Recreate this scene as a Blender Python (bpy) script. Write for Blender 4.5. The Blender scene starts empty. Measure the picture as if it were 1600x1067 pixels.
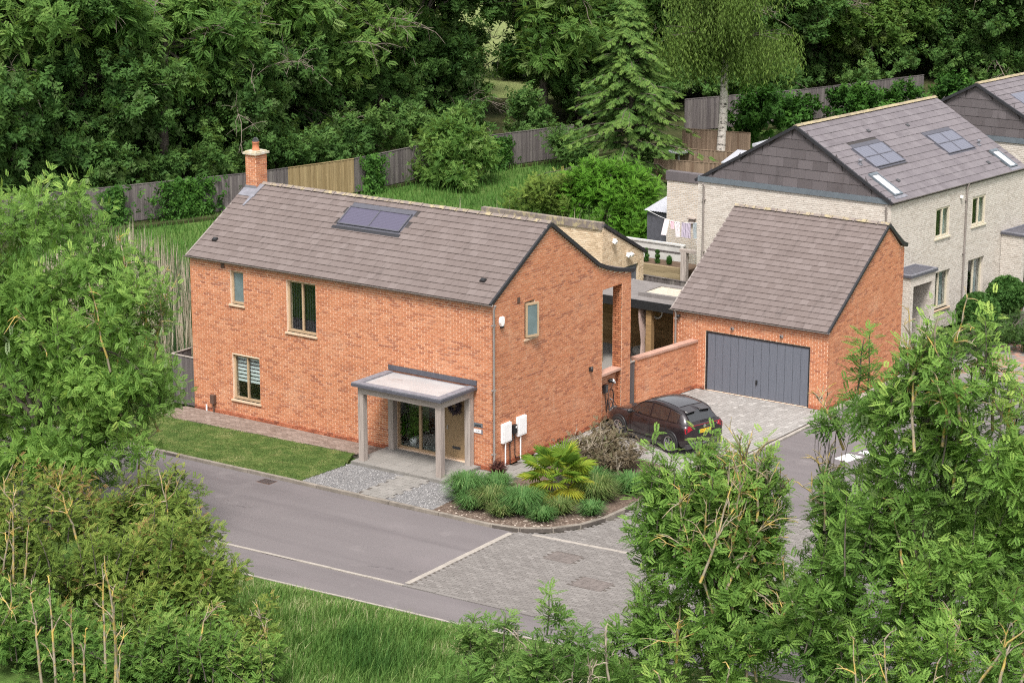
import bpy, math, random
import numpy as np
from mathutils import Vector, Matrix
from mathutils.geometry import tessellate_polygon

scene = bpy.context.scene
COL = scene.collection
rnd = random.Random(11)
RG = np.random.default_rng(5)

# ------------------------------------------------------------------ camera, sky, sun, exposure
CAM = np.array([38.58, -54.03, 21.07])
cd = bpy.data.cameras.new("camera"); cam = bpy.data.objects.new("camera", cd); COL.objects.link(cam)
cam.location = CAM; cam.rotation_euler = (math.pi / 2 - 0.2504, 0, 0.611)
cd.sensor_width = 36.0; cd.lens = 3561.4 / 1600 * 36.0; cd.clip_start = 1.0; cd.clip_end = 2000.0
scene.camera = cam

SUN_EL, SUN_AZ = math.radians(58), math.radians(150)      # azimuth: direction the light comes from, clockwise from +Y
world = bpy.data.worlds.new("World"); scene.world = world; world.use_nodes = True
wn = world.node_tree; bg = wn.nodes["Background"]
sky = wn.nodes.new("ShaderNodeTexSky"); sky.sky_type = 'NISHITA'; sky.sun_disc = False
sky.sun_elevation = SUN_EL; sky.sun_rotation = SUN_AZ; sky.dust_density = 4.0; sky.air_density = 1.0; sky.ozone_density = 1.0
hs = wn.nodes.new("ShaderNodeHueSaturation"); hs.inputs["Saturation"].default_value = 0.12   # cloud cover: the sky is nearly white
wn.links.new(sky.outputs[0], hs.inputs["Color"]); wn.links.new(hs.outputs[0], bg.inputs["Color"])
bg.inputs["Strength"].default_value = 0.085
sl = bpy.data.lights.new("sun", 'SUN'); sl.energy = 1.5; sl.angle = math.radians(13); sl.color = (1.0, 0.95, 0.88)
sun = bpy.data.objects.new("sun", sl); COL.objects.link(sun)
sdir = Vector((math.sin(SUN_AZ) * math.cos(SUN_EL), math.cos(SUN_AZ) * math.cos(SUN_EL), math.sin(SUN_EL)))
sun.rotation_euler = sdir.to_track_quat('Z', 'Y').to_euler()
sun.location = (0, -20, 60)
scene.view_settings.view_transform = 'Standard'; scene.view_settings.look = 'None'
scene.view_settings.exposure = 1.62; scene.view_settings.gamma = 1.0; scene.view_settings.use_curve_mapping = False
scene.cycles.use_denoising = False; scene.cycles.filter_width = 1.15
scene.cycles.max_bounces = 9; scene.cycles.diffuse_bounces = 7; scene.cycles.transparent_max_bounces = 8
scene.cycles.caustics_reflective = False; scene.cycles.caustics_refractive = False

# ------------------------------------------------------------------ mesh helpers
def V(*a): return np.array(a, float)
def unit(a):
    a = np.asarray(a, float); return a / (np.linalg.norm(a) + 1e-12)

def mesh_np(name, verts, faces, tint=None, smooth=False):
    """verts (n,3); faces: (m,k) array or a list of arrays of differing width"""
    me = bpy.data.meshes.new(name)
    if not isinstance(faces, list): faces = [faces]
    faces = [np.asarray(f, np.int32) for f in faces if len(f)]
    nf = sum(len(f) for f in faces); nl = sum(f.size for f in faces)
    me.vertices.add(len(verts)); me.vertices.foreach_set("co", np.asarray(verts, np.float32).ravel())
    me.loops.add(nl); me.loops.foreach_set("vertex_index", np.concatenate([f.ravel() for f in faces]))
    me.polygons.add(nf)
    tot = np.concatenate([np.full(len(f), f.shape[1], np.int32) for f in faces])
    st = np.zeros(nf, np.int32); st[1:] = np.cumsum(tot)[:-1]
    me.polygons.foreach_set("loop_start", st)
    me.polygons.foreach_set("use_smooth", np.full(nf, bool(smooth)))
    me.update(calc_edges=True)
    if tint is not None:
        at = me.attributes.new("tint", 'FLOAT', 'FACE'); at.data.foreach_set("value", np.asarray(tint, np.float32))
    return me

def link(name, me, parent=None, loc=(0, 0, 0), mat=None, **props):
    o = bpy.data.objects.new(name, me); COL.objects.link(o)
    if mat is not None and me is not None and len(me.materials) == 0: me.materials.append(mat)
    if parent is not None: o.parent = parent
    o.location = loc
    for k, v in props.items(): o[k] = v
    return o

def thing(name, label, cat, loc=(0, 0, 0), group=None, rotz=0, scale=1):
    o = bpy.data.objects.new(name, None); COL.objects.link(o); o.location = loc; o.empty_display_size = .3
    o.rotation_euler = (0, 0, rotz); o.scale = (scale,) * 3 if np.isscalar(scale) else scale
    o["label"] = label; o["category"] = cat
    if group: o["group"] = group
    return o

def tag(o, label, cat, group=None):
    o["label"] = label; o["category"] = cat
    if group: o["group"] = group
    return o

class MB:
    def __init__(s): s.v = []; s.f = {}; s.t = {}; s.n = 0
    def add(s, verts, faces, tint=0.0):
        verts = np.asarray(verts, float).reshape(-1, 3)
        for f in faces:
            s.f.setdefault(len(f), []).append([i + s.n for i in f]); s.t.setdefault(len(f), []).append(tint)
        s.v.append(verts); s.n += len(verts); return s
    def bulk(s, verts, faces, tint):
        verts = np.asarray(verts, float).reshape(-1, 3); faces = np.asarray(faces)
        k = faces.shape[1]
        s.f.setdefault(k, []).extend((faces + s.n).tolist()); s.t.setdefault(k, []).extend(np.broadcast_to(tint, len(faces)).tolist())
        s.v.append(verts); s.n += len(verts); return s
    def box(s, x0, x1, y0, y1, z0, z1, tint=0.0):
        v = [(x0, y0, z0), (x1, y0, z0), (x1, y1, z0), (x0, y1, z0), (x0, y0, z1), (x1, y0, z1), (x1, y1, z1), (x0, y1, z1)]
        return s.add(v, BOXF, tint)
    def obox(s, c, a, b, d, tint=0.0):
        """centre and three half-extent vectors"""
        c, a, b, d = map(lambda q: np.asarray(q, float), (c, a, b, d))
        v = [c - a - b - d, c + a - b - d, c + a + b - d, c - a + b - d, c - a - b + d, c + a - b + d, c + a + b + d, c - a + b + d]
        return s.add(v, BOXF, tint)
    def beam(s, p, q, w, h, up=(0, 0, 1), tint=0.0):
        p, q = np.asarray(p, float), np.asarray(q, float); d = (q - p) / 2; t = unit(d)
        sd = np.cross(t, up); sd = unit(sd) if np.linalg.norm(sd) > 1e-6 else V(1, 0, 0)
        u = np.cross(sd, t)
        return s.obox((p + q) / 2, d, sd * w / 2, u * h / 2, tint)
    def tube(s, pts, rad, n=6, tint=0.0, cap=True):
        pts = np.asarray(pts, float); m = len(pts)
        rad = np.full(m, rad) if np.isscalar(rad) else np.asarray(rad, float)
        T = np.gradient(pts, axis=0); ref = V(0.31, 0.17, 1) if abs(unit(T[0])[2]) < .9 else V(1, .2, 0)
        vs = []; ang = np.arange(n) * 2 * math.pi / n
        for i in range(m):
            t = unit(T[i]); a = unit(np.cross(ref, t)); b = np.cross(t, a)
            vs.append(pts[i] + rad[i] * (np.cos(ang)[:, None] * a + np.sin(ang)[:, None] * b))
        fs = [(i * n + j, i * n + (j + 1) % n, (i + 1) * n + (j + 1) % n, (i + 1) * n + j) for i in range(m - 1) for j in range(n)]
        s.add(np.concatenate(vs), fs, tint)
        if cap:
            for vsi in (vs[0][::-1], vs[-1]): s.add(vsi, [tuple(range(n))], tint)
        return s
    def lathe(s, prof, c=(0, 0, 0), n=16, tint=0.0, cap=True):
        c = np.asarray(c, float); ang = np.arange(n) * 2 * math.pi / n
        vs = np.concatenate([np.stack([c[0] + r * np.cos(ang), c[1] + r * np.sin(ang), np.full(n, c[2] + z)], 1) for r, z in prof])
        fs = [(i * n + j, i * n + (j + 1) % n, (i + 1) * n + (j + 1) % n, (i + 1) * n + j) for i in range(len(prof) - 1) for j in range(n)]
        s.add(vs, fs, tint); k = (len(prof) - 1) * n
        if not cap: return s
        s.add(vs[k:k + n], [tuple(range(n))], tint); return s
    def poly(s, pts, tint=0.0): return s.add(pts, [tuple(range(len(pts)))], tint)
    def slab(s, poly2, z0, z1, tint=0.0):
        """horizontal polygon with thickness"""
        n = len(poly2)
        if sum(poly2[i][0] * poly2[(i + 1) % n][1] - poly2[(i + 1) % n][0] * poly2[i][1] for i in range(n)) < 0: poly2 = poly2[::-1]
        v = [(x, y, z0) for x, y in poly2] + [(x, y, z1) for x, y in poly2]
        f = [(i, (i + 1) % n, n + (i + 1) % n, n + i) for i in range(n)]
        for t in tessellate_polygon([[Vector((x, y, 0)) for x, y in poly2]]):
            a, b, c = [Vector((*poly2[k], 0)) for k in t]
            if (b - a).cross(c - a).z < 0: t = t[::-1]
            f.append(tuple(n + k for k in t))
        return s.add(v, f, tint)
    def mesh(s, name="m", smooth=False):
        ks = sorted(s.f)
        return mesh_np(name, np.concatenate(s.v), [np.array(s.f[k]) for k in ks], np.concatenate([np.array(s.t[k], float) for k in ks]), smooth)
    def build(s, name, mat, parent=None, smooth=False, loc=None, **props):
        if loc is None: loc = (0, 0, 0) if parent is None or parent.parent is not None else tuple(-parent.location)
        return link(name, s.mesh(name, smooth), parent, loc, mat, **props)
BOXF = [(0, 3, 2, 1), (4, 5, 6, 7), (0, 1, 5, 4), (1, 2, 6, 5), (2, 3, 7, 6), (3, 0, 4, 7)]

def box(name, mat, parent, x0, x1, y0, y1, z0, z1, **props):
    return MB().box(x0, x1, y0, y1, z0, z1).build(name, mat, parent, **props)

# ------------------------------------------------------------------ materials
class NT:
    def __init__(s, name, rough=.8, spec=.3):
        s.m = bpy.data.materials.new(name); s.m.use_nodes = True; s.nt = s.m.node_tree; s.b = s.nt.nodes["Principled BSDF"]
        s.b.inputs["Roughness"].default_value = rough; s.b.inputs["Specular IOR Level"].default_value = spec
    def n(s, t, **kw):
        nd = s.nt.nodes.new("ShaderNode" + t)
        for k, v in kw.items():
            if k.startswith("i_"):
                key = k[2:]; key = int(key) if key.isdigit() else key.replace("_", " ")
                sk = nd.inputs[key]
                if isinstance(v, bpy.types.NodeSocket): s.nt.links.new(v, sk)
                else: sk.default_value = v
            else: setattr(nd, k, v)
        return nd
    def pos(s, scale=(1, 1, 1)):
        g = s.n("NewGeometry"); mp = s.n("Mapping", i_Vector=g.outputs["Position"], i_Scale=scale); return mp.outputs[0]
    def obj(s, scale=(1, 1, 1)):
        g = s.n("TexCoord"); mp = s.n("Mapping", i_Vector=g.outputs["Object"], i_Scale=scale); return mp.outputs[0]
    def noise(s, vec, scale, detail=4, rough=.55):
        return s.n("TexNoise", i_Vector=vec, i_Scale=scale, i_Detail=detail, i_Roughness=rough).outputs["Fac"]
    def ramp(s, fac, stops, interp='LINEAR'):
        r = s.n("ValToRGB", i_Fac=fac); r.color_ramp.interpolation = interp; el = r.color_ramp.elements
        while len(el) < len(stops): el.new(.5)
        for e, (p, c) in zip(el, stops): e.position = p; e.color = (*c, 1) if len(c) == 3 else c
        return r.outputs[0]
    def mix(s, fac, a, b, mode='MIX'):
        nd = s.n("Mix", data_type='RGBA', blend_type=mode)
        for sk, v in ((nd.inputs[0], fac), (nd.inputs[6], a), (nd.inputs[7], b)):
            if isinstance(v, bpy.types.NodeSocket): s.nt.links.new(v, sk)
            else: sk.default_value = v if np.isscalar(v) else (*v, 1)
        return nd.outputs[2]
    def math(s, op, a, b=0.0, clamp=False):
        nd = s.n("Math", operation=op, use_clamp=clamp, i_0=a, i_1=b); return nd.outputs[0]
    def tint(s):
        a = s.n("Attribute", attribute_name="tint"); o = s.n("ObjectInfo")
        return s.math('FRACT', s.math('ADD', a.outputs["Fac"], o.outputs["Random"]))
    def rawtint(s): return s.n("Attribute", attribute_name="tint").outputs["Fac"]
    def col(s, c):
        if isinstance(c, bpy.types.NodeSocket): s.nt.links.new(c, s.b.inputs["Base Color"])
        else: s.b.inputs["Base Color"].default_value = (*c, 1)
        return s
    def bump(s, h, strength=.4, dist=.01):
        b = s.n("Bump", i_Strength=strength, i_Distance=dist, i_Height=h); s.nt.links.new(b.outputs[0], s.b.inputs["Normal"]); return s
    def set(s, **kw):
        for k, v in kw.items():
            sk = s.b.inputs[k.replace("_", " ")]
            if isinstance(v, bpy.types.NodeSocket): s.nt.links.new(v, sk)
            else: sk.default_value = v
        return s

def simple(name, c, rough=.7, spec=.3, var=.12, scale=6.0, metal=0.0):
    t = NT(name, rough, spec); n = t.noise(t.pos(), scale, 5)
    lo = tuple(x * (1 - var) for x in c); hi = tuple(min(1, x * (1 + var)) for x in c)
    t.col(t.ramp(n, [(.3, lo), (.7, hi)])); t.set(Metallic=metal); return t.m

def brick_mat(name, stops, dark, pale, mortar=False):
    t = NT(name, .92, .15); p = t.pos()
    band = t.noise(t.pos((.22, .22, 2.2)), 1.0, 3); blot = t.noise(t.pos((.7, .7, 1.4)), 1.0, 5); fine = t.noise(p, 40, 3)
    if mortar: c = t.ramp(t.noise(p, 3, 4), [(.3, stops[0]), (.7, stops[1])])
    else:
        tt = t.tint(); c = t.ramp(tt, stops)
        burnt = t.math('MULTIPLY', t.ramp(tt, [(.16, (1, 1, 1)), (.30, (0, 0, 0))]), t.ramp(band, [(.40, (.10,) * 3), (.64, (.85,) * 3)]))
        c = t.mix(burnt, c, dark)
    c = t.mix(t.ramp(blot, [(.54, (0, 0, 0)), (.76, (.26, .26, .26))]), c, pale)
    strk = t.noise(t.pos((3.5, 3.5, .35)), 1.0, 5, .6); c = t.mix(t.ramp(strk, [(.58, (0, 0, 0)), (.74, (.30, .30, .30))]), c, pale); c = t.mix(t.ramp(strk, [(.26, (.22, .22, .22)), (.40, (0, 0, 0))]), c, dark)
    c = t.mix(t.ramp(fine, [(.3, (.0,) * 3), (.75, (.18,) * 3)]), c, tuple(x * .55 for x in stops[0][1]) if not mortar else stops[0])
    t.col(c); t.bump(fine, .25, .004); return t.m

MAT = {}
MAT['brick'] = brick_mat("orange brick", [(0, (.40, .148, .074)), (.3, (.445, .172, .086)), (.75, (.475, .194, .099)), (1, (.51, .232, .128))], (.27, .10, .062), (.60, .38, .25))
MAT['mortar'] = brick_mat("pink mortar", [(.72, .53, .39), (.82, .64, .50)], (.8, .75, .7), (.74, .62, .54), True)
MAT['plinth'] = brick_mat("red plinth brick", [(0, (.26, .075, .04)), (.5, (.36, .11, .055)), (1, (.42, .15, .08))], (.16, .06, .04), (.5, .3, .2))
MAT['pale_brick'] = brick_mat("pale grey brick", [(0, (.49, .445, .40)), (.6, (.53, .485, .44)), (1, (.57, .53, .485))], (.44, .395, .35), (.60, .56, .52))
MAT['pale_mortar'] = brick_mat("pale mortar", [(.47, .43, .385), (.52, .475, .43)], (.9, .88, .85), (.5, .46, .4), True)
MAT['cream_brick'] = brick_mat("cream brick", [(0, (.54, .41, .28)), (.6, (.60, .47, .33)), (1, (.66, .54, .40))], (.44, .33, .22), (.72, .62, .5))
MAT['cream_mortar'] = brick_mat("cream mortar", [(.52, .41, .29), (.58, .47, .35)], (.9, .88, .85), (.56, .47, .36), True)

def tile_mat(name, stops, lichen=.0):
    t = NT(name, .75, .3); p = t.pos(); c = t.ramp(t.tint(), stops)
    st = t.noise(t.pos((1.2, 1.2, .5)), 1.0, 5, .65)
    c = t.mix(t.ramp(st, [(.52, (0, 0, 0)), (.75, (.4, .4, .4))]), c, (.66, .63, .63), 'MULTIPLY')
    sk_ = t.noise(t.pos((4.0, .8, .8)), 1.0, 5, .65); c = t.mix(t.ramp(sk_, [(.57, (0, 0, 0)), (.72, (.5, .5, .5))]), c, tuple(x * .45 for x in stops[0][1]))
    f = t.noise(p, 60, 3); c = t.mix(t.ramp(f, [(.4, (0, 0, 0)), (.8, (.22, .22, .22))]), c, (.21, .185, .17))
    if lichen:
        l = t.noise(p, 5, 6, .7); c = t.mix(t.ramp(l, [(.5 - lichen * .2, (0, 0, 0)), (.62, (.8, .8, .8))]), c, (.36, .30, .17))
    t.col(c); t.bump(f, .2, .004); return t.m
MAT['tile'] = tile_mat("brown grey roof tile", [(0, (.122, .096, .090)), (.5, (.132, .105, .099)), (.85, (.141, .113, .107)), (1, (.152, .123, .117))])
MAT['ridge'] = tile_mat("weathered ridge tile", [(0, (.15, .122, .112)), (1, (.20, .165, .15))], .08)
MAT['slate'] = tile_mat("purple grey roof tile", [(0, (.122, .108, .120)), (.5, (.136, .121, .133)), (1, (.152, .136, .148))])
MAT['slate_ridge'] = tile_mat("lichened ridge tile", [(0, (.20, .165, .12)), (1, (.26, .215, .15))], .5)
MAT['cladding'] = tile_mat("dark cladding tile", [(0, (.072, .062, .066)), (.5, (.088, .077, .082)), (1, (.11, .096, .102))])
MAT['underlay'] = simple("roof underlay", (.045, .04, .04), .9)
MAT['lead'] = simple("lead flashing", (.165, .165, .19), .55, .4, .2)
MAT['trim_black'] = simple("black verge trim", (.022, .022, .026), .5, .4)
MAT['gutter'] = simple("grey brown gutter", (.23, .20, .185), .45, .4)
MAT['zinc'] = simple("blue grey fascia", (.105, .125, .145), .45, .5)
MAT['fascia_grey'] = simple("slate grey capping", (.075, .075, .092), .5, .4)
MAT['frame'] = simple("tan painted window frame", (.40, .285, .18), .5, .4, .05)
MAT['frame_cream'] = simple("cream window frame", (.56, .50, .39), .45, .4, .05)
MAT['sill'] = simple("pale tan sill", (.56, .42, .30), .6, .3, .08)
MAT['door_tan'] = simple("tan painted door", (.33, .225, .125), .45, .4, .04, 2)
MAT['white'] = simple("white plastic", (.82, .80, .80), .4, .5, .03)
MAT['black'] = simple("black plastic", (.018, .018, .02), .45, .5)
MAT['dark_metal'] = simple("dark metal", (.05, .05, .055), .4, .5)
MAT['steel'] = simple("brushed steel", (.55, .55, .56), .35, .5, .1, 6, .8)
MAT['vent_brown'] = simple("brown vent", (.10, .06, .045), .7)
MAT['blind'] = simple("pale blind fabric", (.62, .66, .66), .9, .1, .04)
MAT['blind_dark'] = simple("charcoal blind fabric", (.035, .037, .045), .9, .1, .1)
MAT['curtain'] = simple("grey curtain", (.32, .34, .34), .95, .1, .15)
MAT['interior'] = simple("interior plaster", (.42, .41, .38), .95, .1, .05)
MAT['copper'] = simple("terracotta", (.45, .17, .09), .85, .15, .15)
MAT['cap_stone'] = tile_mat("lichened cap stone", [(0, (.50, .46, .41)), (1, (.56, .51, .45))], .45)
MAT['coping'] = brick_mat("pinkish coping", [(0, (.38, .22, .17)), (1, (.46, .28, .22))], (.3, .17, .13), (.55, .42, .36))
MAT['render'] = simple("weathered pale boarding", (.46, .45, .43), .9, .15, .15, 2)
MAT['felt'] = simple("grey roofing felt", (.17, .155, .15), .9, .2, .15, 3)
MAT['white_sheet'] = simple("white corrugated sheet", (.33, .335, .37), .5, .4, .06, 2)

def glass_mat(name, tint=(.93, .96, .96), refl=1.45, rough=.02):
    t = NT(name); nt = t.nt; out = nt.nodes["Material Output"]
    tr = t.n("BsdfTransparent"); tr.inputs[0].default_value = (*tint, 1)
    gl = t.n("BsdfGlossy", i_Roughness=rough); lw = t.n("LayerWeight"); lw.inputs[0].default_value = .5
    fac = t.math('ADD', t.math('MULTIPLY', t.math('POWER', lw.outputs["Facing"], 4.0), .85), .05, True)
    mx = t.n("MixShader"); nt.links.new(fac, mx.inputs[0]); nt.links.new(tr.outputs[0], mx.inputs[1]); nt.links.new(gl.outputs[0], mx.inputs[2])
    nt.links.new(mx.outputs[0], out.inputs[0]); return t.m
MAT['glass'] = glass_mat("window glass")
MAT['glass_frost'] = simple("frosted glass", (.13, .17, .18), .2, .5, .25, 1.3)
MAT['rooflight_glass'] = simple("pale rooflight glass", (.50, .50, .53), .25, .5, .08, 1.5)

def solar_mat(name, c, freq, horiz):
    t = NT(name, .28, .5); w = t.n("TexWave", i_Vector=t.pos(), i_Scale=freq, i_Distortion=1.0 if horiz else .2); w.bands_direction = 'Z' if horiz else 'X'
    t.col(t.ramp(w.outputs["Fac"], [(.3, tuple(x * .82 for x in c)), (.7, c)])); return t.m
MAT['solar'] = solar_mat("lilac solar absorber", (.085, .078, .118), 9, True)
MAT['solar_blue'] = solar_mat("grey blue solar cell", (.14, .145, .185), 5, False)

def wood_mat(name, stops, grain=(30, 30, 1.2)):
    t = NT(name, .9, .15); g = t.noise(t.pos(grain), 1.0, 5, .6); c = t.ramp(t.tint(), stops)
    c = t.mix(t.ramp(g, [(.42, (0, 0, 0)), (.7, (.6, .6, .6))]), c, tuple(x * .45 for x in stops[0][1]))
    t.col(c); t.bump(g, .3, .004); return t.m
MAT['fence_grey'] = wood_mat("weathered grey fence wood", [(0, (.10, .086, .088)), (.5, (.135, .118, .117)), (1, (.185, .165, .158))])
MAT['fence_new'] = wood_mat("new tan fence wood", [(0, (.23, .165, .085)), (.5, (.28, .205, .11)), (1, (.34, .255, .14))])
MAT['fence_brown'] = wood_mat("brown fence wood", [(0, (.15, .10, .07)), (.5, (.20, .145, .105)), (1, (.25, .18, .13))])
MAT['oak'] = wood_mat("silvered oak", [(0, (.30, .25, .225)), (.5, (.38, .33, .30)), (1, (.44, .385, .35))], (22, 22, 1.5))
MAT['oak_h'] = wood_mat("silvered oak beam", [(0, (.33, .28, .25)), (1, (.43, .375, .34))], (1.5, 22, 22))
MAT['timber'] = wood_mat("warm timber", [(0, (.26, .16, .075)), (.5, (.32, .20, .10)), (1, (.38, .25, .13))], (2, 20, 20))
MAT['sleeper'] = wood_mat("sleeper wood", [(0, (.24, .185, .11)), (1, (.33, .26, .16))], (1.2, 16, 16))

def leaf_mat(name, stops, back=None, trans=.46, rough=.55, spec=.08):
    """leaves: ramp over the per-leaf tint; paler undersides; some light comes through"""
    t = NT(name, rough, spec); nt = t.nt; out = nt.nodes["Material Output"]
    c = t.ramp(t.rawtint(), stops)
    n = t.noise(t.pos(), .35, 3); c = t.mix(t.ramp(n, [(.35, (0, 0, 0)), (.7, (.4, .4, .4))]), c, (.72, .85, .6), 'MULTIPLY')
    if back is not None:
        g = t.n("NewGeometry"); c = t.mix(t.math('MULTIPLY', g.outputs["Backfacing"], .7), c, back)
    t.col(c); tl = t.n("BsdfTranslucent"); nt.links.new(t.mix(1.0, c, (1.0, 1.05, .55), 'MULTIPLY'), tl.inputs[0])
    mx = t.n("MixShader"); mx.inputs[0].default_value = trans
    nt.links.new(t.b.outputs[0], mx.inputs[1]); nt.links.new(tl.outputs[0], mx.inputs[2]); nt.links.new(mx.outputs[0], out.inputs[0]); return t.m
MAT['ash'] = leaf_mat("ash leaf", [(0, (0.061, 0.126, 0.028)), (.4, (0.142, 0.255, 0.058)), (.75, (0.243, 0.381, 0.092)), (1, (0.385, 0.488, 0.127))], (0.385, 0.466, 0.289))
MAT['ash_blue'] = leaf_mat("cool ash leaf", [(0, (0.056, 0.116, 0.028)), (.5, (0.121, 0.223, 0.056)), (1, (0.233, 0.360, 0.097))], (0.344, 0.424, 0.248))
MAT['haw'] = leaf_mat("hawthorn leaf", [(0, (0.078, 0.134, 0.027)), (.5, (0.157, 0.230, 0.049)), (.82, (0.246, 0.302, 0.068)), (.95, (0.314, 0.269, 0.088)), (1, (0.269, 0.157, 0.074))], (0.190, 0.224, 0.095))
MAT['haw_green'] = leaf_mat('green scrub leaf', [(0, (0.063, 0.138, 0.031)), (.5, (0.132, 0.241, 0.053)), (.85, (0.207, 0.322, 0.077)), (1, (0.310, 0.356, 0.112))], (0.184, 0.241, 0.112))
MAT['wood_leaf'] = leaf_mat("woodland leaf", [(0, (0.054, 0.120, 0.029)), (.5, (0.114, 0.216, 0.052)), (1, (0.222, 0.330, 0.087))], (0.216, 0.300, 0.102))
MAT['wood_dark'] = leaf_mat("dark woodland leaf", [(0, (0.043, 0.098, 0.028)), (.5, (0.085, 0.171, 0.045)), (1, (0.152, 0.250, 0.070))], (0.146, 0.220, 0.084))
MAT['sycamore'] = leaf_mat("sycamore leaf", [(0, (0.052, 0.109, 0.022)), (.5, (0.109, 0.190, 0.042)), (1, (0.213, 0.299, 0.077))], (0.207, 0.265, 0.112))
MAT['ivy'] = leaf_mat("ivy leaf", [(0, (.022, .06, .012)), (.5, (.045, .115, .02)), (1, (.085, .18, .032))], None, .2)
MAT['conifer'] = leaf_mat("conifer needle", [(0, (0.033, 0.072, 0.019)), (.5, (0.072, 0.138, 0.031)), (1, (0.138, 0.209, 0.048))], None, .15, .6)
MAT['birch_leaf'] = leaf_mat("birch leaf", [(0, (0.066, 0.121, 0.026)), (.5, (0.121, 0.193, 0.042)), (1, (0.198, 0.264, 0.065))], (0.143, 0.198, 0.065))
MAT['laurel'] = leaf_mat("bright laurel leaf", [(0, (.05, .13, .014)), (.5, (.095, .23, .024)), (1, (.17, .33, .044))], (.12, .2, .07))
MAT['box_leaf'] = leaf_mat("clipped box leaf", [(0, (.03, .08, .018)), (.5, (.055, .125, .03)), (1, (.09, .175, .045))], None, .15)
MAT['rose_leaf'] = leaf_mat("hedge leaf", [(0, (.025, .055, .015)), (.5, (.05, .095, .025)), (.92, (.09, .15, .04)), (1, (.5, .48, .33))], None, .25)
MAT['grass_blade'] = leaf_mat("long grass", [(0, (0.040, 0.098, 0.022)), (.45, (0.092, 0.184, 0.042)), (.75, (0.172, 0.253, 0.077)), (1, (0.414, 0.391, 0.238))], None, .3)
MAT['grass_short'] = leaf_mat("mown grass", [(0, (.045, .085, .02)), (.45, (.085, .145, .036)), (.75, (.16, .195, .062)), (1, (.33, .31, .15))], None, .25)
MAT['field_grass'] = leaf_mat("wild grass", [(0, (0.044, 0.110, 0.024)), (.5, (0.077, 0.171, 0.036)), (1, (0.143, 0.231, 0.066))], None, .3)
MAT['reed'] = leaf_mat("dry reed", [(0, (.30, .25, .20)), (.6, (.42, .36, .29)), (1, (.52, .46, .38))], None, .2)
MAT['reed_leaf'] = leaf_mat("reed leaf", [(0, (.04, .085, .035)), (.6, (.07, .13, .055)), (1, (.12, .17, .07))], None, .3)
MAT['orn_grass'] = leaf_mat("ornamental grass", [(0, (0.061, 0.138, 0.042)), (.6, (0.110, 0.220, 0.072)), (1, (0.242, 0.330, 0.132))], None, .3)
MAT['orn_grass_dry'] = leaf_mat('straw tipped grass', [(0, (.06, .11, .035)), (.5, (.13, .19, .06)), (.8, (.24, .27, .11)), (1, (.42, .36, .19))], None, .3)
MAT['palm_leaf'] = leaf_mat("palm frond", [(0, (.10, .20, .035)), (.4, (.22, .33, .05)), (.7, (.42, .43, .06)), (1, (.60, .46, .08))], None, .3)
MAT['brown_leaf'] = leaf_mat("bronze leaf", [(0, (.06, .045, .03)), (.4, (.12, .09, .06)), (.75, (.17, .14, .095)), (1, (.10, .13, .05))], None, .2)
MAT['red_leaf'] = leaf_mat("dark red leaf", [(0, (.05, .02, .02)), (.6, (.10, .04, .035)), (1, (.06, .10, .04))], None, .2)

def bark(name, a, b, lich=None, scale=(6, 6, 1.5)):
    t = NT(name, .95, .1); n = t.noise(t.pos(scale), 1.5, 6, .65); c = t.ramp(n, [(.3, a), (.7, b)])
    if lich: c = t.mix(t.ramp(t.noise(t.pos(), 4.0, 4), [(.46, (0, 0, 0)), (.6, (.85, .85, .85))]), c, lich)
    t.col(c); t.bump(n, .5, .02); return t.m
MAT['bark'] = bark("grey bark", (.05, .042, .034), (.15, .13, .11))
MAT['bark_grey'] = bark('grey dead wood', (.09, .075, .06), (.20, .17, .14))
MAT['bark_pale'] = bark("pale dead twig", (.20, .165, .125), (.36, .31, .25))
MAT['bark_lichen'] = bark("lichened bark", (.17, .14, .10), (.30, .26, .20), (.42, .30, .07))
t = NT("birch bark", .8, .2); n_ = t.noise(t.pos((1.2, 1.2, 3.0)), 1.7, 6, .7); t.col(t.ramp(n_, [(.38, (.03, .026, .022)), (.47, (.52, .47, .43)), (.8, (.66, .62, .58))])); MAT['bark_birch'] = t.m

# grounds
t = NT("asphalt", .93, .2); p = t.pos(); a = t.noise(p, 45, 3, .7); b_ = t.noise(t.pos((.12, .6, 1)), 1.0, 5); c3 = t.noise(p, .35, 5)
c = t.ramp(b_, [(.32, (.124, .110, .113)), (.7, (.155, .139, .142))]); c = t.mix(t.ramp(c3, [(.5, (0, 0, 0)), (.75, (.35, .35, .35))]), c, (.20, .174, .18))
c = t.mix(t.ramp(a, [(.35, (.3, .3, .3)), (.62, (0, 0, 0))]), c, (.09, .08, .083)); 
ag = t.noise(p, 170, 2, .8); c = t.mix(t.ramp(ag, [(.56, (0, 0, 0)), (.72, (.55, .55, .55))]), c, (.30, .27, .275))
wear = t.noise(t.pos((.05, 1.1, 1)), 1.0, 3); c = t.mix(t.ramp(wear, [(.52, (0, 0, 0)), (.66, (.35, .35, .35))]), c, (.085, .075, .079))
vo = t.n("TexVoronoi", feature='DISTANCE_TO_EDGE', i_Vector=t.pos((.16, .22, 1)), i_Scale=1.0); wob = t.noise(p, 2.2, 4); cr = t.math('ADD', vo.outputs["Distance"], t.math('MULTIPLY', t.math('SUBTRACT', wob, .5), .16))
crk = t.math('MULTIPLY', t.ramp(t.math('ABSOLUTE', cr), [(.0, (1, 1, 1)), (.004, (0, 0, 0))]), t.ramp(t.noise(p, .3, 2), [(.52, (0, 0, 0)), (.6, (.8, .8, .8))])); c = t.mix(crk, c, (.05, .044, .046))
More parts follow.
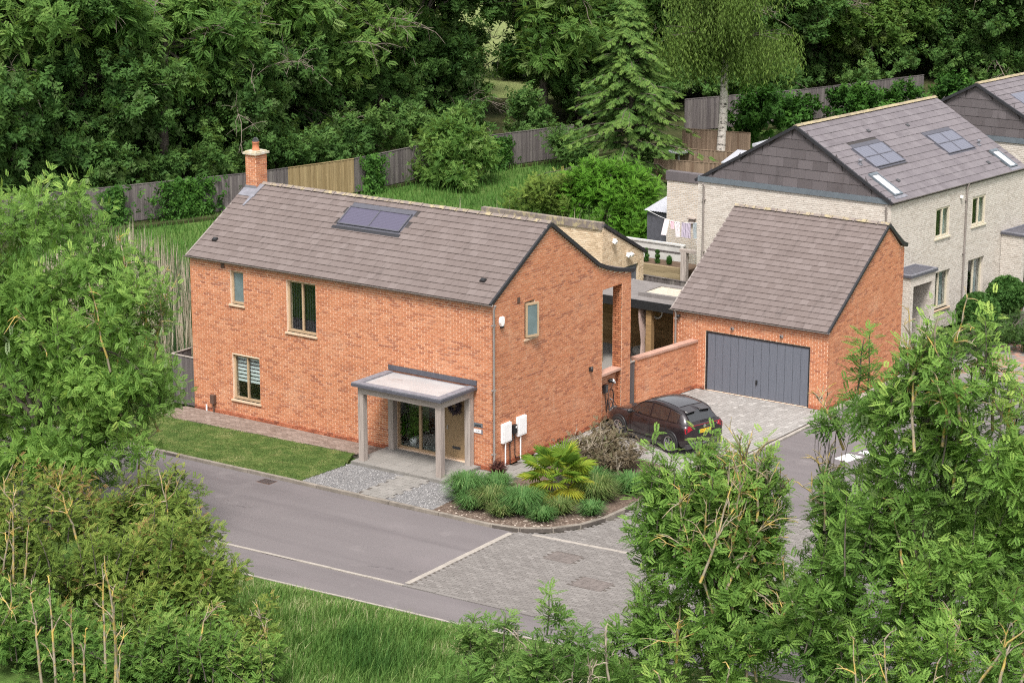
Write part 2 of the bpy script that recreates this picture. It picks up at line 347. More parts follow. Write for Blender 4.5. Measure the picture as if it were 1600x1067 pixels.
gr = t.noise(t.pos((.5, .5, 1)), 1.0, 6, .7); c = t.mix(t.ramp(gr, [(.60, (0, 0, 0)), (.74, (.4, .4, .4))]), c, (.25, .225, .225))
t.col(c); t.bump(a, .3, .004); MAT['asphalt'] = t.m
def paver_mat(name, stops, moss=.0):
    t = NT(name, .92, .2); p = t.pos(); c = t.ramp(t.tint(), stops); big = t.noise(p, .5, 5); f = t.noise(p, 30, 3)
    c = t.mix(t.ramp(big, [(.45, (0, 0, 0)), (.72, (.3, .3, .3))]), c, tuple(x * 1.05 for x in stops[-1][1]))
    c = t.mix(t.ramp(f, [(.35, (.3, .3, .3)), (.6, (0, 0, 0))]), c, tuple(x * .5 for x in stops[0][1])); t.col(c); t.bump(f, .25, .004); return t.m
MAT['paver'] = paver_mat("grey block paver", [(0, (.150, .137, .130)), (.5, (.172, .158, .150)), (.9, (.192, .177, .168)), (1, (.225, .208, .198))])
MAT['paver_drive'] = paver_mat("light grey drive paver", [(0, (.235, .22, .208)), (.5, (.27, .254, .242)), (.85, (.295, .278, .266)), (1, (.38, .362, .345))])
MAT['paver_brown'] = paver_mat("brown path paver", [(0, (.165, .122, .10)), (.5, (.215, .162, .137)), (1, (.27, .21, .18))])
MAT['paver_path'] = paver_mat("pale path slab", [(0, (.20, .188, .175)), (1, (.245, .23, .215))])
MAT['paver_red'] = paver_mat("red block paver", [(0, (.27, .14, .105)), (1, (.38, .22, .17))])
MAT['joint'] = simple("paving joint sand", (.09, .078, .07), .95, .1, .2, 8)
MAT['concrete'] = simple("pale concrete edging", (.29, .262, .235), .9, .2, .14, 5)
MAT['kerb'] = simple("weathered kerb concrete", (.20, .175, .15), .92, .2, .25, 3)
MAT['slabc'] = simple("porch slab stone", (.19, .178, .165), .9, .2, .22, 2.5)
MAT['paint'] = simple("white road paint", (.75, .74, .74), .7, .3, .06)
MAT['rust'] = simple("rusty manhole iron", (.135, .115, .107), .8, .3, .25, 9)
t = NT("mulch", .97, .1); f = t.noise(t.pos(), 14, 5, .75); t.col(t.ramp(f, [(.35, (.06, .042, .034)), (.55, (.13, .095, .075)), (.72, (.28, .22, .18))])); t.bump(f, .9, .03); MAT['mulch'] = t.m
t = NT("gravel bed", .95, .2); f = t.noise(t.pos(), 22, 4, .75); t.col(t.ramp(f, [(.35, (.09, .088, .09)), (.5, (.16, .155, .155)), (.68, (.24, .23, .23))])); t.bump(f, .8, .02); MAT['gravel_bed'] = t.m
t = NT("gravel stone", .85, .25); t.col(t.ramp(t.rawtint(), [(0, (.095, .093, .097)), (.5, (.17, .165, .168)), (1, (.29, .28, .278))])); MAT['stone'] = t.m
def turf(name, a, b, c, scale):
    t = NT(name, .97, .1); n1 = t.noise(t.pos(), scale, 6, .65); n2 = t.noise(t.pos(), 25, 4, .7)
    cc = t.ramp(n1, [(.33, a), (.5, b), (.68, c)]); cc = t.mix(t.ramp(n2, [(.35, (.55, .55, .55)), (.6, (0, 0, 0))]), cc, tuple(x * .4 for x in a)); t.col(cc); t.bump(n2, .8, .04); return t.m
MAT['ground'] = turf("rough grassland", (.045, .09, .02), (.075, .14, .03), (.12, .18, .05), .35)
MAT['lawn'] = turf("mown lawn turf", (.045, .08, .02), (.09, .135, .036), (.19, .20, .075), 2.2)
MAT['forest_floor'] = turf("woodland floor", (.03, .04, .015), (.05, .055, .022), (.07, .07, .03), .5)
MAT['far_field'] = turf("pale field", (.16, .20, .07), (.20, .24, .09), (.25, .27, .12), .2)
MAT['soil'] = simple("soil", (.10, .07, .05), .97, .1, .3, 5)
# ------------------------------------------------------------------ brick walls and tiled roofs
Z3 = V(0, 0, 1)

def spans(poly, t):
    xs = []
    n = len(poly)
    for i in range(n):
        (a, ta), (b, tb) = poly[i], poly[(i + 1) % n]
        if (ta <= t < tb) or (tb <= t < ta): xs.append(a + (b - a) * (t - ta) / (tb - ta))
    xs.sort(); return [(xs[i], xs[i + 1]) for i in range(0, len(xs) - 1, 2)]

def lay_bricks(poly, holes, course=.075, L=.225, joint=.018, phase=0.0):
    T0 = min(p[1] for p in poly); T1 = max(p[1] for p in poly); out = []; k = 0; t = T0
    while t < T1 - .02:
        ta, tb = t + joint / 2, min(t + course, T1) - joint / 2
        A, B = spans(poly, ta + 1e-4), spans(poly, tb - 1e-4)
        iv = [(max(a0, b0), min(a1, b1)) for (a0, a1), (b0, b1) in zip(A, B)] if len(A) == len(B) else A
        for (h0, h1, g0, g1) in holes:
            if min(tb, g1) - max(ta, g0) > .02:
                nv = []
                for a, b in iv:
                    if h1 <= a or h0 >= b: nv.append((a, b)); continue
                    if h0 > a: nv.append((a, h0))
                    if h1 < b: nv.append((h1, b))
                iv = nv
        off = (phase + (k % 2) * .5) * L
        for a, b in iv:
            j = math.floor((a - off) / L)
            while off + j * L < b:
                s0, s1 = max(a, off + j * L), min(b, off + (j + 1) * L); j += 1
                if s1 - s0 > .03: out.append((s0 + joint / 2, s1 - joint / 2, ta, tb))
        t += course; k += 1
    return out

def quadbox_np(O, u, w, n, S, d0, d1):
    """(s0,s1,t0,t1) rectangles in the frame (u,w) as five-sided boxes between depths d0 (back) and d1 (front, per box)"""
    S = np.asarray(S, float); m = len(S); d1 = np.broadcast_to(d1, m)
    cs = [(0, 2), (1, 2), (1, 3), (0, 3)]; vs = np.empty((m, 8, 3))
    for i, (a, b) in enumerate(cs):
        base = O + S[:, a, None] * u + S[:, b, None] * w
        vs[:, i] = base + d1[:, None] * n; vs[:, i + 4] = base + d0 * n
    f = np.array([(0, 1, 2, 3), (0, 4, 5, 1), (1, 5, 6, 2), (2, 6, 7, 3), (3, 7, 4, 0)])
    F = (np.arange(m)[:, None, None] * 8 + f[None]).reshape(-1, 4)
    if np.dot(np.cross(u, w), n) < 0: F = F[:, ::-1]
    return vs.reshape(-1, 3), F

class Wall:
    """a wall panel: mortar body with holes, bricks proud of it. n is the outward normal; local coords are (s along u, height z)"""
    def __init__(s, root, name, O, u, n, poly, holes=(), th=.3, mortar='mortar', brick='brick', plinth=0.0, parent=None, phase=0.0, bricks=True):
        s.O, s.u, s.n = V(*O), unit(u), unit(n); s.brick = brick; s.root = root; s.poly = poly; s.holes = list(holes)
        s.part = s.body(name, th, MAT[mortar], parent or root)
        S = np.array(lay_bricks(poly, s.holes, phase=phase)) if bricks else np.zeros((0, 4))
        s.S = S; s.plinth = plinth
    def P(s, a, t, d=0.0): return s.O + a * s.u + t * Z3 + d * s.n
    def body(s, name, th, mat, parent):
        loops = [s.poly] + [[(a, g0), (a, g1), (b, g1), (b, g0)] for a, b, g0, g1 in s.holes]
        lo, hi = min(p[0] for p in s.poly), max(p[0] for p in s.poly)
        loops[0] = [(a + .012 if a < lo + 1e-6 else a - .012 if a > hi - 1e-6 else a, z) for a, z in s.poly]
        flat = [p for l in loops for p in l]; tri = tessellate_polygon([[Vector((x, y, 0)) for x, y in l] for l in loops])
        d0, d1 = -.010, -th; N = len(flat)
        vs = [s.P(a, t, d0) for a, t in flat] + [s.P(a, t, d1) for a, t in flat]; fs = []
        for tr in tri:
            a, b, c = [vs[i] for i in tr]
            if np.dot(np.cross(b - a, c - a), s.n) < 0: tr = tr[::-1]
            fs.append(tuple(tr)); fs.append(tuple(N + i for i in tr[::-1]))
        k = 0
        for l in loops:
            m = len(l); cen = np.mean([s.P(a, t, 0) for a, t in l], axis=0); hole = l is not loops[0]
            for i in range(m):
                q = (k + i, k + (i + 1) % m, N + k + (i + 1) % m, N + k + i)
                a, b, c = vs[q[0]], vs[q[1]], vs[q[2]]; nn = np.cross(b - a, c - a)
                if (np.dot(nn, (a + b) / 2 - cen) < 0) != hole: q = q[::-1]
                fs.append(q)
            k += m
        return MB().add(vs, fs).build(name, mat, parent)

def finish_bricks(walls, n_ind=300, rng=RG):
    """the n_ind bricks nearest the camera become objects of their own, the rest of each wall one part"""
    cand = []
    for wi, w in enumerate(walls):
        if not len(w.S): continue
        full = np.where((w.S[:, 1] - w.S[:, 0] > .2) & (w.S[:, 2] >= w.plinth))[0]
        c = w.O + ((w.S[full, 0] + w.S[full, 1]) / 2)[:, None] * w.u + ((w.S[full, 2] + w.S[full, 3]) / 2)[:, None] * Z3
        d = np.linalg.norm(c - CAM, axis=1); facing = ((CAM - c) @ w.n) > 0
        for i, dd, fc in zip(full, d, facing):
            if fc: cand.append((dd, wi, i))
    cand.sort(); cand = cand[:n_ind]
    for wi, w in enumerate(walls):
        S = w.S
        if not len(S): continue
        ids = np.array(sorted(i for _, k, i in cand if k == wi), int); rest = np.setdiff1d(np.arange(len(S)), ids)
        tone = rng.random(len(S)); pr = rng.uniform(-.002, .003, len(S))
        for nm, sel, mt in (('brick_courses', rest[S[rest, 2] >= w.plinth], w.brick), ('plinth_courses', rest[S[rest, 2] < w.plinth], 'plinth')):
            if not len(sel): continue
            vs, F = quadbox_np(w.O, w.u, Z3, w.n, S[sel], -.012, pr[sel] + (.012 if nm[0] == 'p' else 0))
            me = mesh_np(nm, vs, F, np.repeat(tone[sel], 5))
            link(nm, me, w.part, (0, 0, 0), MAT[mt], kind='stuff')
        if len(ids):
            vs, F = quadbox_np(V(0, 0, 0), w.u, Z3, w.n, [(-.1035, .1035, -.0285, .0285)], -.012, [.001]); me = mesh_np('brick', vs, F, np.zeros(5))
            me.materials.append(MAT[w.brick])
            for i in ids:
                link('brick', me, w.part, tuple(w.P((S[i, 0] + S[i, 1]) / 2, (S[i, 2] + S[i, 3]) / 2, pr[i])))

def roof_tiles(root, part, O, u, w, n, length, slope, tw, gauge, mat, n_ind=300, skip=(), thick=.026, clip=None, names=('roof_tile', 'tile_courses')):
    """tiles in broken bond on a slope: u along the eave, w up the slope; each is a thin wedge, thick at its lower edge"""
    O, u, w, n = V(*O), unit(u), unit(w), unit(n); rows = int(round(slope / gauge)); g = slope / rows; T = []
    for r in range(rows):
        off = -tw / 2 if r % 2 else 0.0
        k = 0
        while off + k * tw < length - .01:
            s0, s1 = max(0, off + k * tw), min(length, off + (k + 1) * tw); k += 1
            t0, t1 = r * g, (r + 1) * g
            if clip: s0, s1 = max(s0, clip(t0, t1)[0]), min(s1, clip(t0, t1)[1])
            if s1 - s0 < .03: continue
            cs, ct = (s0 + s1) / 2, (t0 + t1) / 2
            if any(a < cs < b and c < ct < d for a, b, c, d in skip): continue
            T.append((s0 + .002, s1 - .002, t0, t1))
    T = np.array(T); full = np.where(T[:, 1] - T[:, 0] > tw - .01)[0]
    cen = O + ((T[:, 0] + T[:, 1]) / 2)[:, None] * u + ((T[:, 2] + T[:, 3]) / 2)[:, None] * w
    d = np.linalg.norm(cen - CAM, axis=1); ids = full[np.argsort(d[full])][:n_ind]; rest = np.setdiff1d(np.arange(len(T)), ids)
    def wedge(S, O_, jit):
        m = len(S); vs = np.empty((m, 8, 3))
        for i, (a, b) in enumerate([(0, 2), (1, 2), (1, 3), (0, 3)]):
            base = O_ + S[:, a, None] * u + S[:, b, None] * w
            top = (thick if i < 2 else .003)
            vs[:, i] = base + (top + jit)[:, None] * n; vs[:, i + 4] = base - .012 * n
        f = np.array([(0, 1, 2, 3), (0, 4, 5, 1), (1, 5, 6, 2), (2, 6, 7, 3), (3, 7, 4, 0)])
        F = (np.arange(m)[:, None, None] * 8 + f[None]).reshape(-1, 4)
        if np.dot(np.cross(u, w), n) < 0: F = F[:, ::-1]
        return vs.reshape(-1, 3), F
    if len(rest):
        vs, F = wedge(T[rest], O, RG.uniform(-.002, .003, len(rest)))
        link(names[1], mesh_np(names[1], vs, F, np.repeat(RG.random(len(rest)), 5)), part, (0, 0, 0), MAT[mat], kind='stuff')
    if len(ids):
        vs, F = wedge(np.array([(-tw / 2 + .002, tw / 2 - .002, -g / 2, g / 2)]), V(0, 0, 0), np.zeros(1))
        me = mesh_np(names[0], vs, F, np.zeros(5)); me.materials.append(MAT[mat])
        for i in ids: link(names[0], me, part, tuple(cen[i] + n * RG.uniform(-.002, .003)))

def roof_slab(root, name, pts, th, mat):
    """solid under the tiles: quad given as 4 corners, thickened downwards along its normal"""
    p = [V(*q) for q in pts]; n = unit(np.cross(p[1] - p[0], p[3] - p[0])); n = n if n[2] > 0 else -n
    mb = MB(); vs = p + [q - n * th for q in p]
    return mb.add(vs, [(0, 1, 2, 3), (7, 6, 5, 4), (0, 4, 5, 1), (1, 5, 6, 2), (2, 6, 7, 3), (3, 7, 4, 0)]).build(name, MAT[mat], root)

def ridge_tiles(part, P, Q, size, mat, L=.45, half_angle=.62, name='ridge_tile'):
    """angled cap tiles from P to Q, each its own piece with a raised collar"""
    P, Q = V(*P), V(*Q); d = unit(Q - P); n = int(round(np.linalg.norm(Q - P) / L)); l = np.linalg.norm(Q - P) / n
    side = unit(np.cross(d, Z3)); c, s_ = math.cos(half_angle), math.sin(half_angle); prof = []
    for a in (-1, -.55, 0, .55, 1): prof.append(side * a * size * c + Z3 * (.05 - abs(a) * size * s_ * .8))
    vs = []
    for x, k in ((-l / 2 + .010, 1.0), (l / 2 - .06, 1.0), (l / 2 - .06, 1.16), (l / 2 - .010, 1.16)):
        vs += [d * x + p * k for p in prof]
    vs += [d * (-l / 2 + .004) - Z3 * .06, d * (l / 2 - .004) - Z3 * .06]
    fs = [(i * 5 + j, i * 5 + j + 1, (i + 1) * 5 + j + 1, (i + 1) * 5 + j) for i in range(3) for j in range(4)]
    fs += [(0, 1, 2, 20), (2, 3, 4, 20), (15, 16, 17, 21), (17, 18, 19, 21)]
    me = MB().add(vs, fs).mesh(name); me.materials.append(MAT[mat])
    for k in range(n):
        c_ = P + d * (k + .5) * l
        o = link(name, me, part, tuple(c_ + Z3 * rnd.uniform(-.004, .004)))

def window(root, W, a0, a1, t0, t1, lights=2, frame='frame', sill='sill', rec=.09, blind=None, sill_over=.06, fw=.07, glass='glass', panes_dark=None):
    """a framed window in wall W's opening: window > frame, pane, sill, blind"""
    mb = MB(); P = W.P
    def bar(x0, x1, y0, y1, d0=-rec - .07, d1=-rec):
        c = (P(x0, y0, d0) + P(x1, y1, d1)) / 2; mb.obox(c, W.u * (x1 - x0) / 2, Z3 * (y1 - y0) / 2, W.n * (d1 - d0) / 2)
    bar(a0, a0 + fw, t0, t1); bar(a1 - fw, a1, t0, t1); bar(a0 + fw, a1 - fw, t1 - fw, t1); bar(a0 + fw, a1 - fw, t0, t0 + fw * 1.1)
    win = mb.build('window', MAT[frame], root)
    pw = (a1 - a0 - 2 * fw - (lights - 1) * .05) / lights
    for k in range(lights):
        x0 = a0 + fw + k * (pw + .05); x1 = x0 + pw; m2 = MB()
        if k: m3 = MB(); m3.obox(P(x0 - .025, (t0 + t1) / 2, -rec - .03), W.u * .03, Z3 * ((t1 - t0) / 2 - fw - .001), W.n * .034); m3.build('mullion', MAT[frame], win)
        m2.obox(P((x0 + x1) / 2, (t0 + t1) / 2, -rec - .045), W.u * pw / 2, Z3 * ((t1 - t0) / 2 - fw + .002), W.n * .004)
        m2.build('pane', MAT[glass], win)
        if blind == 'slats':
            y = t1 - fw - .02; j = 0
            while y > t0 + (t1 - t0) * (.42 - .03 * k):
                MB().obox(P((x0 + x1) / 2, y - .045, -rec - .12), W.u * (pw / 2 + .01), Z3 * .042, W.n * .003).build('blind_slat', MAT['blind'], win)
                y -= .125; j += 1
        elif blind == 'vertical':
            q = int(pw / .085)
            for j in range(q):
                xx = x0 + (j + .5) * pw / q
                MB().obox(P(xx, (t0 + t1) / 2, -rec - .16), W.u * .034 + W.n * .02, Z3 * ((t1 - t0) / 2 - fw), W.n * .002).build('blind_slat', MAT['blind_dark'], win)
        elif blind == 'curtain':
            xx = x0 if k == 0 else x1 - pw * .45; mm = MB(); q = 7; pts = []
            for j in range(q + 1): pts.append(P(xx + pw * .45 * j / q, 0, -rec - .15 - .03 * (j % 2)))
            vs = [p + Z3 * t0 for p in pts] + [p + Z3 * (t1 - fw) for p in pts]
            mm.add(vs, [(j, j + 1, q + 2 + j, q + 1 + j) for j in range(q)]).build('curtain', MAT['curtain'], win)
    if sill:
        ms = MB(); x0, x1 = a0 - sill_over, a1 + sill_over; c = P((x0 + x1) / 2, t0 - .03, (-rec + .05) / 2)
        ms.obox(c, W.u * (x1 - x0) / 2, Z3 * .03, W.n * (rec + .05) / 2); ms.build('sill', MAT[sill], win)
    return win

def downpipe(root, x, y, z0, z1, out, mat='gutter', r=.036, brackets=3):
    o = unit(V(*out, 0)); base = V(x, y, 0) + o * .06
    m = MB().tube([base + Z3 * z0 + o * .05, base + Z3 * (z0 + .12), base + Z3 * (z1 - .15), base + Z3 * z1 + o * .06], r, 8)
    p = m.build('downpipe', MAT[mat], root, True)
    for k in range(brackets):
        z = z0 + (z1 - z0) * (.1 + .78 * k / max(1, brackets - 1)); s_ = np.cross(o, Z3)
        MB().obox(base + Z3 * z - o * .02, s_ * .07, o * .045, Z3 * .018).build('bracket', MAT[mat], p)
    return p

def gutter(root, P, Q, out, mat='gutter', r=.06):
    P, Q = V(*P), V(*Q); o = unit(V(*out, 0)); d = Q - P; vs = []; ang = np.linspace(math.pi, 2 * math.pi, 7)
    for e in (P, Q):
        for a in ang: vs.append(e + o * (r + r * math.cos(a)) + Z3 * r * math.sin(a))
        for a in ang[::-1]: vs.append(e + o * (r + (r - .008) * math.cos(a)) + Z3 * (r - .008) * math.sin(a))
    n = 14; fs = [(i, (i + 1) % n, n + (i + 1) % n, n + i) for i in range(n)] + [(i, i + 1, 12 - i, 13 - i) for i in range(6)] + [(n + i, n + i + 1, n + 12 - i, n + 13 - i) for i in range(6)]
    return MB().add(vs, fs).build('gutter', MAT[mat], root)

def verge(root, pts, n, w=.05, h=.14, mat='trim_black', name='verge_trim'):
    """dark trim that follows the roof edge; n: outward normal of the gable"""
    n = V(*n); mb = MB()
    for a, b in zip(pts[:-1], pts[1:]): mb.beam(V(*a) + n * w / 2, V(*b) + n * w / 2, w, h, up=(0, 0, 1))
    return mb.build(name, MAT[mat], root)

def wall_box(root, name, W, a, t, w, h, d, mat, parent=None, off=.002, **pr):
    return MB().obox(W.P(a, t, d / 2 + off), W.u * w / 2, Z3 * h / 2, W.n * d / 2).build(name, MAT[mat], parent or root, **pr)

# ================================================================== 1. the orange brick house
HL, HE = 12.23, 5.2                       # length, eave height
RY, RZ = 3.113, 7.11                      # ridge of the brick gable
house = thing('brick_house', "two storey orange brick house with timber porch and chimney", 'house', (0, 0, 0))
wf = Wall(house, 'wall', (-HL, 0, 0), (1, 0, 0), (0, -1, 0), [(0, 0), (HL, 0), (HL, HE), (0, HE)],
          [(1.76, 2.32, 3.83, 4.94), (4.15, 5.36, 3.24, 4.94), (1.75, 2.92, .61, 2.13), (8.5, 11.24, .10, 2.28)], plinth=.15)
gp = [(0, 0), (6.15, 0), (6.15, 4.5), (7.32, 4.5), (7.32, 0), (7.87, 0), (7.87, 4.79), (7.0, 4.96), (6.4, 5.13), (5.86, 5.34), (RY, RZ), (0, HE)]
wg = Wall(house, 'gable_wall', (0, 0, 0), (0, 1, 0), (1, 0, 0), gp, [(1.73, 2.29, 3.8, 4.96)], th=.36, plinth=.15, phase=.25)
# pier reveals and the thinner wall under the opening
wi = Wall(house, 'recessed_wall', (-.2, 6.15, 0), (0, 1, 0), (1, 0, 0), [(0, 0), (1.17, 0), (1.17, 1.6), (0, 1.6)], th=.2, plinth=.15)
wr = Wall(house, 'pier_reveal', (-.36, 7.310, 0), (1, 0, 0), (0, -1, 0), [(0, 0), (.355, 0), (.355, 4.5), (0, 4.5)], th=.02)
wl_ = Wall(house, 'jamb_reveal', (-.002, 6.160, 0), (-1, 0, 0), (0, 1, 0), [(0, 0), (.355, 0), (.355, 4.5), (0, 4.5)], th=.02)
MB().box(-.36, .0, 6.17, 7.30, 1.6, 1.68).build('coping', MAT['coping'], house)
wb = Wall(house, 'wall', (-HL, 6.1, 0), (1, 0, 0), (0, 1, 0), [(0, 0), (HL - .36, 0), (HL - .36, 5.1), (0, 5.1)], [(6, 8.6, .1, 2.3), (2.5, 3.6, 3.0, 4.3), (9, 10.2, 3, 4.3)], th=.3, bricks=False)
wleft = Wall(house, 'gable_wall', (-HL, 0, 0), (0, 1, 0), (-1, 0, 0), [(.3, 0), (5.8, 0), (5.8, 5.34), (RY, RZ), (.3, HE + .18)], th=.3)
# chimney
chim = Wall(house, 'chimney', (-12.2, 2.84, 6.6), (1, 0, 0), (0, -1, 0), [(0, 0), (.47, 0), (.47, 1.6), (0, 1.6)], th=.56)
c2 = Wall(house, 'chimney_side', (-11.73, 2.84, 6.6), (0, 1, 0), (1, 0, 0), [(0, 0), (.57, 0), (.57, 1.6), (0, 1.6)], th=.02, phase=.5)
finish_bricks([wf, wg, wi, wr, wl_, wleft, chim, c2])
cap = MB().box(-12.26, -11.67, 2.78, 3.47, 8.2, 8.27).box(-12.2, -11.73, 2.84, 3.41, 8.27, 8.31).build('chimney_cap', MAT['cap_stone'], chim.part, loc=(0, 0, 0))
pot = MB().lathe([(.14, 8.31), (.13, 8.35), (.118, 8.37), (.112, 8.56), (.125, 8.57), (.125, 8.60), (.10, 8.60)], (-11.96, 3.12, 0), 14).build('chimney_pot', MAT['copper'], chim.part, True, loc=(0, 0, 0))
cg = MB()
for k in range(8):
    a = k * math.pi / 8; cg.tube([V(-11.96 + .11 * math.cos(a) * math.cos(b), 3.12 + .11 * math.sin(a) * math.cos(b), 8.60 + .14 * math.sin(b)) for b in np.linspace(0, math.pi, 9)], .007, 4)
cg.lathe([(.108, 8.60), (.110, 8.62), (.105, 8.64)], (-11.96, 3.12, 0), 12); cg.build('pot_cowl', MAT['dark_metal'], chim.part, loc=(0, 0, 0))
# roof
k1 = (RZ - HE) / RY; sl = math.hypot(RY + .12, (RY + .12) * k1); ws = unit(V(0, 1, k1)); ns = unit(V(0, -k1, 1))
x0r, x1r = -HL - .06, .05; ez = HE - .12 * k1 + .11
roof = roof_slab(house, 'roof', [(x0r, -.12, ez), (x1r, -.12, ez), (x1r, RY, RZ + .11), (x0r, RY, RZ + .11)], .09, 'underlay')
SO = lambda x, y: (x - x0r, (y + .12) * math.hypot(1, k1))
px0, py0 = SO(-7.52, 1.86); px1, py1 = SO(-4.94, 2.86)
roof_tiles(house, roof, (x0r, -.12, ez), (1, 0, 0), ws, ns, x1r - x0r, sl - .05, .30, .262, 'tile', skip=[(px0, px1, py0, py1), (0, .7, SO(0, 2.72)[1], 9)])
bs = roof_slab(house, 'roof', [(x0r, RY, RZ + .11), (x1r, RY, RZ + .11), (x1r, 5.86, 5.45), (x0r, 5.86, 5.45)], .1, 'tile')
roof_slab(house, 'roof', [(x0r, 5.86, 5.45), (x1r, 5.86, 5.45), (x1r, 6.95, 5.075), (x0r, 6.95, 5.075)], .1, 'tile')
roof_slab(house, 'roof', [(x0r, 6.95, 5.075), (x1r, 6.95, 5.075), (x1r, 7.98, 4.87), (x0r, 7.98, 4.87)], .1, 'tile')
ridge_tiles(roof, (-11.68, RY + .01, RZ + .12), (.06, RY + .01, RZ + .12), .15, 'ridge')
verge(house, [(.0, -.14, ez + .0), (.0, RY, RZ + .085)], (1, 0, 0), .07, .085)
verge(house, [(.0, RY, RZ + .06), (.0, 5.86, 5.40), (.0, 6.4, 5.2), (.0, 7.0, 5.03), (.0, 8.0, 4.84)], (1, 0, 0), .075, .12)
verge(house, [(-HL, -.14, ez), (-HL, RY, RZ + .07)], (-1, 0, 0), .05, .06, 'gutter')
gutter(house, (-HL - .1, -.075, HE + .045), (.1, -.075, HE + .045), (0, -1))
MB().box(-HL, 0, -.015, .02, HE - .06, HE + .04).build('fascia', MAT['gutter'], house)
downpipe(house, .05, -.04, .05, HE + .02, (1, -.15), brackets=3)
# lead round the chimney foot
fl = MB(); fy = 2.84
def on_slope(x, y, up=.03): return V(x, y, ez + (y + .12) * k1) + ns * up
fl.add([on_slope(-12.26, 2.5), on_slope(-11.55, 2.5), on_slope(-11.55, 2.83), on_slope(-12.26, 2.83)], [(0, 1, 2, 3)])
fl.add([V(-12.22, 2.83, 6.98), V(-11.72, 2.83, 6.98), V(-11.72, 2.83, 7.16), V(-12.22, 2.83, 7.16)], [(0, 1, 2, 3)])
fl.add([on_slope(-11.72, 2.1, .032), on_slope(-11.64, 2.1, .032), on_slope(-11.50, 3.05, .04), on_slope(-11.72, 3.05, .04)], [(0, 1, 2, 3)])
fl.build('chimney_flashing', MAT['lead'], roof, loc=(0, 0, 0))
# solar panel set into the roof
sp = MB()
def sbar(x0, x1, y0, y1, h0, h1, mb): mb.add([on_slope(x, y, h) for h in (h0, h1) for x, y in ((x0, y0), (x1, y0), (x1, y1), (x0, y1))], BOXF)
sbar(-7.52, -4.94, 1.86, 2.86, -.03, .012, sp)
for a in ((-7.50, -7.45, 1.95, 2.64), (-5.03, -4.98, 1.95, 2.64), (-6.27, -6.23, 1.95, 2.64), (-7.5, -4.98, 1.93, 1.97), (-7.5, -4.98, 2.62, 2.66)): sbar(*a, .0, .065, sp)
pan = sp.build('solar_panel', MAT['fascia_grey'], house)
for a in ((-7.45, -6.27), (-6.23, -5.03)):
    m = MB(); sbar(a[0], a[1], 1.97, 2.62, .012, .045, m); m.build('panel_glass', MAT['solar'], pan, loc=(0, 0, 0))
m = MB(); sbar(-7.62, -4.86, 1.74, 1.86, .015, .03, m); m.build('apron_flashing', MAT['trim_black'], pan, loc=(0, 0, 0))
for x, y in ((-11.62, .62), (-.78, .66)):
    m = MB(); c = on_slope(x, y, .05); m.obox(c, V(.09, 0, 0), ws * .07, ns * .03).obox(c + ns * .035, V(.07, 0, 0), ws * .05, ns * .01).build('roof_vent', MAT['black'], house)
# windows
window(house, wf, 1.76, 2.32, 3.83, 4.94, 1, blind=None, glass='glass_frost')
window(house, wf, 4.15, 5.36, 3.24, 4.94, 2, blind='vertical')
window(house, wf, 1.75, 2.92, .61, 2.13, 2, blind='slats')
# sash of the gable window stands open
wgw = window(house, wg, 1.73, 2.29, 3.8, 4.96, 1, glass='glass_frost')
sash = MB(); so = V(.02, 1.76, 0); su = unit(V(.16, .5, 0)); sn = np.cross(su, Z3); ln = .5
for a0, a1, t0, t1 in ((0, .06, 3.84, 4.92), (ln - .06, ln, 3.84, 4.92), (.06, ln - .06, 3.84, 3.91), (.06, ln - .06, 4.85, 4.92)):
    sash.obox(so + su * (a0 + a1) / 2 + Z3 * (t0 + t1) / 2, su * (a1 - a0) / 2, Z3 * (t1 - t0) / 2, sn * .022)
sash.build('open_sash', MAT['frame'], wgw, loc=(0, 0, 0))
MB().obox(so + su * ln / 2 + Z3 * 4.38, su * (ln / 2 - .06), Z3 * .47, sn * .006).build('pane', MAT['glass_frost'], wgw, loc=(0, 0, 0))
for W_, a, t in ((wf, HL - 10.77, 5.07), (wg, 1.39, 5.1)): wall_box(house, 'air_vent', W_, a, t, .14, .17, .02, 'vent_brown')
# alarm sounder, meter cabinets, pipes, lamp, charger on the gable
al = MB(); a_ = [(-.1, .16), (.1, .16), (.12, .0), (.06, -.13), (-.06, -.13), (-.12, .0)]
vs = [wg.P(.47 + p, 4.6 + q, .004) for p, q in a_] + [wg.P(.47 + p * .85, 4.6 + q * .9, .075) for p, q in a_]
al.add(vs, [(6, 7, 8, 9, 10, 11)] + [(i, (i + 1) % 6, 6 + (i + 1) % 6, 6 + i) for i in range(6)]); ab = al.build('alarm_box', MAT['white'], house)
MB().obox(wg.P(.47, 4.45, .04), wg.u * .055, Z3 * .03, wg.n * .034).build('strobe', MAT['black'], ab)
for a, t in ((.68, 1.08), (1.49, 1.11)):
    mt = wall_box(house, 'meter_cabinet', wg, a, t, .46, .6, .09, 'white')
    MB().obox(wg.P(a + .01, t, .096), wg.u * .19, Z3 * .26, wg.n * .003).build('cabinet_door', MAT['white'], mt)
    MB().tube([wg.P(a - .05, .02, .05), wg.P(a - .05, t - .3, .05)], .024, 8).build('cable_duct', MAT['white'], mt, True)
bx = wall_box(house, 'isolator_box', wg, 1.10, 1.10, .17, .27, .11, 'black')
MB().obox(wg.P(1.13, 1.16, .114), wg.u * .035, Z3 * .03, wg.n * .002).build('box_label', MAT['white'], bx)
MB().tube([wg.P(1.07, .98, .04), wg.P(1.07, .82, .04), wg.P(1.0, .74, .04), wg.P(.9, .72, .04), wg.P(.88, .6, .04), wg.P(.88, .02, .05)], .017, 6).build('cable', MAT['black'], bx, True)
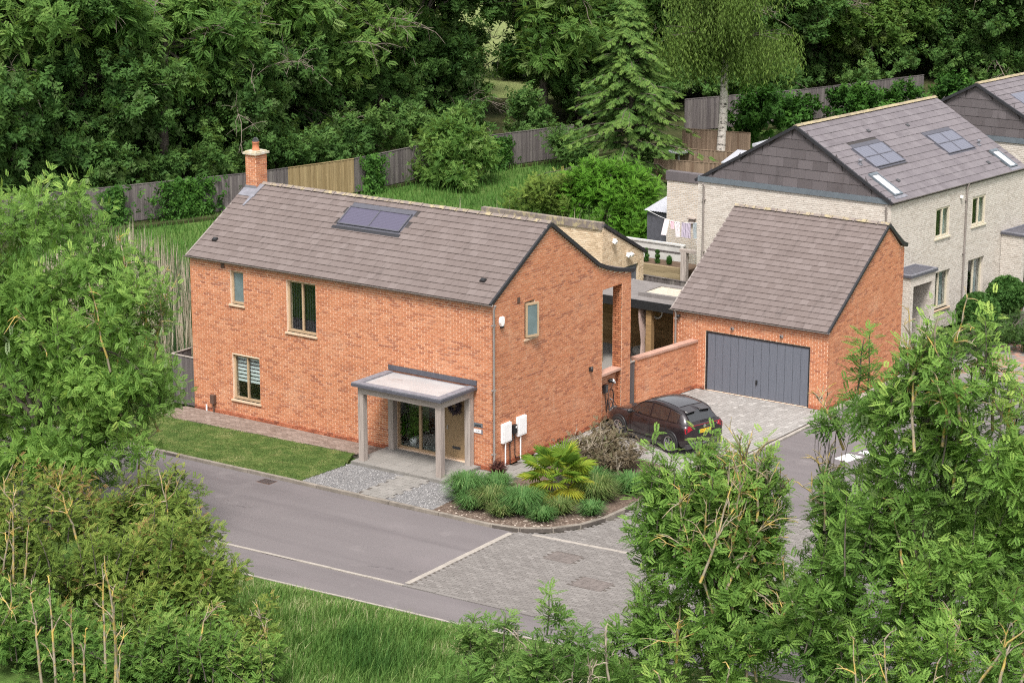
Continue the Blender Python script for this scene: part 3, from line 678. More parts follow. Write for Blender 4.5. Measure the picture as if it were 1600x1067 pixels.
MB().tube([wg.P(1.15, .98, .04), wg.P(1.15, .25, .04), wg.P(1.2, .15, .04), wg.P(1.38, .14, .05), wg.P(1.42, .02, .06)], .015, 6).build('cable', MAT['black'], bx, True)
lp = MB().lathe([(.0, 0), (.045, .0), (.05, .05), (.05, .16), (.0, .17)], (0, 0, 0), 12).mesh('wall_lamp', True)
lamp = link('wall_lamp', lp, house, (.09, 5.39, 1.97), MAT['black']); wall_box(house, 'lamp_mount', wg, 5.39, 2.05, .07, .12, .06, 'black', lamp, loc=(-.09, -5.39, -1.97))
ev = wall_box(house, 'charger', wi, .42, 1.10, .17, .26, .12, 'black')
wall_box(house, 'charger_front', wi, .42, 1.10, .11, .2, .01, 'dark_metal', ev, .121)
hl = MB().tube([wi.P(.70, 1.3, .03), wi.P(.72, 1.32, .10), wi.P(.82, 1.25, .13)], [.06, .07, .05], 10).build('cable_holster', MAT['black'], ev, True)
MB().tube([wi.P(.74, 1.33, .15), wi.P(.86, 1.22, .15)], [.05, .035], 10).build('charging_plug', MAT['white'], ev, True)
pts = [wi.P(.40, .97, .06)] + [wi.P(.40 + .02 * k, .97 - .14 * k, .06) for k in range(1, 6)]
for a in np.linspace(math.pi, math.pi * 4.6, 40): pts.append(wi.P(.70 + (.17 - .01 * (a > 8)) * math.cos(a), .72 + (.42 if a < 7 else .34) * math.sin(a) * (1 if math.sin(a) < 0 else .9), .06 + .012 * a / 3))
pts.append(wi.P(.80, 1.2, .12)); MB().tube(pts, .013, 5).build('charging_cable', MAT['black'], ev, True)
# name plates beside the door (illegible strokes) and flue lamp low on the wall
pl = wall_box(house, 'name_plate', wf, HL - .53, 1.39, .36, .13, .012, 'zinc')
sm = MB(); x = HL - .63
for wdt in (.03, .025, .032, .022, .03, .026, .03): sm.obox(wf.P(x + wdt / 2, 1.375, .016), wf.u * wdt / 2, Z3 * .022, wf.n * .002); x += wdt + .006
sm.build('lettering', MAT['black'], pl)
for a in (-.15, .15): MB().obox(wf.P(HL - .53 + a, 1.39, .016), wf.u * .012, Z3 * .012, wf.n * .004).build('screw', MAT['steel'], pl)
pl2 = wall_box(house, 'name_plate', wf, HL - .53, 1.19, .36, .14, .012, 'lead')
MB().obox(wf.P(HL - .54, 1.20, .017), wf.u * .14, Z3 * .052, wf.n * .003).build('white_insert', MAT['white'], pl2)
sm = MB(); x = HL - .60
for wdt in (.05, .02, .06): sm.obox(wf.P(x + wdt / 2, 1.205, .0215), wf.u * wdt / 2, Z3 * .012, wf.n * .001); x += wdt + .01
sm.build('lettering', MAT['steel'], pl2)
# the glazed entrance
a0, a1, t0, t1 = 8.5, 11.24, .12, 2.28; R_ = .14
dr = MB()
def dbar(mb, x0, x1, y0, y1, d0, d1): mb.obox((wf.P(x0, y0, d0) + wf.P(x1, y1, d1)) / 2, wf.u * (x1 - x0) / 2, Z3 * (y1 - y0) / 2, wf.n * abs(d1 - d0) / 2)
for r in ((a0, a0 + .07, t0, t1), (a1 - .07, a1, t0, t1), (a0 + .07, a1 - .07, t1 - .08, t1), (a0 + .07, a1 - .07, t0 - .02, t0 + .05), (9.33, 9.42, t0 + .05, t1 - .08), (10.28, 10.36, t0 + .05, t1 - .08)): dbar(dr, *r, -R_ - .08, -R_)
ds = dr.build('door_screen', MAT['frame'], house)
for x0, x1 in ((a0 + .07, 9.33), (9.42, 10.28)):
    m = MB(); dbar(m, x0, x1, t0 + .05, t1 - .08, -R_ - .045, -R_ - .037); m.build('pane', MAT['glass'], ds)
dl = MB(); dbar(dl, 10.365, a1 - .075, t0 + .055, t1 - .085, -R_ - .06, -R_ - .015); door = dl.build('door', MAT['door_tan'], house)
m = MB(); dbar(m, 10.62, 10.92, .42, .50, -R_ - .015, -R_ - .004); m.build('letter_plate', MAT['dark_metal'], door)
m = MB(); dbar(m, 10.43, 10.46, 1.02, 1.14, -R_ - .015, -R_ + .03); m.build('handle', MAT['steel'], door)
for t_ in (.75, 1.15, 1.55, 1.95):
    m = MB(); dbar(m, 10.42, a1 - .13, t_, t_ + .008, -R_ - .016, -R_ - .0135); m.build('door_groove', MAT['frame'], door)
# hallway behind the glass: floor, back wall, plant pot
MB().box(-HL + .3, -.36, .3, 5.8, .02, .11).build('floor', MAT['interior'], house)
MB().box(-4.8, -.4, 3.6, 3.7, .11, 2.5).build('partition', MAT['interior'], house)
MB().box(-HL + .3, -.36, .3, 5.8, 2.5, 2.7).build('upper_floor', MAT['interior'], house)
# porch: posts, beams, flat roof with raised kerb
porch = MB().box(-4.0, -.42, -1.9, -.02, -.06, .10).build('porch_slab', MAT['slabc'], house)
for i in range(8):
    for j in range(4):
        x = -3.985 + i * .443; y = -1.885 + j * .46
        MB().box(x, x + .435, y, y + .452, .10, .112 + rnd.uniform(0, .003), rnd.random()).build('paving_slab', MAT['paver_path'], porch)
pr_ = .1
for x, y in ((-3.72, -1.62), (-.76, -1.62), (-3.72, -.14), (-.76, -.14)):
    h = 2.26; MB().box(x - pr_, x + pr_, y - pr_, y + pr_, .112, h, rnd.random()).build('porch_post', MAT['oak'], house)
MB().box(-3.82, -.66, -1.72, -1.54, 2.262, 2.497, .3).build('porch_beam', MAT['oak_h'], house)
for x in (-3.72, -.76): MB().box(x - .09, x + .09, -1.535, -.03, 2.262, 2.497, .6).build('porch_beam', MAT['oak_h'], house)
pf = MB().box(-3.95, -.56, -1.86, -.004, 2.50, 2.562)
for b in ((-3.95, -.56, -1.86, -1.63), (-3.95, -3.68, -1.628, -.12), (-.80, -.56, -1.628, -.12)): pf.box(*b, 2.562, 2.62)
pf = pf.build('porch_roof', MAT['lead'], house)
MB().box(-3.96, -.55, -1.875, -1.862, 2.50, 2.585).box(-3.965, -3.952, -1.86, -.01, 2.50, 2.585).box(-.558, -.545, -1.86, -.01, 2.50, 2.585).build('porch_fascia', MAT['fascia_grey'], pf)
MB().box(-3.95, -.56, -.04, -.012, 2.62, 2.78).build('wall_flashing', MAT['fascia_grey'], pf)
t = NT("stained rooflight sheet", .3, .5); nn = t.noise(t.pos((1, 2, 1)), 1.1, 4); t.col(t.ramp(nn, [(.28, (.22, .175, .155)), (.36, (.34, .335, .34)), (.7, (.40, .395, .40))])); MAT['porch_sheet'] = t.m
MB().box(-3.675, -.805, -1.622, -.15, 2.563, 2.585).build('rooflight', MAT['porch_sheet'], pf)
# ================================================================== 2. garage
G0, G1, GY, GH = -.73, 5.25, 11.79, 2.67
GRY, GRZ, GB, GBZ = 16.03, 5.54, 17.36, 4.62
gar = thing('garage', "orange brick double garage with wide grey up and over door", 'garage', (G0, GY, 0))
w1 = Wall(gar, 'wall', (G0, GY, 0), (1, 0, 0), (0, -1, 0), [(0, 0), (G1 - G0, 0), (G1 - G0, GH), (0, GH)], [(1.31, 5.32, .002, 2.09)], plinth=.15)
w2 = Wall(gar, 'gable_wall', (G1, GY, 0), (0, 1, 0), (1, 0, 0), [(0, 0), (GB - GY, 0), (GB - GY, GBZ), (GB - GY - .35, GBZ + .12), (GRY - GY, GRZ), (0, GH)], plinth=.15, phase=.25)
w3 = Wall(gar, 'gable_wall', (G0, GY, 0), (0, 1, 0), (-1, 0, 0), [(.3, 0), (GB - GY, 0), (GB - GY, GBZ), (GRY - GY, GRZ), (.3, GH + .2)], plinth=.0)
w4 = Wall(gar, 'wall', (G0, GB, 0), (1, 0, 0), (0, 1, 0), [(.3, 0), (G1 - G0 - .3, 0), (G1 - G0 - .3, GBZ - .1), (.3, GBZ - .1)], bricks=False)
finish_bricks([w1, w2, w3])
gk = (GRZ - GH) / (GRY - GY); gx0, gx1 = G0 - .05, G1 + .05; gez = GH - .1 * gk + .1
gws, gns = unit(V(0, 1, gk)), unit(V(0, -gk, 1))
groof = roof_slab(gar, 'roof', [(gx0, GY - .1, gez), (gx1, GY - .1, gez), (gx1, GRY, GRZ + .1), (gx0, GRY, GRZ + .1)], .09, 'underlay')
roof_tiles(gar, groof, (gx0, GY - .1, gez), (1, 0, 0), gws, gns, gx1 - gx0, (GRY - GY + .1) * math.hypot(1, gk) - .04, .30, .262, 'tile')
roof_slab(gar, 'roof', [(gx0, GRY, GRZ + .1), (gx1, GRY, GRZ + .1), (gx1, GB + .1, GBZ + .08), (gx0, GB + .1, GBZ + .08)], .1, 'tile')
ridge_tiles(groof, (gx0, GRY, GRZ + .11), (gx1, GRY, GRZ + .11), .15, 'ridge')
verge(gar, [(G1, GY - .12, gez - .03), (G1, GRY, GRZ + .08)], (1, 0, 0), .07, .085)
verge(gar, [(G1, GRY, GRZ + .05), (G1, GB - .3, GBZ + .2), (G1, GB + .12, GBZ + .06)], (1, 0, 0), .075, .13)
verge(gar, [(G0, GY - .12, gez - .02), (G0, GRY, GRZ + .07)], (-1, 0, 0), .05, .06, 'gutter')
gutter(gar, (G0 - .08, GY - .065, GH + .04), (G1 + .08, GY - .065, GH + .04), (0, -1))
MB().box(G0, G1, GY - .015, GY + .02, GH - .06, GH + .04).build('fascia', MAT['gutter'], gar)
downpipe(gar, G0 + .16, GY - .03, .05, GH + .02, (0, -1), brackets=2)
# up and over door of vertical boards
fr = MB(); d0 = -.14
fr.box(.58, .64, GY + .03, GY + .12, 0, 2.09).box(4.53, 4.59, GY + .03, GY + .12, 0, 2.09).box(.64, 4.53, GY + .03, GY + .12, 2.03, 2.09)
t = NT("grey garage door", .55, .4); nn = t.noise(t.pos((60, 60, 2)), 1.0, 3); t.col(t.ramp(nn, [(.35, (.105, .115, .142)), (.7, (.128, .138, .168))])); MAT['gdoor'] = t.m
gd = fr.build('garage_door', MAT['black'], gar)
npan = 13; pw = 3.88 / npan
for i in range(npan):
    x = .645 + i * pw
    MB().box(x + .006, x + pw - .006, GY + .055, GY + .085, .02, 2.026).build('door_panel', MAT['gdoor'], gd)
MB().box(.645, 4.525, GY + .087, GY + .11, .015, 2.028).build('door_backing', MAT['black'], gd)
hd = MB(); hd.obox((2.58, GY + .035, .56), (.03, 0, 0), (0, .02, 0), (0, 0, .07)); hd.obox((2.58, GY + .01, .53), (.012, 0, 0), (0, .02, 0), (0, 0, .05)); hd.build('handle', MAT['black'], gd)
for x in (1.63, 3.52):
    l = MB().box(x - .06, x + .06, GY - .03, GY - .002, 2.26, 2.36).box(x - .04, x + .04, GY - .09, GY - .032, 2.29, 2.35).build('wall_lamp', MAT['steel'], gar)
    MB().box(x - .03, x + .03, GY - .098, GY - .0905, 2.30, 2.34).build('lens', MAT['black'], l)
cm = MB().lathe([(0, -.05), (.05, -.04), (.06, 0), (.05, .05), (0, .06)], (-.47, GY - .09, 2.47), 10); cm.box(-.51, -.43, GY - .06, GY - .002, 2.44, 2.52); cm.build('camera_dome', MAT['black'], gar, True)
# concrete strip along the garage side
box('footing_strip', MAT['concrete'], None, G1 + .03, G1 + .28, GY - .02, GB + .4, -.10, .02, kind='structure')

# ================================================================== 3. brick garden wall and gate
gw = thing('garden_wall', "low orange brick wall with pink coping running up to garage", 'wall', (-.1, 8.5, 0))
p0, p1 = V(-.14, 8.5, 0), V(.26, GY - .005, 0); uu = unit(p1 - p0); nn_ = unit(V(uu[1], -uu[0], 0)); LW = np.linalg.norm(p1 - p0)
gwl = Wall(gw, 'wall', p0, uu, nn_, [(0, 0), (LW, 0), (LW, 1.64), (0, 1.64)], th=.22, plinth=.15)
e2 = Wall(gw, 'wall_end', p0 + uu * -.002 - nn_ * .22, nn_, -uu, [(0, 0), (.22, 0), (.22, 1.64), (0, 1.64)], th=.02, phase=.5)
finish_bricks([gwl, e2])
for k in range(6):
    a, b = k * LW / 6, (k + 1) * LW / 6
    MB().obox(p0 + uu * (a + b) / 2 - nn_ * .11 + Z3 * (1.685 + rnd.uniform(-.002, .002)), uu * ((b - a) / 2 - .004), nn_ * .145, Z3 * .04, rnd.random()).build('coping_stone', MAT['coping'], gw)
gate = thing('garden_gate', "narrow weathered board gate between brick pier and garden wall", 'gate', (-.2, 8.18, 0))
for k in range(5): MB().box(-.235, -.205, 7.895 + k * .116, 7.895 + k * .116 + .11, .04, 1.60, rnd.random()).build('gate_board', MAT['fence_grey'], gate)
for z in (.3, .85, 1.4): MB().box(-.275, -.24, 7.9, 8.47, z, z + .09, .5).build('rail', MAT['fence_grey'], gate)
MB().box(-.25, -.18, 7.89, 8.47, 1.604, 1.64, .9).build('gate_cap', MAT['oak_h'], gate)

# ================================================================== 4. pale semi detached houses behind
def pale_house(root, E1, E2, Gl, ze, apex, full=True):
    """E1,E2: front eave corners (near, far); Gl: back corner of the near gable; apex (x,y,z) on the near gable"""
    E1, E2, Gl, A = V(*E1, 0), V(*E2, 0), V(*Gl, 0), V(*apex)
    uf = unit(E2 - E1); nf = unit(V(uf[1], -uf[0], 0)); ug = unit(E1 - Gl); ng = unit(V(ug[1], -ug[0], 0))
    LF, LG = np.linalg.norm(E2 - E1), np.linalg.norm(E1 - Gl)
    return E1, E2, Gl, A, uf, nf, ug, ng, LF, LG
E1, E2, GL, AP, uf, nf, ug, ng, LF, LG = pale_house(None, (3.13, 20.6), (4.16, 30.4), (-5.08, 20.75), 5.4, (-.87, 20.64, 7.78))
pale = thing('pale_house', "pale grey brick house pair with dark tiled gable and skylights", 'house', tuple(E1))
PZ = 5.4
hole_f = [(3.17, 4.44, .78, 2.24), (3.22, 4.22, 3.58, 4.72), (5.8, 7.0, .5, 2.32), (5.9, 6.9, 3.64, 4.77), (.62, 1.5, .002, 2.15)]
q1 = Wall(pale, 'wall', E1, uf, nf, [(0, 0), (LF, 0), (LF, PZ), (0, PZ)], hole_f, mortar='pale_mortar', brick='pale_brick')
q2 = Wall(pale, 'gable_wall', GL, ug, ng, [(0, 0), (LG, 0), (LG, PZ - .05), (0, PZ - .05)], mortar='pale_mortar', brick='pale_brick')
FB = GL + uf * LF
q3 = Wall(pale, 'gable_wall', FB, unit(E2 - FB), -ng, [(.3, 0), (LG - .3, 0), (LG - .3, PZ), (LG / 2, 7.8), (.3, PZ)], mortar='pale_mortar', bricks=False)
q4 = Wall(pale, 'wall', GL, uf, -nf, [(.3, 0), (LF - .3, 0), (LF - .3, PZ), (.3, PZ)], [(2, 3.2, 3.3, 4.6), (6, 7.2, 3.3, 4.6)], mortar='pale_mortar', bricks=False)
finish_bricks([q1, q2], 0)
# tiled gable above a blue grey band
aS = float((AP - GL) @ ug); TW, TG = .62, .36
z0c = PZ + .17; kL, kR = (AP[2] - PZ) / aS, (AP[2] - PZ) / (LG - aS)
MB().add([q2.P(0, PZ - .04, -.0), q2.P(LG, PZ - .04, 0), q2.P(aS, AP[2], 0), q2.P(0, PZ - .04, -.25), q2.P(LG, PZ - .04, -.25), q2.P(aS, AP[2], -.25)], [(0, 1, 2), (5, 4, 3), (0, 3, 4, 1), (1, 4, 5, 2), (2, 5, 3, 0)]).build('gable_cladding', MAT['underlay'], pale)
clad = [o for o in pale.children if o.name.startswith('gable_cladding')][0]
def hang_tiles(clad, W, aS, LG, z0, zt, kl, kr, zbase, TW, TG, mat, n=300):
    r = 0; z = z0
    while z < zt - .05:
        zb = min(z + TG, zt); lo, hi = (zb - zbase) / kl, LG - (zb - zbase) / kr; lo2, hi2 = (z - zbase) / kl, LG - (z - zbase) / kr
        s = -(r % 2) * TW / 2
        while s < LG:
            a, b = s + .003, s + TW - .003
            aa, bb = max(a, lo2), min(b, hi2); ta, tb = max(a, lo), min(b, hi)
            if bb - aa > .04:
                ta, tb = min(max(ta, aa), bb), max(min(tb, bb), aa)
                vs = [W.P(aa, z, .028), W.P(bb, z, .028), W.P(tb, zb, .012), W.P(ta, zb, .012), W.P(aa, z, .002), W.P(bb, z, .002), W.P(tb, zb, .002), W.P(ta, zb, .002)]
                MB().add(vs, [(0, 1, 2, 3), (0, 4, 5, 1), (1, 5, 6, 2), (2, 6, 7, 3), (3, 7, 4, 0)], rnd.random()).build('cladding_tile', MAT[mat], clad, loc=(0, 0, 0))
            s += TW
        z = zb; r += 1
hang_tiles(clad, q2, aS, LG, z0c, AP[2] - .02, kL, kR, PZ, TW, TG, 'cladding')
MB().obox(q2.P(LG / 2, PZ + .06, .025), ug * (LG / 2 - .02), Z3 * .105, ng * .035).build('gable_band', MAT['zinc'], pale)
# roof: ridge runs from the apex along the front direction
RE = AP + uf * (LF - .35) ; ov = .12
def rp(s, t, up=0.0):                     # s along the ridge, t 0 at eave .. 1 at ridge, front slope
    e = E1 + nf * ov + Z3 * (PZ + .02); r = AP + Z3 * .1; return e + uf * s + (r - e) * t
pe0, pr0 = rp(-.05, 0), rp(-.05, 1); wsl = unit(pr0 - pe0); SL = np.linalg.norm(pr0 - pe0); nsl = unit(np.cross(uf, wsl)); nsl = nsl if nsl[2] > 0 else -nsl
LR = LF + .1
proof = MB().add([pe0, pe0 + uf * LR, pr0 + uf * LR, pr0] + [q - nsl * .09 for q in (pe0, pe0 + uf * LR, pr0 + uf * LR, pr0)], [(0, 1, 2, 3), (7, 6, 5, 4), (0, 4, 5, 1), (1, 5, 6, 2), (2, 6, 7, 3), (3, 7, 4, 0)]).build('roof', MAT['underlay'], pale)
def rs_of(px): return px
def slope_pt(s, t, h=.03): return pe0 + uf * s + wsl * t + nsl * h
def slope_box(mb, s0, s1, t0, t1, h0, h1): return mb.add([slope_pt(s, t, h) for h in (h0, h1) for s, t in ((s0, t0), (s1, t0), (s1, t1), (s0, t1))], BOXF)
PANELS = [(1.4, 3.45, 1.85, 3.05), (6.35, 8.3, 1.65, 2.85)]
SKY = [(.5, 1.05, .3, 1.6), (8.85, 9.4, .2, 1.3)]
roof_tiles(pale, proof, pe0, uf, wsl, nsl, LR, SL - .05, .33, .33, 'slate', skip=[(a - .05, b + .05, c - .05, d + .2) for a, b, c, d in PANELS] + SKY, thick=.022)
bk = GL - nf * ov + Z3 * (PZ + .02)
MB().add([bk, bk + uf * LR, pr0 + uf * LR, pr0] + [q - Z3 * .1 for q in (bk, bk + uf * LR, pr0 + uf * LR, pr0)], [(3, 2, 1, 0), (4, 5, 6, 7), (0, 1, 5, 4), (1, 2, 6, 5), (2, 3, 7, 6), (3, 0, 4, 7)]).build('roof', MAT['slate'], pale)
ridge_tiles(proof, pr0 + Z3 * .01, pr0 + uf * LR + Z3 * .01, .15, 'slate_ridge')
verge(pale, [pe0 - nsl * .04 + uf * .04, pr0 - Z3 * .03 + uf * .04], ng, .09, .11)
verge(pale, [bk - Z3 * .05 + uf * .03, pr0 - Z3 * .03 + uf * .03], ng, .09, .11)
gutter(pale, E1 + Z3 * (PZ + .04) + nf * .02, E2 + Z3 * (PZ + .04) + nf * .02, nf[:2], r=.055)
for a, b, c, d in PANELS:
    m = MB(); slope_box(m, a - .05, b + .05, c - .08, d + .2, -.03, .012)
    for bx_ in ((a, b, c, c + .035), (a, b, d - .03, d), (a, a + .03, c + .035, d - .03), (b - .03, b, c + .035, d - .03), ((a + b) / 2 - .02, (a + b) / 2 + .02, c + .035, d - .03), (a + .03, (a + b) / 2 - .02, (c + d) / 2 - .02, (c + d) / 2 + .02), ((a + b) / 2 + .02, b - .03, (c + d) / 2 - .02, (c + d) / 2 + .02)): slope_box(m, *bx_, .012, .06)
    sp_ = m.build('solar_panel', MAT['fascia_grey'], pale)
    for i in range(2):
        for j in range(2):
            m = MB(); x0 = a + .03 if i == 0 else (a + b) / 2 + .02; x1 = (a + b) / 2 - .02 if i == 0 else b - .03
            y0 = c + .035 if j == 0 else (c + d) / 2 + .02; y1 = (c + d) / 2 - .02 if j == 0 else d - .03
            slope_box(m, x0, x1, y0, y1, .012, .045); m.build('panel_glass', MAT['solar_blue'], sp_, loc=(0, 0, 0))
for a, b, c, d in SKY:
    m = MB(); slope_box(m, a, b, c, c + .06, -.02, .08); slope_box(m, a, b, d - .12, d, -.02, .09); slope_box(m, a, a + .06, c + .06, d - .12, -.02, .08); slope_box(m, b - .06, b, c + .06, d - .12, -.02, .08)
    sk = m.build('skylight', MAT['zinc'], pale); m = MB(); slope_box(m, a + .06, b - .06, c + .06, d - .12, .02, .055); m.build('pane', MAT['rooflight_glass'], sk, loc=(0, 0, 0))
    m = MB(); slope_box(m, a - .1, b + .15, c - .16, c - .01, .016, .03); m.build('apron_flashing', MAT['lead'], sk, loc=(0, 0, 0))
for s_, t_, big in ((.8, 2.2, 1), (8.75, 1.75, 1), (1.7, 1.0, 0), (7.95, .75, 0), (3.5, 3.75, 0), (6.1, 3.6, 0)):
    m = MB(); slope_box(m, s_ - .08, s_ + .08, t_ - .08, t_ + .06, -.01, .05)
    if big: m.tube([slope_pt(s_, t_, .03), slope_pt(s_, t_, .03) + Z3 * .14], .05, 8); m.lathe([(.09, 0), (.09, .04), (.03, .07)], slope_pt(s_, t_, .03) + Z3 * .13, 8)
    m.build('roof_vent', MAT['dark_metal'] if not big else MAT['lead'], pale)
# windows and doors of the front
window(pale, q1, *hole_f[0], 2, frame='frame_cream', sill='sill', blind='curtain', rec=.12)
window(pale, q1, *hole_f[1], 2, frame='frame_cream', sill='frame_cream', blind='curtain', rec=.03)
window(pale, q1, *hole_f[2], 2, frame='frame_cream', sill='sill', blind='curtain', rec=.12)
window(pale, q1, *hole_f[3], 2, frame='frame_cream', sill='frame_cream', blind='curtain', rec=.03)
d_ = MB().obox(q1.P(1.06, 1.07, -.12), uf * .43, Z3 * 1.06, nf * .025).build('front_door', MAT['fascia_grey'], pale)
MB().obox(q1.P(1.35, 1.0, -.08), uf * .02, Z3 * .09, nf * .03).build('handle', MAT['black'], d_)
def brick_porch(root, s0, s1, dep, h, cap_mat='fascia_grey'):
    """brick porch: two cheeks, lintel, flat lead roof"""
    O = E1 + uf * s0 + nf * .01; L = s1 - s0; tk = .22
    a = Wall(root, 'porch_wall', O + nf * dep - uf * 0, -nf, -uf, [(0, 0), (dep, 0), (dep, h), (0, h)], th=tk, mortar='pale_mortar', brick='pale_brick', plinth=.15)
    b = Wall(root, 'porch_wall', O + nf * dep + uf * (L - tk), -nf, -uf, [(.0, 0), (dep, 0), (dep, h - .35), (.0, h - .35)], th=tk, mortar='pale_mortar', brick='pale_brick')
    f = Wall(root, 'porch_front', O + nf * dep, uf, nf, [(0, 0), (tk, 0), (tk, h - .35), (L - tk, h - .35), (L - tk, 0), (L, 0), (L, h), (0, h)], th=.1, mortar='pale_mortar', brick='pale_brick', plinth=.15)
    c = O + uf * L / 2 + nf * (dep / 2 + .02); m = MB(); m.obox(c + Z3 * (h + .045), uf * (L / 2 + .06), nf * (dep / 2 + .04), Z3 * .04)
    r = m.build('porch_roof', MAT[cap_mat], root); m = MB()
    for cc, x, y in ((c + nf * (dep / 2), L / 2 + .06, .04), (c - nf * (dep / 2 - .02), L / 2 + .06, .02), (c + uf * (L / 2 + .02), .04, dep / 2 - .045), (c - uf * (L / 2 + .02), .04, dep / 2 - .045)): m.obox(cc + Z3 * (h + .105), uf * x, nf * y, Z3 * .02)
    m.build('porch_edge', MAT['lead'], r, loc=(0, 0, 0))
    return [a, b, f]
P1 = brick_porch(pale, .0, 1.75, .95, 2.75)
P2 = brick_porch(pale, 8.25, 10.25, .95, 3.0)
finish_bricks(P1 + P2, 0)
dp = downpipe(pale, *(E1 + uf * 5.35)[:2], .1, PZ, nf[:2], brackets=3)
downpipe(pale, *(GL + ug * .3)[:2], .1, PZ - .1, ng[:2], brackets=3)
downpipe(pale, *(GL + ug * (LG - .15))[:2], .1, PZ - .1, ng[:2], brackets=3)
MB().obox(q1.P(4.95, 4.95, .06), uf * .04, Z3 * .05, nf * .05).build('security_light', MAT['white'], pale)
MB().obox(q2.P(LG - .75, 4.35, .12), ug * .12, Z3 * .06, ng * .1).obox(q2.P(LG - .75, 4.42, .05), ug * .08, Z3 * .07, ng * .04).build('flood_light', MAT['white'], pale)
# rear block of the same house
RX0, RX1, RYY = -9.75, -5.25, 26.2
q5 = Wall(pale, 'rear_block', (RX0, RYY, 0), (1, 0, 0), (0, -1, 0), [(0, 0), (RX1 - RX0, 0), (RX1 - RX0, 4.1), (0, 4.1)], th=.25, mortar='cream_mortar', brick='pale_brick')
finish_bricks([q5], 0)
MB().box(RX0 + .26, RX1, RYY + .26, RYY + 3.4, .1, 3.9).build('rear_block', MAT['pale_mortar'], pale)
for k in range(8): MB().box(RX0 - .03 + k * .56, RX0 - .035 + (k + 1) * .56, RYY - .05, RYY + .3, 4.11, 4.48, rnd.random()).build('parapet_tile', MAT['cladding'], pale)
MB().box(RX0 + 1.15, RX0 + 1.4, RYY - .12, RYY - .002, 2.4, 2.6).box(RX0 + 1.1, RX0 + 1.45, RYY - .18, RYY - .002, 2.605, 2.63).build('bird_box', MAT['oak'], pale)

# second pale house: gable behind the first
pale2 = thing('pale_house', "farther pale brick house with dark tiled gable behind skylight roof", 'house', (.4, 34, 0))
g2 = V(-3.8, 34.1, 0); u2 = unit(V(1, -.02, 0)); n2 = unit(V(u2[1], -u2[0], 0)); uf2 = unit(V(.1, 1, 0)); L2 = 8.4; Z2 = 5.75; A2 = V(.43, 34.0, 7.95); s2 = float((A2 - g2) @ u2)
r1 = Wall(pale2, 'gable_wall', g2, u2, n2, [(0, 0), (L2, 0), (L2, Z2), (0, Z2)], mortar='pale_mortar', brick='pale_brick')
finish_bricks([r1], 0)
cl2 = MB().add([r1.P(0, Z2 - .02, 0), r1.P(L2, Z2 - .02, 0), r1.P(s2, A2[2], 0), r1.P(0, Z2 - .02, -.25), r1.P(L2, Z2 - .02, -.25), r1.P(s2, A2[2], -.25)], [(0, 1, 2), (5, 4, 3), (0, 3, 4, 1), (1, 4, 5, 2), (2, 5, 3, 0)]).build('gable_cladding', MAT['underlay'], pale2)
hang_tiles(cl2, r1, s2, L2, Z2 + .2, A2[2] - .02, (A2[2] - Z2) / s2, (A2[2] - Z2) / (L2 - s2), Z2, TW, TG, 'cladding')
MB().obox(r1.P(L2 / 2, Z2 + .08, .025), u2 * (L2 / 2 - .02), Z3 * .11, n2 * .035).build('gable_band', MAT['zinc'], pale2)
e0 = r1.P(L2 + .12, Z2 + .02, .05); a0_ = A2 + Z3 * .1 + n2 * .05; w_ = unit(a0_ - e0); S2 = np.linalg.norm(a0_ - e0); nn2 = unit(np.cross(uf2, w_)); nn2 = nn2 if nn2[2] > 0 else -nn2
rf2 = MB().add([e0, e0 + uf2 * 9, a0_ + uf2 * 9, a0_] + [q - nn2 * .09 for q in (e0, e0 + uf2 * 9, a0_ + uf2 * 9, a0_)], [(0, 1, 2, 3), (7, 6, 5, 4), (0, 4, 5, 1), (1, 5, 6, 2), (2, 6, 7, 3), (3, 7, 4, 0)]).build('roof', MAT['underlay'], pale2)
roof_tiles(pale2, rf2, e0, uf2, w_, nn2, 9, S2 - .05, .33, .33, 'slate', n_ind=200)
b0 = r1.P(-.12, Z2 + .02, .05)
MB().add([b0, b0 + uf2 * 9, a0_ + uf2 * 9, a0_] + [q - Z3 * .1 for q in (b0, b0 + uf2 * 9, a0_ + uf2 * 9, a0_)], [(3, 2, 1, 0), (4, 5, 6, 7), (0, 1, 5, 4), (1, 2, 6, 5), (2, 3, 7, 6), (3, 0, 4, 7)]).build('roof', MAT['slate'], pale2)
ridge_tiles(rf2, a0_ + Z3 * .01, a0_ + uf2 * 9 + Z3 * .01, .15, 'slate_ridge')
verge(pale2, [e0 - nn2 * .04, a0_ - Z3 * .04], n2, .09, .11); verge(pale2, [b0 - Z3 * .05, a0_ - Z3 * .04], n2, .09, .11)
m = MB()
for t_ in ((1.0, 2.9, 2.05, 3.75),):
    a, b, c, d = t_; pt = lambda s, t, h: e0 + uf2 * s + w_ * t + nn2 * h
    MB().add([pt(s, t, h) for h in (.0, .05) for s, t in ((a, c), (b, c), (b, d), (a, d))], BOXF).build('solar_panel', MAT['solar_blue'], pale2)
for nm, O_, u_, n_, L_ in (('wall', e0 * V(1, 1, 0) - u2 * .12, uf2, unit(V(uf2[1], -uf2[0], 0)), 9), ('wall', g2, uf2, -unit(V(uf2[1], -uf2[0], 0)), 9)):
    Wall(pale2, nm, O_, u_, n_, [(.3, 0), (L_, 0), (L_, Z2), (.3, Z2)], mortar='pale_mortar', bricks=False)

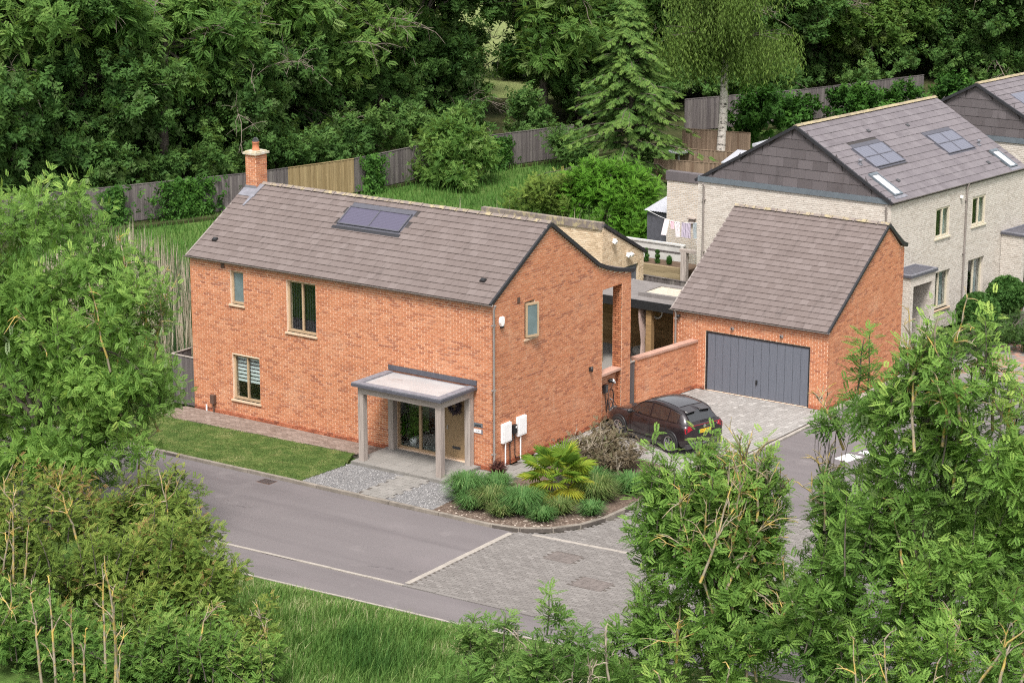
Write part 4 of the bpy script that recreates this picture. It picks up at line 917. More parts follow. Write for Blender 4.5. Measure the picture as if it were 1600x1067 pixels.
# ================================================================== 5. cream outbuilding behind the ridge
OX0, OX1, OY0, OY1, OZ0, OZ1 = -12.6, -7.0, 17.0, 20.0, 3.95, 2.45
outb = thing('outbuilding', "cream brick outbuilding with sloping verge and blue grey door", 'outbuilding', (-7, 17, 0))
o1 = Wall(outb, 'wall', (OX0, OY0, 0), (1, 0, 0), (0, -1, 0), [(0, 0), (OX1 - OX0, 0), (OX1 - OX0, OZ0), (0, OZ0)], mortar='cream_mortar', brick='cream_brick', th=.25)
o2 = Wall(outb, 'side_wall', (OX1, OY0, 0), (0, 1, 0), (1, 0, 0), [(0, 0), (OY1 - OY0, 0), (OY1 - OY0, OZ1), (0, OZ0 - .02)], [(1.1, 2.6, .002, 2.12)], mortar='cream_mortar', brick='cream_brick', th=.25, phase=.25)
o3 = Wall(outb, 'wall', (OX0, OY1, 0), (1, 0, 0), (0, 1, 0), [(.3, 0), (OX1 - OX0 - .3, 0), (OX1 - OX0 - .3, OZ1), (.3, OZ1)], mortar='cream_mortar', bricks=False)
finish_bricks([o1, o2], 0)
dd = MB().box(-7.14, -7.10, 18.11, 19.59, .02, 2.11).build('door', MAT['gdoor'], outb)
MB().box(-7.098, -7.06, 19.35, 19.42, 1.3, 1.5).build('door_badge', MAT['white'], dd)
MB().box(-7.15, -7.055, 18.06, 19.64, 2.125, 2.19).build('door_head', MAT['black'], outb)
roof_slab(outb, 'roof', [(OX0, OY0, OZ0 + .12), (OX1, OY0, OZ0 + .12), (OX1, OY1 + .1, OZ1 + .08), (OX0, OY1 + .1, OZ1 + .08)], .1, 'slate')
for k in range(10): MB().box(OX0 + k * .56, OX0 + (k + 1) * .56 - .006, OY0 - .06, OY0 + .16, OZ0 - .12, OZ0 + .16, rnd.random()).build('ridge_tile', MAT['ridge'], outb)
verge(outb, [(OX1, OY0 + .1, OZ0 + .06), (OX1, OY1 + .1, OZ1 + .03)], (1, 0, 0), .06, .12)
for y, z in ((17.75, 3.32), (18.75, 2.62)):
    f = MB().obox(V(-6.93, y, z), V(.06, 0, 0), V(0, .05, 0), V(0, 0, .05)); f.obox(V(-6.85, y - .1, z - .03), V(.07, 0, -.03), V(0, .07, 0), V(.02, 0, .05)); 
    if z < 3: f.obox(V(-6.85, y + .1, z - .03), V(.07, 0, -.03), V(0, .07, 0), V(.02, 0, .05))
    f.build('flood_light', MAT['white'], outb)

# ================================================================== 6. covered patio between house and garage
MAT['coping_pale'] = simple('pale rooflight blind', (.44, .39, .32), .6)
pat = thing('covered_patio', "dark timber covered patio with grey flat roof beside garage", 'patio cover', (-3.5, 14.5, 0))
PX0, PX1, PY0, PY1, PZt = -6.4, -.80, 12.35, 15.15, 2.62
pm = MB().box(PX0, PX1, PY0, PY1, PZt - .06, PZt).build('roof', MAT['felt'], pat)
rl = MB()
for b in ((-2.9, -.95, 13.0, 13.16), (-2.9, -.95, 14.3, 14.46), (-2.9, -2.74, 13.16, 14.3), (-1.11, -.95, 13.16, 14.3)): rl.box(*b, PZt + .002, PZt + .13)
rl = rl.build('rooflight_kerb', MAT['felt'], pm); MB().box(-2.735, -1.115, 13.165, 14.295, PZt + .03, PZt + .1).build('rooflight', MAT['coping_pale'], pm)
MB().box(PX0, PX1, PY0 - .04, PY0 - .003, PZt - .28, PZt + .03).box(PX0 - .04, PX0 - .003, PY0, PY1, PZt - .28, PZt + .03).build('fascia', MAT['black'], pat)
MB().box(PX0, PX1, PY0 + .01, PY1, PZt - .10, PZt - .065).build('ceiling', MAT['underlay'], pat)
for x, y in ((-2.12, 12.55), (-6.2, 12.6), (-4.3, 12.6), (-.98, 12.55)): MB().box(x - .11, x + .11, y - .11, y + .11, .06, PZt - .12, rnd.random()).build('patio_post', MAT['timber'], pat)
for k in range(15): MB().box(PX0 + .02, PX1 - .1, PY1 - .06, PY1 - .02, .07 + k * .165, .07 + k * .165 + .158, rnd.random()).build('wall_board', MAT['timber'], pat)
for k in range(15): MB().box(PX1 - .09, PX1 - .05, PY0 + .3, PY1 - .07, .07 + k * .165, .07 + k * .165 + .158, rnd.random()).build('wall_board', MAT['timber'], pat)
box('patio_paving', MAT['paver_path'], None, -6.6, -.4, 10.6, 15.3, -.02, .055, kind='structure')
MAT['inner_turf'] = turf('bright clipped turf', (.06, .15, .02), (.09, .21, .03), (.12, .25, .04), 2)
box('inner_lawn', MAT['inner_turf'], None, -9, -.4, 6.4, 10.6, -.05, .03, kind='structure')
cur = MB()
for sgn in (0,):
    pts = []; n = 9
    for i in range(n + 1): pts.append((-4.05 + .035 * (i % 2), 12.45 + .06 * i))
    rows = [(2.45, 0, 1.0), (1.9, .0, .9), (1.2, .05, .45), (1.05, .05, .4), (.6, .1, .75), (.1, .25, 1.1)]; vs = []
    for z, sh, w in rows: vs += [V(-2.5 + .05 * (i % 2) + sh * .5, 12.62 + (i / n - .5) * .5 * w, z) for i in range(n + 1)]
    cur.add(vs, [(r * (n + 1) + i, r * (n + 1) + i + 1, (r + 1) * (n + 1) + i + 1, (r + 1) * (n + 1) + i) for r in range(5) for i in range(n)])
co = cur.build('patio_curtain', simple("dusty pink curtain", (.34, .25, .22), .95, .1, .12), None); tag(co, "dusty pink curtain tied back beside the patio post", 'curtain')
wr_ = MB()
for k in range(28):
    a = k / 28 * 2 * math.pi; b = a + .3
    wr_.tube([V(-3.35 + .2 * math.cos(a), 15.05, 1.55 + .2 * math.sin(a)), V(-3.35 + .25 * math.cos(b), 15.02, 1.55 + .25 * math.sin(b))], .022, 5, rnd.random())
tag(wr_.build('wall_wreath', MAT['white'], None), "pale round wreath hanging on the timber patio wall", 'wreath')
pf_ = MB().lathe([(.0, .06), (.3, .06), (.42, .12), (.46, .22), (.40, .32), (.2, .36), (0, .37)], (-3.5, 14.45, 0), 18)
tag(pf_.build('pouf', simple("grey pouf fabric", (.30, .28, .26), .95), None, True), "round grey pouf on the patio floor", 'pouf')
# ================================================================== 7. ground, road, paving
ZR = -.06
def sheet(name, poly, z, mat, th=.25, **pr):
    return MB().slab(poly, z - th, z).build(name, MAT[mat], None, kind='structure', **pr)
ground = MB().slab([(-420, -200), (300, -200), (300, 700), (-420, 700)], -.9, -.14).build('ground', MAT['ground'], None, kind='structure')
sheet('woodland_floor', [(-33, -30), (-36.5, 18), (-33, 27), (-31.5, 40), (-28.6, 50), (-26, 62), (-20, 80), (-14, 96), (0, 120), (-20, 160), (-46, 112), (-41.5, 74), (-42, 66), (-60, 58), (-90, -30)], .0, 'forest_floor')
sheet('far_field', [(-46, 112), (-20, 160), (-60, 330), (-300, 260), (-160, 30), (-90, -30), (-60, 58), (-42, 66), (-41.5, 74)], .004, 'far_field')
def yk(x): return -4.2 + max(0, (x + 4) * .012)
sheet('road', [(-60, -11.6), (-20, -11.45), (-.4, -11.0), (3.3, -10.8), (6.5, -10.65), (10.8, -10.15), (14.9, -9.2), (26, -6.2), (27, -1), (12, -1.5), (11.6, 3), (11.6, 19), (5.5, 19), (5.5, .8), (5.4, -1.2), (5.1, -2.9), (4.6, -3.5), (3.6, -4.0), (0, -4.2), (-60, -4.6)], ZR - .05, 'asphalt')
# asphalt lane beyond the block paving and the path beside the road sit at the same level as the blocks
sheet('road', [(-60, -9.6), (-3.5, -9.45), (3.72, -9.15), (3.62, -4.1), (0, -4.2), (-60, -4.6)], ZR, 'asphalt', .04)
sheet('road', [(5.62, 1.6), (11.5, 1.6), (11.5, 19), (5.62, 17.8)], ZR, 'asphalt', .04)
sheet('footpath', [(-60, -11.55), (-20, -11.4), (-.4, -10.95), (3.3, -10.75), (6.5, -10.6), (10.8, -10.1), (14.9, -9.15), (26, -6.1), (26, -4.5), (14.9, -7.7), (8.3, -9.16), (3.75, -9.32), (-3.5, -9.58), (-60, -9.73)], ZR, 'asphalt', .04)
verge_g = sheet('verge', [(-60, -11.75), (-20, -11.6), (-.4, -11.12), (3.3, -10.92), (6.5, -10.77), (10.8, -10.27), (14.9, -9.3), (26, -6.3), (40, -6), (40, -40), (-60, -40)], -.03, 'ground', .2)

def strip(name, pts, w, z, mat, L=.9, h=.2, parent=None, piece='edging_stone', gap=.006):
    """a row of cut stones along a polyline, each its own piece"""
    root = MB().add([(x - .02, y, z - h) for x, y in pts[:1]] + [(pts[0][0] + .02, pts[0][1], z - h), (pts[0][0], pts[0][1] + .02, z - h)], [(0, 1, 2)])
    P = [V(*p, 0) for p in pts]; seg = [np.linalg.norm(b - a) for a, b in zip(P[:-1], P[1:])]; tot = sum(seg); n = max(1, int(round(tot / L)))
    cum = np.concatenate([[0], np.cumsum(seg)])
    def at(s):
        i = min(len(seg) - 1, max(0, int(np.searchsorted(cum, s) - 1))); return P[i] + (P[i + 1] - P[i]) * (s - cum[i]) / seg[i]
    base = MB()
    for a, b in zip(P[:-1], P[1:]):
        d = unit(b - a); base.beam(a + Z3 * (z - .06) - d * .01, b + Z3 * (z - .06) + d * .01, w * .9, .1)
    o = base.build(name, MAT['joint'], parent, kind='structure') if parent is None else base.build(name, MAT['joint'], parent)
    for k in range(n):
        a, b = at(tot * k / n), at(tot * (k + 1) / n); d = unit(b - a); off = rnd.uniform(-.006, .006); sd = V(-d[1], d[0], 0)
        MB().beam(a + d * gap + sd * off + Z3 * (z - h / 2 + rnd.uniform(-.004, .004)), b - d * gap + sd * off + Z3 * (z - h / 2 + rnd.uniform(-.004, .004)), w, h, tint=rnd.random()).build(piece, MAT[mat], o, loc=(0, 0, 0))
    return o
arc = [(3.0, -4.08), (3.7, -3.93), (4.3, -3.6), (4.75, -3.1), (5.05, -2.5), (5.2, -1.8), (5.25, -.8), (5.22, .6), (5.1, 1.8), (4.8, 2.8), (4.3, 3.4)]
strip('kerb', [(-26, -4.36), (-9, -4.24), (-4, -4.16), (0, -4.12)] + arc, .125, .035, 'kerb', .9, .2, piece='kerb_stone')
strip('road_edging', [(-26, -9.66), (-3.5, -9.51), (3.7, -9.22)], .10, ZR + .006, 'concrete', 1.2, .12)
strip('road_edging', [(3.7, -9.22), (8.3, -9.05), (14.9, -7.6)], .12, ZR + .006, 'paver', 1.0, .12)
strip('table_edging', [(3.72, -9.1), (3.63, -4.2)], .16, ZR + .008, 'concrete', .9, .12)
strip('table_edging', [(4.24, -3.98), (6.9, -3.75), (10.5, -3.55)], .13, ZR + .008, 'concrete', .9, .12)
strip('path_edging', [(-30, -11.6), (-20, -11.5), (-.4, -11.03), (3.3, -10.83), (6.5, -10.68), (10.8, -10.18), (14.9, -9.22), (22, -7.3)], .07, ZR + .02, 'concrete', .95, .15)
strip('drive_edging', [(5.45, 3.4), (5.5, 12.0)], .13, ZR + .012, 'concrete', .9, .12)

def inside(P, poly):
    x, y = P[:, 0], P[:, 1]; r = np.zeros(len(P), bool); n = len(poly)
    for i in range(n):
        (x0, y0), (x1, y1) = poly[i], poly[(i + 1) % n]
        c = (y0 > y) != (y1 > y); xx = (x1 - x0) * (y - y0) / ((y1 - y0) or 1e-9) + x0; r ^= c & (x < xx)
    return r
def pavers(name, poly, L, W, z, mat, n_ind=300, ang=0.0, piece='paver', rest='paver_field', skip=()):
    """blocks laid in running bond inside an outline; the nearest ones are pieces of their own"""
    base = MB().slab(poly, z - .25, z - .008).build(name, MAT['joint'], None, kind='structure')
    A = np.array(poly); c0 = A.mean(0); ca, sa = math.cos(ang), math.sin(ang); R_ = np.array([[ca, -sa], [sa, ca]])
    Lc = (A - c0) @ R_; lo, hi = Lc.min(0), Lc.max(0); pts = []
    for j in range(int((hi[1] - lo[1]) / W) + 1):
        xs = np.arange(lo[0] + (j % 2) * L / 2, hi[0], L); pts.append(np.stack([xs, np.full(len(xs), lo[1] + (j + .5) * W)], 1))
    q = np.concatenate(pts); w_ = q @ R_.T + c0; ok = inside(w_, poly)
    for a, b, c, d in skip: ok &= ~((w_[:, 0] > a) & (w_[:, 0] < b) & (w_[:, 1] > c) & (w_[:, 1] < d))
    w_ = w_[ok]; P3 = np.concatenate([w_, np.full((len(w_), 1), z)], 1); dist = np.linalg.norm(P3 - CAM, axis=1)
    ids = np.argsort(dist)[:n_ind]; rs = np.setdiff1d(np.arange(len(P3)), ids)
    u, v = V(ca, sa, 0), V(-sa, ca, 0); g = .005
    S = np.array([(-L / 2 + g, L / 2 - g, -W / 2 + g, W / 2 - g)])
    vs1, f1 = quadbox_np(V(0, 0, 0), u, v, Z3, S, -.02, [0.0])
    if len(rs):
        vs = (vs1[None] + (P3[rs] + Z3 * RG.uniform(-.003, .003, len(rs))[:, None])[:, None]).reshape(-1, 3); F = (f1[None] + 8 * np.arange(len(rs))[:, None, None]).reshape(-1, 4)
        link(rest, mesh_np(rest, vs, F, np.repeat(RG.random(len(rs)), 5)), base, (0, 0, 0), MAT[mat], kind='stuff')
    me = mesh_np(piece, vs1, f1, np.zeros(5)); me.materials.append(MAT[mat])
    for i in ids: link(piece, me, base, tuple(P3[i] + Z3 * RG.uniform(-.003, .003)))
    return base
pavers('block_paving', [(3.80, -9.14), (8.3, -8.98), (14.2, -7.62), (13, -1.3), (11.5, -1.5), (11.5, 1.55), (5.62, 1.55), (5.36, .6), (5.36, -1.8), (5.2, -2.55), (4.85, -3.2), (4.4, -3.75), (3.75, -4.05)], .21, .105, ZR + .002, 'paver', ang=.03,
       skip=[(5.5, 6.45, -5.4, -4.7), (7.25, 8.25, -6.7, -5.95)])
pavers('driveway', [(.2, 11.9), (-.22, 8.5), (-.3, 7.9), (.02, 7.8), (.02, 3.9), (4.1, 3.55), (4.85, 2.95), (5.25, 1.9), (5.36, .7), (5.55, 1.6), (5.42, 3.4), (5.43, 11.9)], .21, .14, -.014, 'paver_drive', ang=math.pi / 2)
pavers('brick_path', [(-12.6, -1.36), (-4.62, -1.0), (-4.05, -.9), (-4.05, -.02), (-12.6, -.02)], .22, .11, .022, 'paver_brown', 200)
pavers('side_path', [(-.40, -.95), (.9, -1.0), (1.15, -.2), (1.15, 4.2), (.12, 4.2), (.12, .05), (-.40, -.05)], .45, .45, .024, 'paver_path', 300, piece='paving_slab', rest='slab_field')
sheet('forecourt', [(5.5, 17.8), (4.3, 17.9), (3.5, 20.6), (3.9, 24), (4.7, 31), (6.2, 36), (11.5, 36), (11.5, 18.9), (8, 18.9)], -.03, 'slabc', .1)
pavers('red_paving', [(6.6, 18.9), (11.4, 18.9), (11.4, 27), (6.6, 27)], .22, .11, ZR + .03, 'paver_red', 120)
sheet('front_lawn', [(-26, -4.3), (-9, -4.18), (-4.2, -4.1), (-4.05, -2.2), (-4.6, -1.05), (-12.6, -1.4), (-26, -1.4)], .026, 'lawn', .2)
sheet('gravel_bed', [(-4.18, -4.09), (-4.05, -2.2), (-4.0, -.95), (-.42, -.95), (-.2, -1.0), (.6, -2.0), (.75, -4.06)], .012, 'gravel_bed', .2)
pavers('stepping_path', [(-2.05, -4.05), (-1.0, -4.04), (-.95, -1.9), (-1.9, -1.9)], .3, .2, .034, 'paver_path', 200)
sheet('planting_bed', [(.75, -4.05), (.6, -2.0), (-.1, -1.02), (.9, -1.02), (1.16, -.2), (1.16, 4.1), (4.2, 3.35), (4.75, 2.75), (5.05, 1.75), (5.17, .6), (5.2, -.8), (5.13, -1.8), (5.0, -2.45), (4.7, -3.05), (4.25, -3.53), (3.68, -3.86), (3.0, -4.0)], .02, 'mulch', .2)
# gravel stones
n = 5200; pp = np.stack([RG.uniform(-4.15, .75, n), RG.uniform(-4.05, -.98, n)], 1)
pp = pp[inside(pp, [(-4.15, -4.05), (-4.05, -1.95), (-.42, -1.95), (.3, -1.6), (.7, -2.0), (.72, -4.03)]) & ~((pp[:, 0] > -1.98) & (pp[:, 0] < -1.0))]
oc = np.array([(1, 0, 0), (0, 1, 0), (-1, 0, 0), (0, -1, 0), (0, 0, .8)], float); of = np.array([(0, 1, 4), (1, 2, 4), (2, 3, 4), (3, 0, 4)])
sz = RG.uniform(.014, .032, len(pp)); vs = oc[None] * sz[:, None, None] * RG.uniform(.7, 1.3, (len(pp), 1, 3)) + np.concatenate([pp, np.full((len(pp), 1), .014)], 1)[:, None]
link('gravel', mesh_np('gravel', vs.reshape(-1, 3), (of[None] + 5 * np.arange(len(pp))[:, None, None]).reshape(-1, 3), np.repeat(RG.random(len(pp)), 4)), None, (0, 0, 0), MAT['stone'], kind='stuff')
# bark chips and pale stones on the bed edge
n = 1500; pp = np.stack([RG.uniform(.7, 5.2, n), RG.uniform(-4.0, -1, n)], 1); pp = pp[inside(pp, [(.8, -4.0), (3.0, -3.96), (3.68, -3.82), (4.25, -3.5), (4.7, -3.0), (5.0, -2.4), (5.1, -1.2), (3.6, -2.2), (1.2, -2.9)])]
sz = RG.uniform(.015, .05, len(pp)); vs = oc[None] * sz[:, None, None] * RG.uniform(.5, 1.4, (len(pp), 1, 3)) * V(1, 1, .5) + np.concatenate([pp, np.full((len(pp), 1), .022)], 1)[:, None]
t = NT("bark chip", .95); t.col(t.ramp(t.rawtint(), [(0, (.07, .05, .04)), (.6, (.17, .13, .105)), (1, (.40, .34, .29))])); MAT['chip'] = t.m
link('bark_chips', mesh_np('bark_chips', vs.reshape(-1, 3), (of[None] + 5 * np.arange(len(pp))[:, None, None]).reshape(-1, 3), np.repeat(RG.random(len(pp)), 4)), None, (0, 0, 0), MAT['chip'], kind='stuff')

def manhole(x, y, w, d, label, z=ZR):
    t = thing('manhole_cover', label, 'manhole cover', (x, y, z), 'manhole covers in the block paving')
    MB().box(x - w / 2, x + w / 2, y - d / 2, y + d / 2, z - .04, z - .002).build('lid', MAT['rust'], t)
    m = MB()
    for a in ((x - w / 2 - .03, x + w / 2 + .03, y - d / 2 - .03, y - d / 2), (x - w / 2 - .03, x + w / 2 + .03, y + d / 2, y + d / 2 + .03), (x - w / 2 - .03, x - w / 2, y - d / 2, y + d / 2), (x + w / 2, x + w / 2 + .03, y - d / 2, y + d / 2)): m.box(*a, z - .04, z + .006)
    m.build('frame', MAT['rust'], t)
    for i in range(4): MB().box(x - w / 2 + .04 + i * (w - .08) / 4 + .02, x - w / 2 + .04 + (i + 1) * (w - .08) / 4 - .02, y - d / 2 + .05, y + d / 2 - .05, z - .001, z + .002, rnd.random()).build('tread_plate', MAT['rust'], t)
    return t
manhole(5.97, -5.05, .82, .62, "square rusty manhole cover nearer the planted bed")
manhole(7.75, -6.33, .9, .66, "square rusty manhole cover nearer the roadside trees")
dg = thing('drain_grate', "dark iron drain grate in the road beside the lawn kerb", 'drain', (-5.1, -4.56, ZR))
MB().box(-5.36, -4.84, -4.76, -4.36, ZR - .03, ZR + .003).build('frame', MAT['vent_brown'], dg)
for k in range(7): MB().box(-5.33 + k * .07, -5.29 + k * .07, -4.73, -4.39, ZR + .004, ZR + .012).build('bar', MAT['dark_metal'], dg)
rm = MB()
rm.slab([(7.85, 7.35), (8.35, 7.25), (8.5, 8.0), (7.98, 8.1)], ZR + .001, ZR + .006); rm.slab([(8.2, 8.3), (8.55, 8.25), (8.62, 8.6), (8.26, 8.64)], ZR + .001, ZR + .006)
rm.build('road_marking', MAT['paint'], None, kind='structure')

# ================================================================== 8. car
def build_car():
    car = thing('car', "dark plum hatchback parked on the block driveway with yellow rear plate", 'car', (.66, 6.45, -.012), rotz=math.radians(-16), scale=(.92, 1, 1))
    t = NT("plum car paint", .28, .6); t.b.inputs["Coat Weight"].default_value = .7; t.b.inputs["Coat Roughness"].default_value = .06; t.b.inputs["Metallic"].default_value = .35
    nz = t.noise(t.obj(), 3, 2); t.col(t.ramp(nz, [(.3, (.022, .016, .019)), (.7, (.029, .021, .024))])); paint = t.m
    t = NT("dark car glass", .06, .8); t.col((.012, .013, .015)); t.b.inputs['IOR'].default_value = 1.9; dglass = t.m
    t = NT("panoramic roof glass", .12, .7); t.col((.03, .028, .033)); t.b.inputs['IOR'].default_value = 2.3; rglass = t.m
    t = NT("red tail lamp", .15, .6); t.col((.30, .010, .022)); red = t.m
    t = NT("tyre rubber", .85, .2); t.col((.02, .02, .02)); rub = t.m
    t = NT("grey lower bumper", .55, .4); t.col((.045, .043, .045)); bump = t.m
    alloy = simple("alloy rim", (.42, .42, .44), .3, .5, .1, 20, .8)
    st = [  # x, half width, bottom, shoulder height, top edge
        (.00, .58, .36, .52, .62), (.05, .70, .26, .56, .70), (.20, .80, .20, .62, .78), (.55, .86, .18, .68, .87), (.95, .875, .18, .72, .93), (1.35, .88, .18, .74, .97),
        (1.9, .88, .18, .76, .97), (2.6, .88, .18, .78, .98), (3.1, .89, .18, .80, 1.00), (3.55, .895, .19, .82, 1.02), (3.85, .87, .22, .84, 1.03), (4.02, .83, .26, .84, 1.02), (4.10, .79, .34, .80, .97), (4.12, .75, .46, .76, .90)]
    ring = lambda x, w, zb, zs, zt: [(x, 0, zb), (x, w * .8, zb), (x, w * .96, zb + .08), (x, w, zb + .22), (x, w * .985, (zs + zb + .2) / 2), (x, w * 1.0, zs), (x, w * .975, zs + (zt - zs) * .55), (x, w * .90, zt), (x, w * .5, zt + .012), (x, 0, zt + .015)]
    def loft(rings, close_ends=True):
        k = len(rings[0]); vs, fs = [], []
        full = []
        for r in rings: full.append(list(r) + [(x, -y, z) for x, y, z in r[::-1][1:-1]])
        m = len(full[0])
        for r in full: vs += r
        for i in range(len(full) - 1):
            for j in range(m): fs.append((i * m + j, (i + 1) * m + j, (i + 1) * m + (j + 1) % m, i * m + (j + 1) % m))
        if close_ends: fs.append(tuple(range(m))); fs.append(tuple((len(full) - 1) * m + j for j in range(m))[::-1])
        return MB().add(vs, fs)
    body = loft([ring(*s) for s in st]).build('body', paint, car, True, loc=(0, 0, 0))
    md = body.modifiers.new("s", 'SUBSURF'); md.levels = md.render_levels = 1
    # greenhouse: x, base half width, base z, roof half width, roof z
    gh = [(1.12, .70, .955, .60, .97), (1.45, .77, .96, .60, 1.17), (1.85, .79, .965, .61, 1.375), (2.25, .80, .97, .63, 1.445), (2.75, .80, .98, .635, 1.45), (3.2, .80, .99, .625, 1.415), (3.62, .79, 1.0, .60, 1.345), (3.82, .77, 1.01, .57, 1.22), (4.02, .72, 1.0, .56, 1.03)]
    gring = lambda x, b, zb, r, zt: [(x, 0, zb - .03), (x, b, zb - .03), (x, b, zb), (x, b * .45 + r * .55, zb + (zt - zb) * .55), (x, r + .02, zb + (zt - zb) * .9), (x, r * .86, zt), (x, 0, zt + .02)]
    cab = loft([gring(*g) for g in gh]).build('cabin', paint, car, True, loc=(0, 0, 0))
    G = np.array(gh); gi = lambda x: [np.interp(x, G[:, 0], G[:, k]) for k in range(1, 5)]
    def side_pt(x, f, sgn, off=.012):
        b, zb, r, zt = gi(x); fr_ = [(0, b), (.55, b * .45 + r * .55), (.9, r + .02)]
        y = np.interp(f, [q[0] for q in fr_], [q[1] for q in fr_]); return V(x, sgn * (y + off), zb + (zt - zb) * f)
    for sgn in (-1, 1):
        for xa, xb, fa, fb in ((1.52, 2.32, .04, .84), (2.40, 3.18, .04, .84), (3.24, 3.66, .06, .8)):
            xs = np.linspace(xa, xb, 6); vs = [side_pt(x, fa, sgn) for x in xs] + [side_pt(x, .5, sgn) for x in xs] + [side_pt(x, fb, sgn) for x in xs]
            fs = [(r * 6 + i, r * 6 + i + 1, (r + 1) * 6 + i + 1, (r + 1) * 6 + i) for r in range(2) for i in range(5)]
            MB().add(vs, fs if sgn < 0 else [f[::-1] for f in fs]).build('side_window', dglass, car, True, loc=(0, 0, 0))
        b = MB(); pts = [side_pt(x, .93, sgn, .006) for x in np.linspace(1.5, 3.7, 12)]; b.tube(pts, .012, 5).build('window_trim', MAT['black'], car, loc=(0, 0, 0))
        # doors: seams and handles
        sm = MB()
        for x in (1.38, 2.36, 3.2): sm.tube([V(x, sgn * .893, z) for z in (.3, .5, .7)] + [V(x, sgn * .868, .92)], .006, 4)
        sm.build('door_seam', MAT['black'], car, loc=(0, 0, 0))
        for x in (2.12, 2.96): MB().obox((x, sgn * .888, .845), (.11, 0, 0), (0, .012, 0), (0, 0, .014)).build('door_handle', paint, car, loc=(0, 0, 0))
        MB().box(.75, 3.75, sgn * .885 - .02, sgn * .885 + .02, .17, .27).build('side_skirt', bump, car, loc=(0, 0, 0))
        mi = MB().lathe([(0, -.07), (.07, -.06), (.09, 0), (.07, .06), (0, .07)], (0, 0, 0), 10).mesh('mirror', True); mi.transform(Matrix.Diagonal((.9, 1.3, .9, 1)))
        link('mirror', mi, car, (1.50, sgn * .98, 1.02), MAT['black']); MB().tube([(1.52, sgn * .8, .97), (1.5, sgn * .95, 1.0)], .025, 6).build('mirror_arm', MAT['black'], car, loc=(0, 0, 0))
        # wheels
        for wx in (.82, 3.42):
            R, yw = .335, sgn * .865
            ar = MB().lathe([(.0, -.02), (.40, -.02), (.40, .012), (.37, .014), (.0, .012)], (0, 0, 0), 28).mesh('wheel_arch', True); ar.transform(Matrix.Rotation(-sgn * math.pi / 2, 4, 'X'))
            link('wheel_arch', ar, car, (wx, sgn * .890, .35), MAT['black'])
            ty = MB().lathe([(.20, -.1), (.30, -.1), (R, -.075), (R, .075), (.30, .1), (.235, .1), (.225, .06), (0, .06)], (0, 0, 0), 28).mesh('tyre', True); ty.transform(Matrix.Rotation(-sgn * math.pi / 2, 4, 'X'))
            w = link('wheel', ty, car, (wx, sgn * .83, R), rub)
            rm_ = MB().lathe([(.0, .062), (.055, .085), (.06, .10), (.0, .105)], (0, 0, 0), 12)
            rm_.lathe([(.21, .08), (.238, .1), (.225, .104), (.21, .095)], (0, 0, 0), 28, cap=False)
            for k in range(5):
                for dv in (-.2, .2):
                    a = k * 2 * math.pi / 5 + .3; rm_.beam((.04 * math.cos(a), .04 * math.sin(a), .09), (.22 * math.cos(a + dv), .22 * math.sin(a + dv), .092), .018, .02)
            rmm = rm_.mesh('rim'); rmm.transform(Matrix.Rotation(-sgn * math.pi / 2, 4, 'X')); link('rim', rmm, w, (0, 0, 0), alloy)
    # roof glass, rear window, spoiler with two wings
    def top_pt(x, y, off=.01):
        b, zb, r, zt = gi(x); return V(x, y, zt + .02 - .02 * (abs(y) / (r * .86)) ** 2 + off)
    xs = np.linspace(1.95, 3.35, 9); ys = np.linspace(-.46, .46, 7)
    MB().add([top_pt(x, y) for x in xs for y in ys], [(i * 7 + j, (i + 1) * 7 + j, (i + 1) * 7 + j + 1, i * 7 + j + 1) for i in range(8) for j in range(6)]).build('roof_glass', rglass, car, True, loc=(0, 0, 0))
    xs = np.linspace(1.18, 1.82, 6); MB().add([top_pt(x, y) for x in xs for y in ys], [(i * 7 + j, (i + 1) * 7 + j, (i + 1) * 7 + j + 1, i * 7 + j + 1) for i in range(5) for j in range(6)]).build('windscreen', dglass, car, True, loc=(0, 0, 0))
    rw = [(3.68, .50, 1.32), (3.83, .52, 1.225), (4.0, .54, 1.06)]
    vs = [(x + .018, y * w / .5, z + .018 - .02 * abs(y)) for x, w, z in rw for y in (-.5, -.25, 0, .25, .5)]
    MB().add(vs, [(i * 5 + j, (i + 1) * 5 + j, (i + 1) * 5 + j + 1, i * 5 + j + 1) for i in range(2) for j in range(4)]).build('rear_window', dglass, car, True, loc=(0, 0, 0))
    for s_ in (-1, 1):
        v = [(3.38, .05, 1.402), (3.38, .52, 1.388), (3.86, .47, 1.335), (3.84, .12, 1.352), (3.38, .05, 1.375), (3.38, .52, 1.36), (3.80, .46, 1.30), (3.78, .13, 1.318)]
        MB().add([(x, s_ * y, z) for x, y, z in v], [f if s_ > 0 else f[::-1] for f in BOXF]).build('spoiler', MAT['black'] if False else paint, car, loc=(0, 0, 0))
    MB().beam((4.045, -.1, 1.05), (4.03, .28, 1.075), .02, .02).build('rear_wiper', MAT['black'], car, loc=(0, 0, 0))
    # tail: lamp bar, lamps, plate, badge, lower bumper, light strip
    ltail = MB().box(4.06, 4.105, -.70, .70, .945, .965).build('lamp_bar', red, car, loc=(0, 0, 0))
    for s_ in (-1, 1):
        v = [(4.035, .80, .90), (4.105, .60, .95), (4.125, .53, .86), (4.06, .79, .74)]; v = v + [(x + .03, y + .015, z) for x, y, z in v]
        MB().add([(x, s_ * y, z) for x, y, z in v], [f if s_ > 0 else f[::-1] for f in BOXF]).build('tail_lamp', red, car, loc=(0, 0, 0))
    MB().box(3.98, 4.135, -.72, .72, .50, .60).build('bumper_ledge', paint, car, loc=(0, 0, 0))
    MB().box(3.9, 4.12, -.76, .76, .24, .40).build('lower_bumper', bump, car, loc=(0, 0, 0))
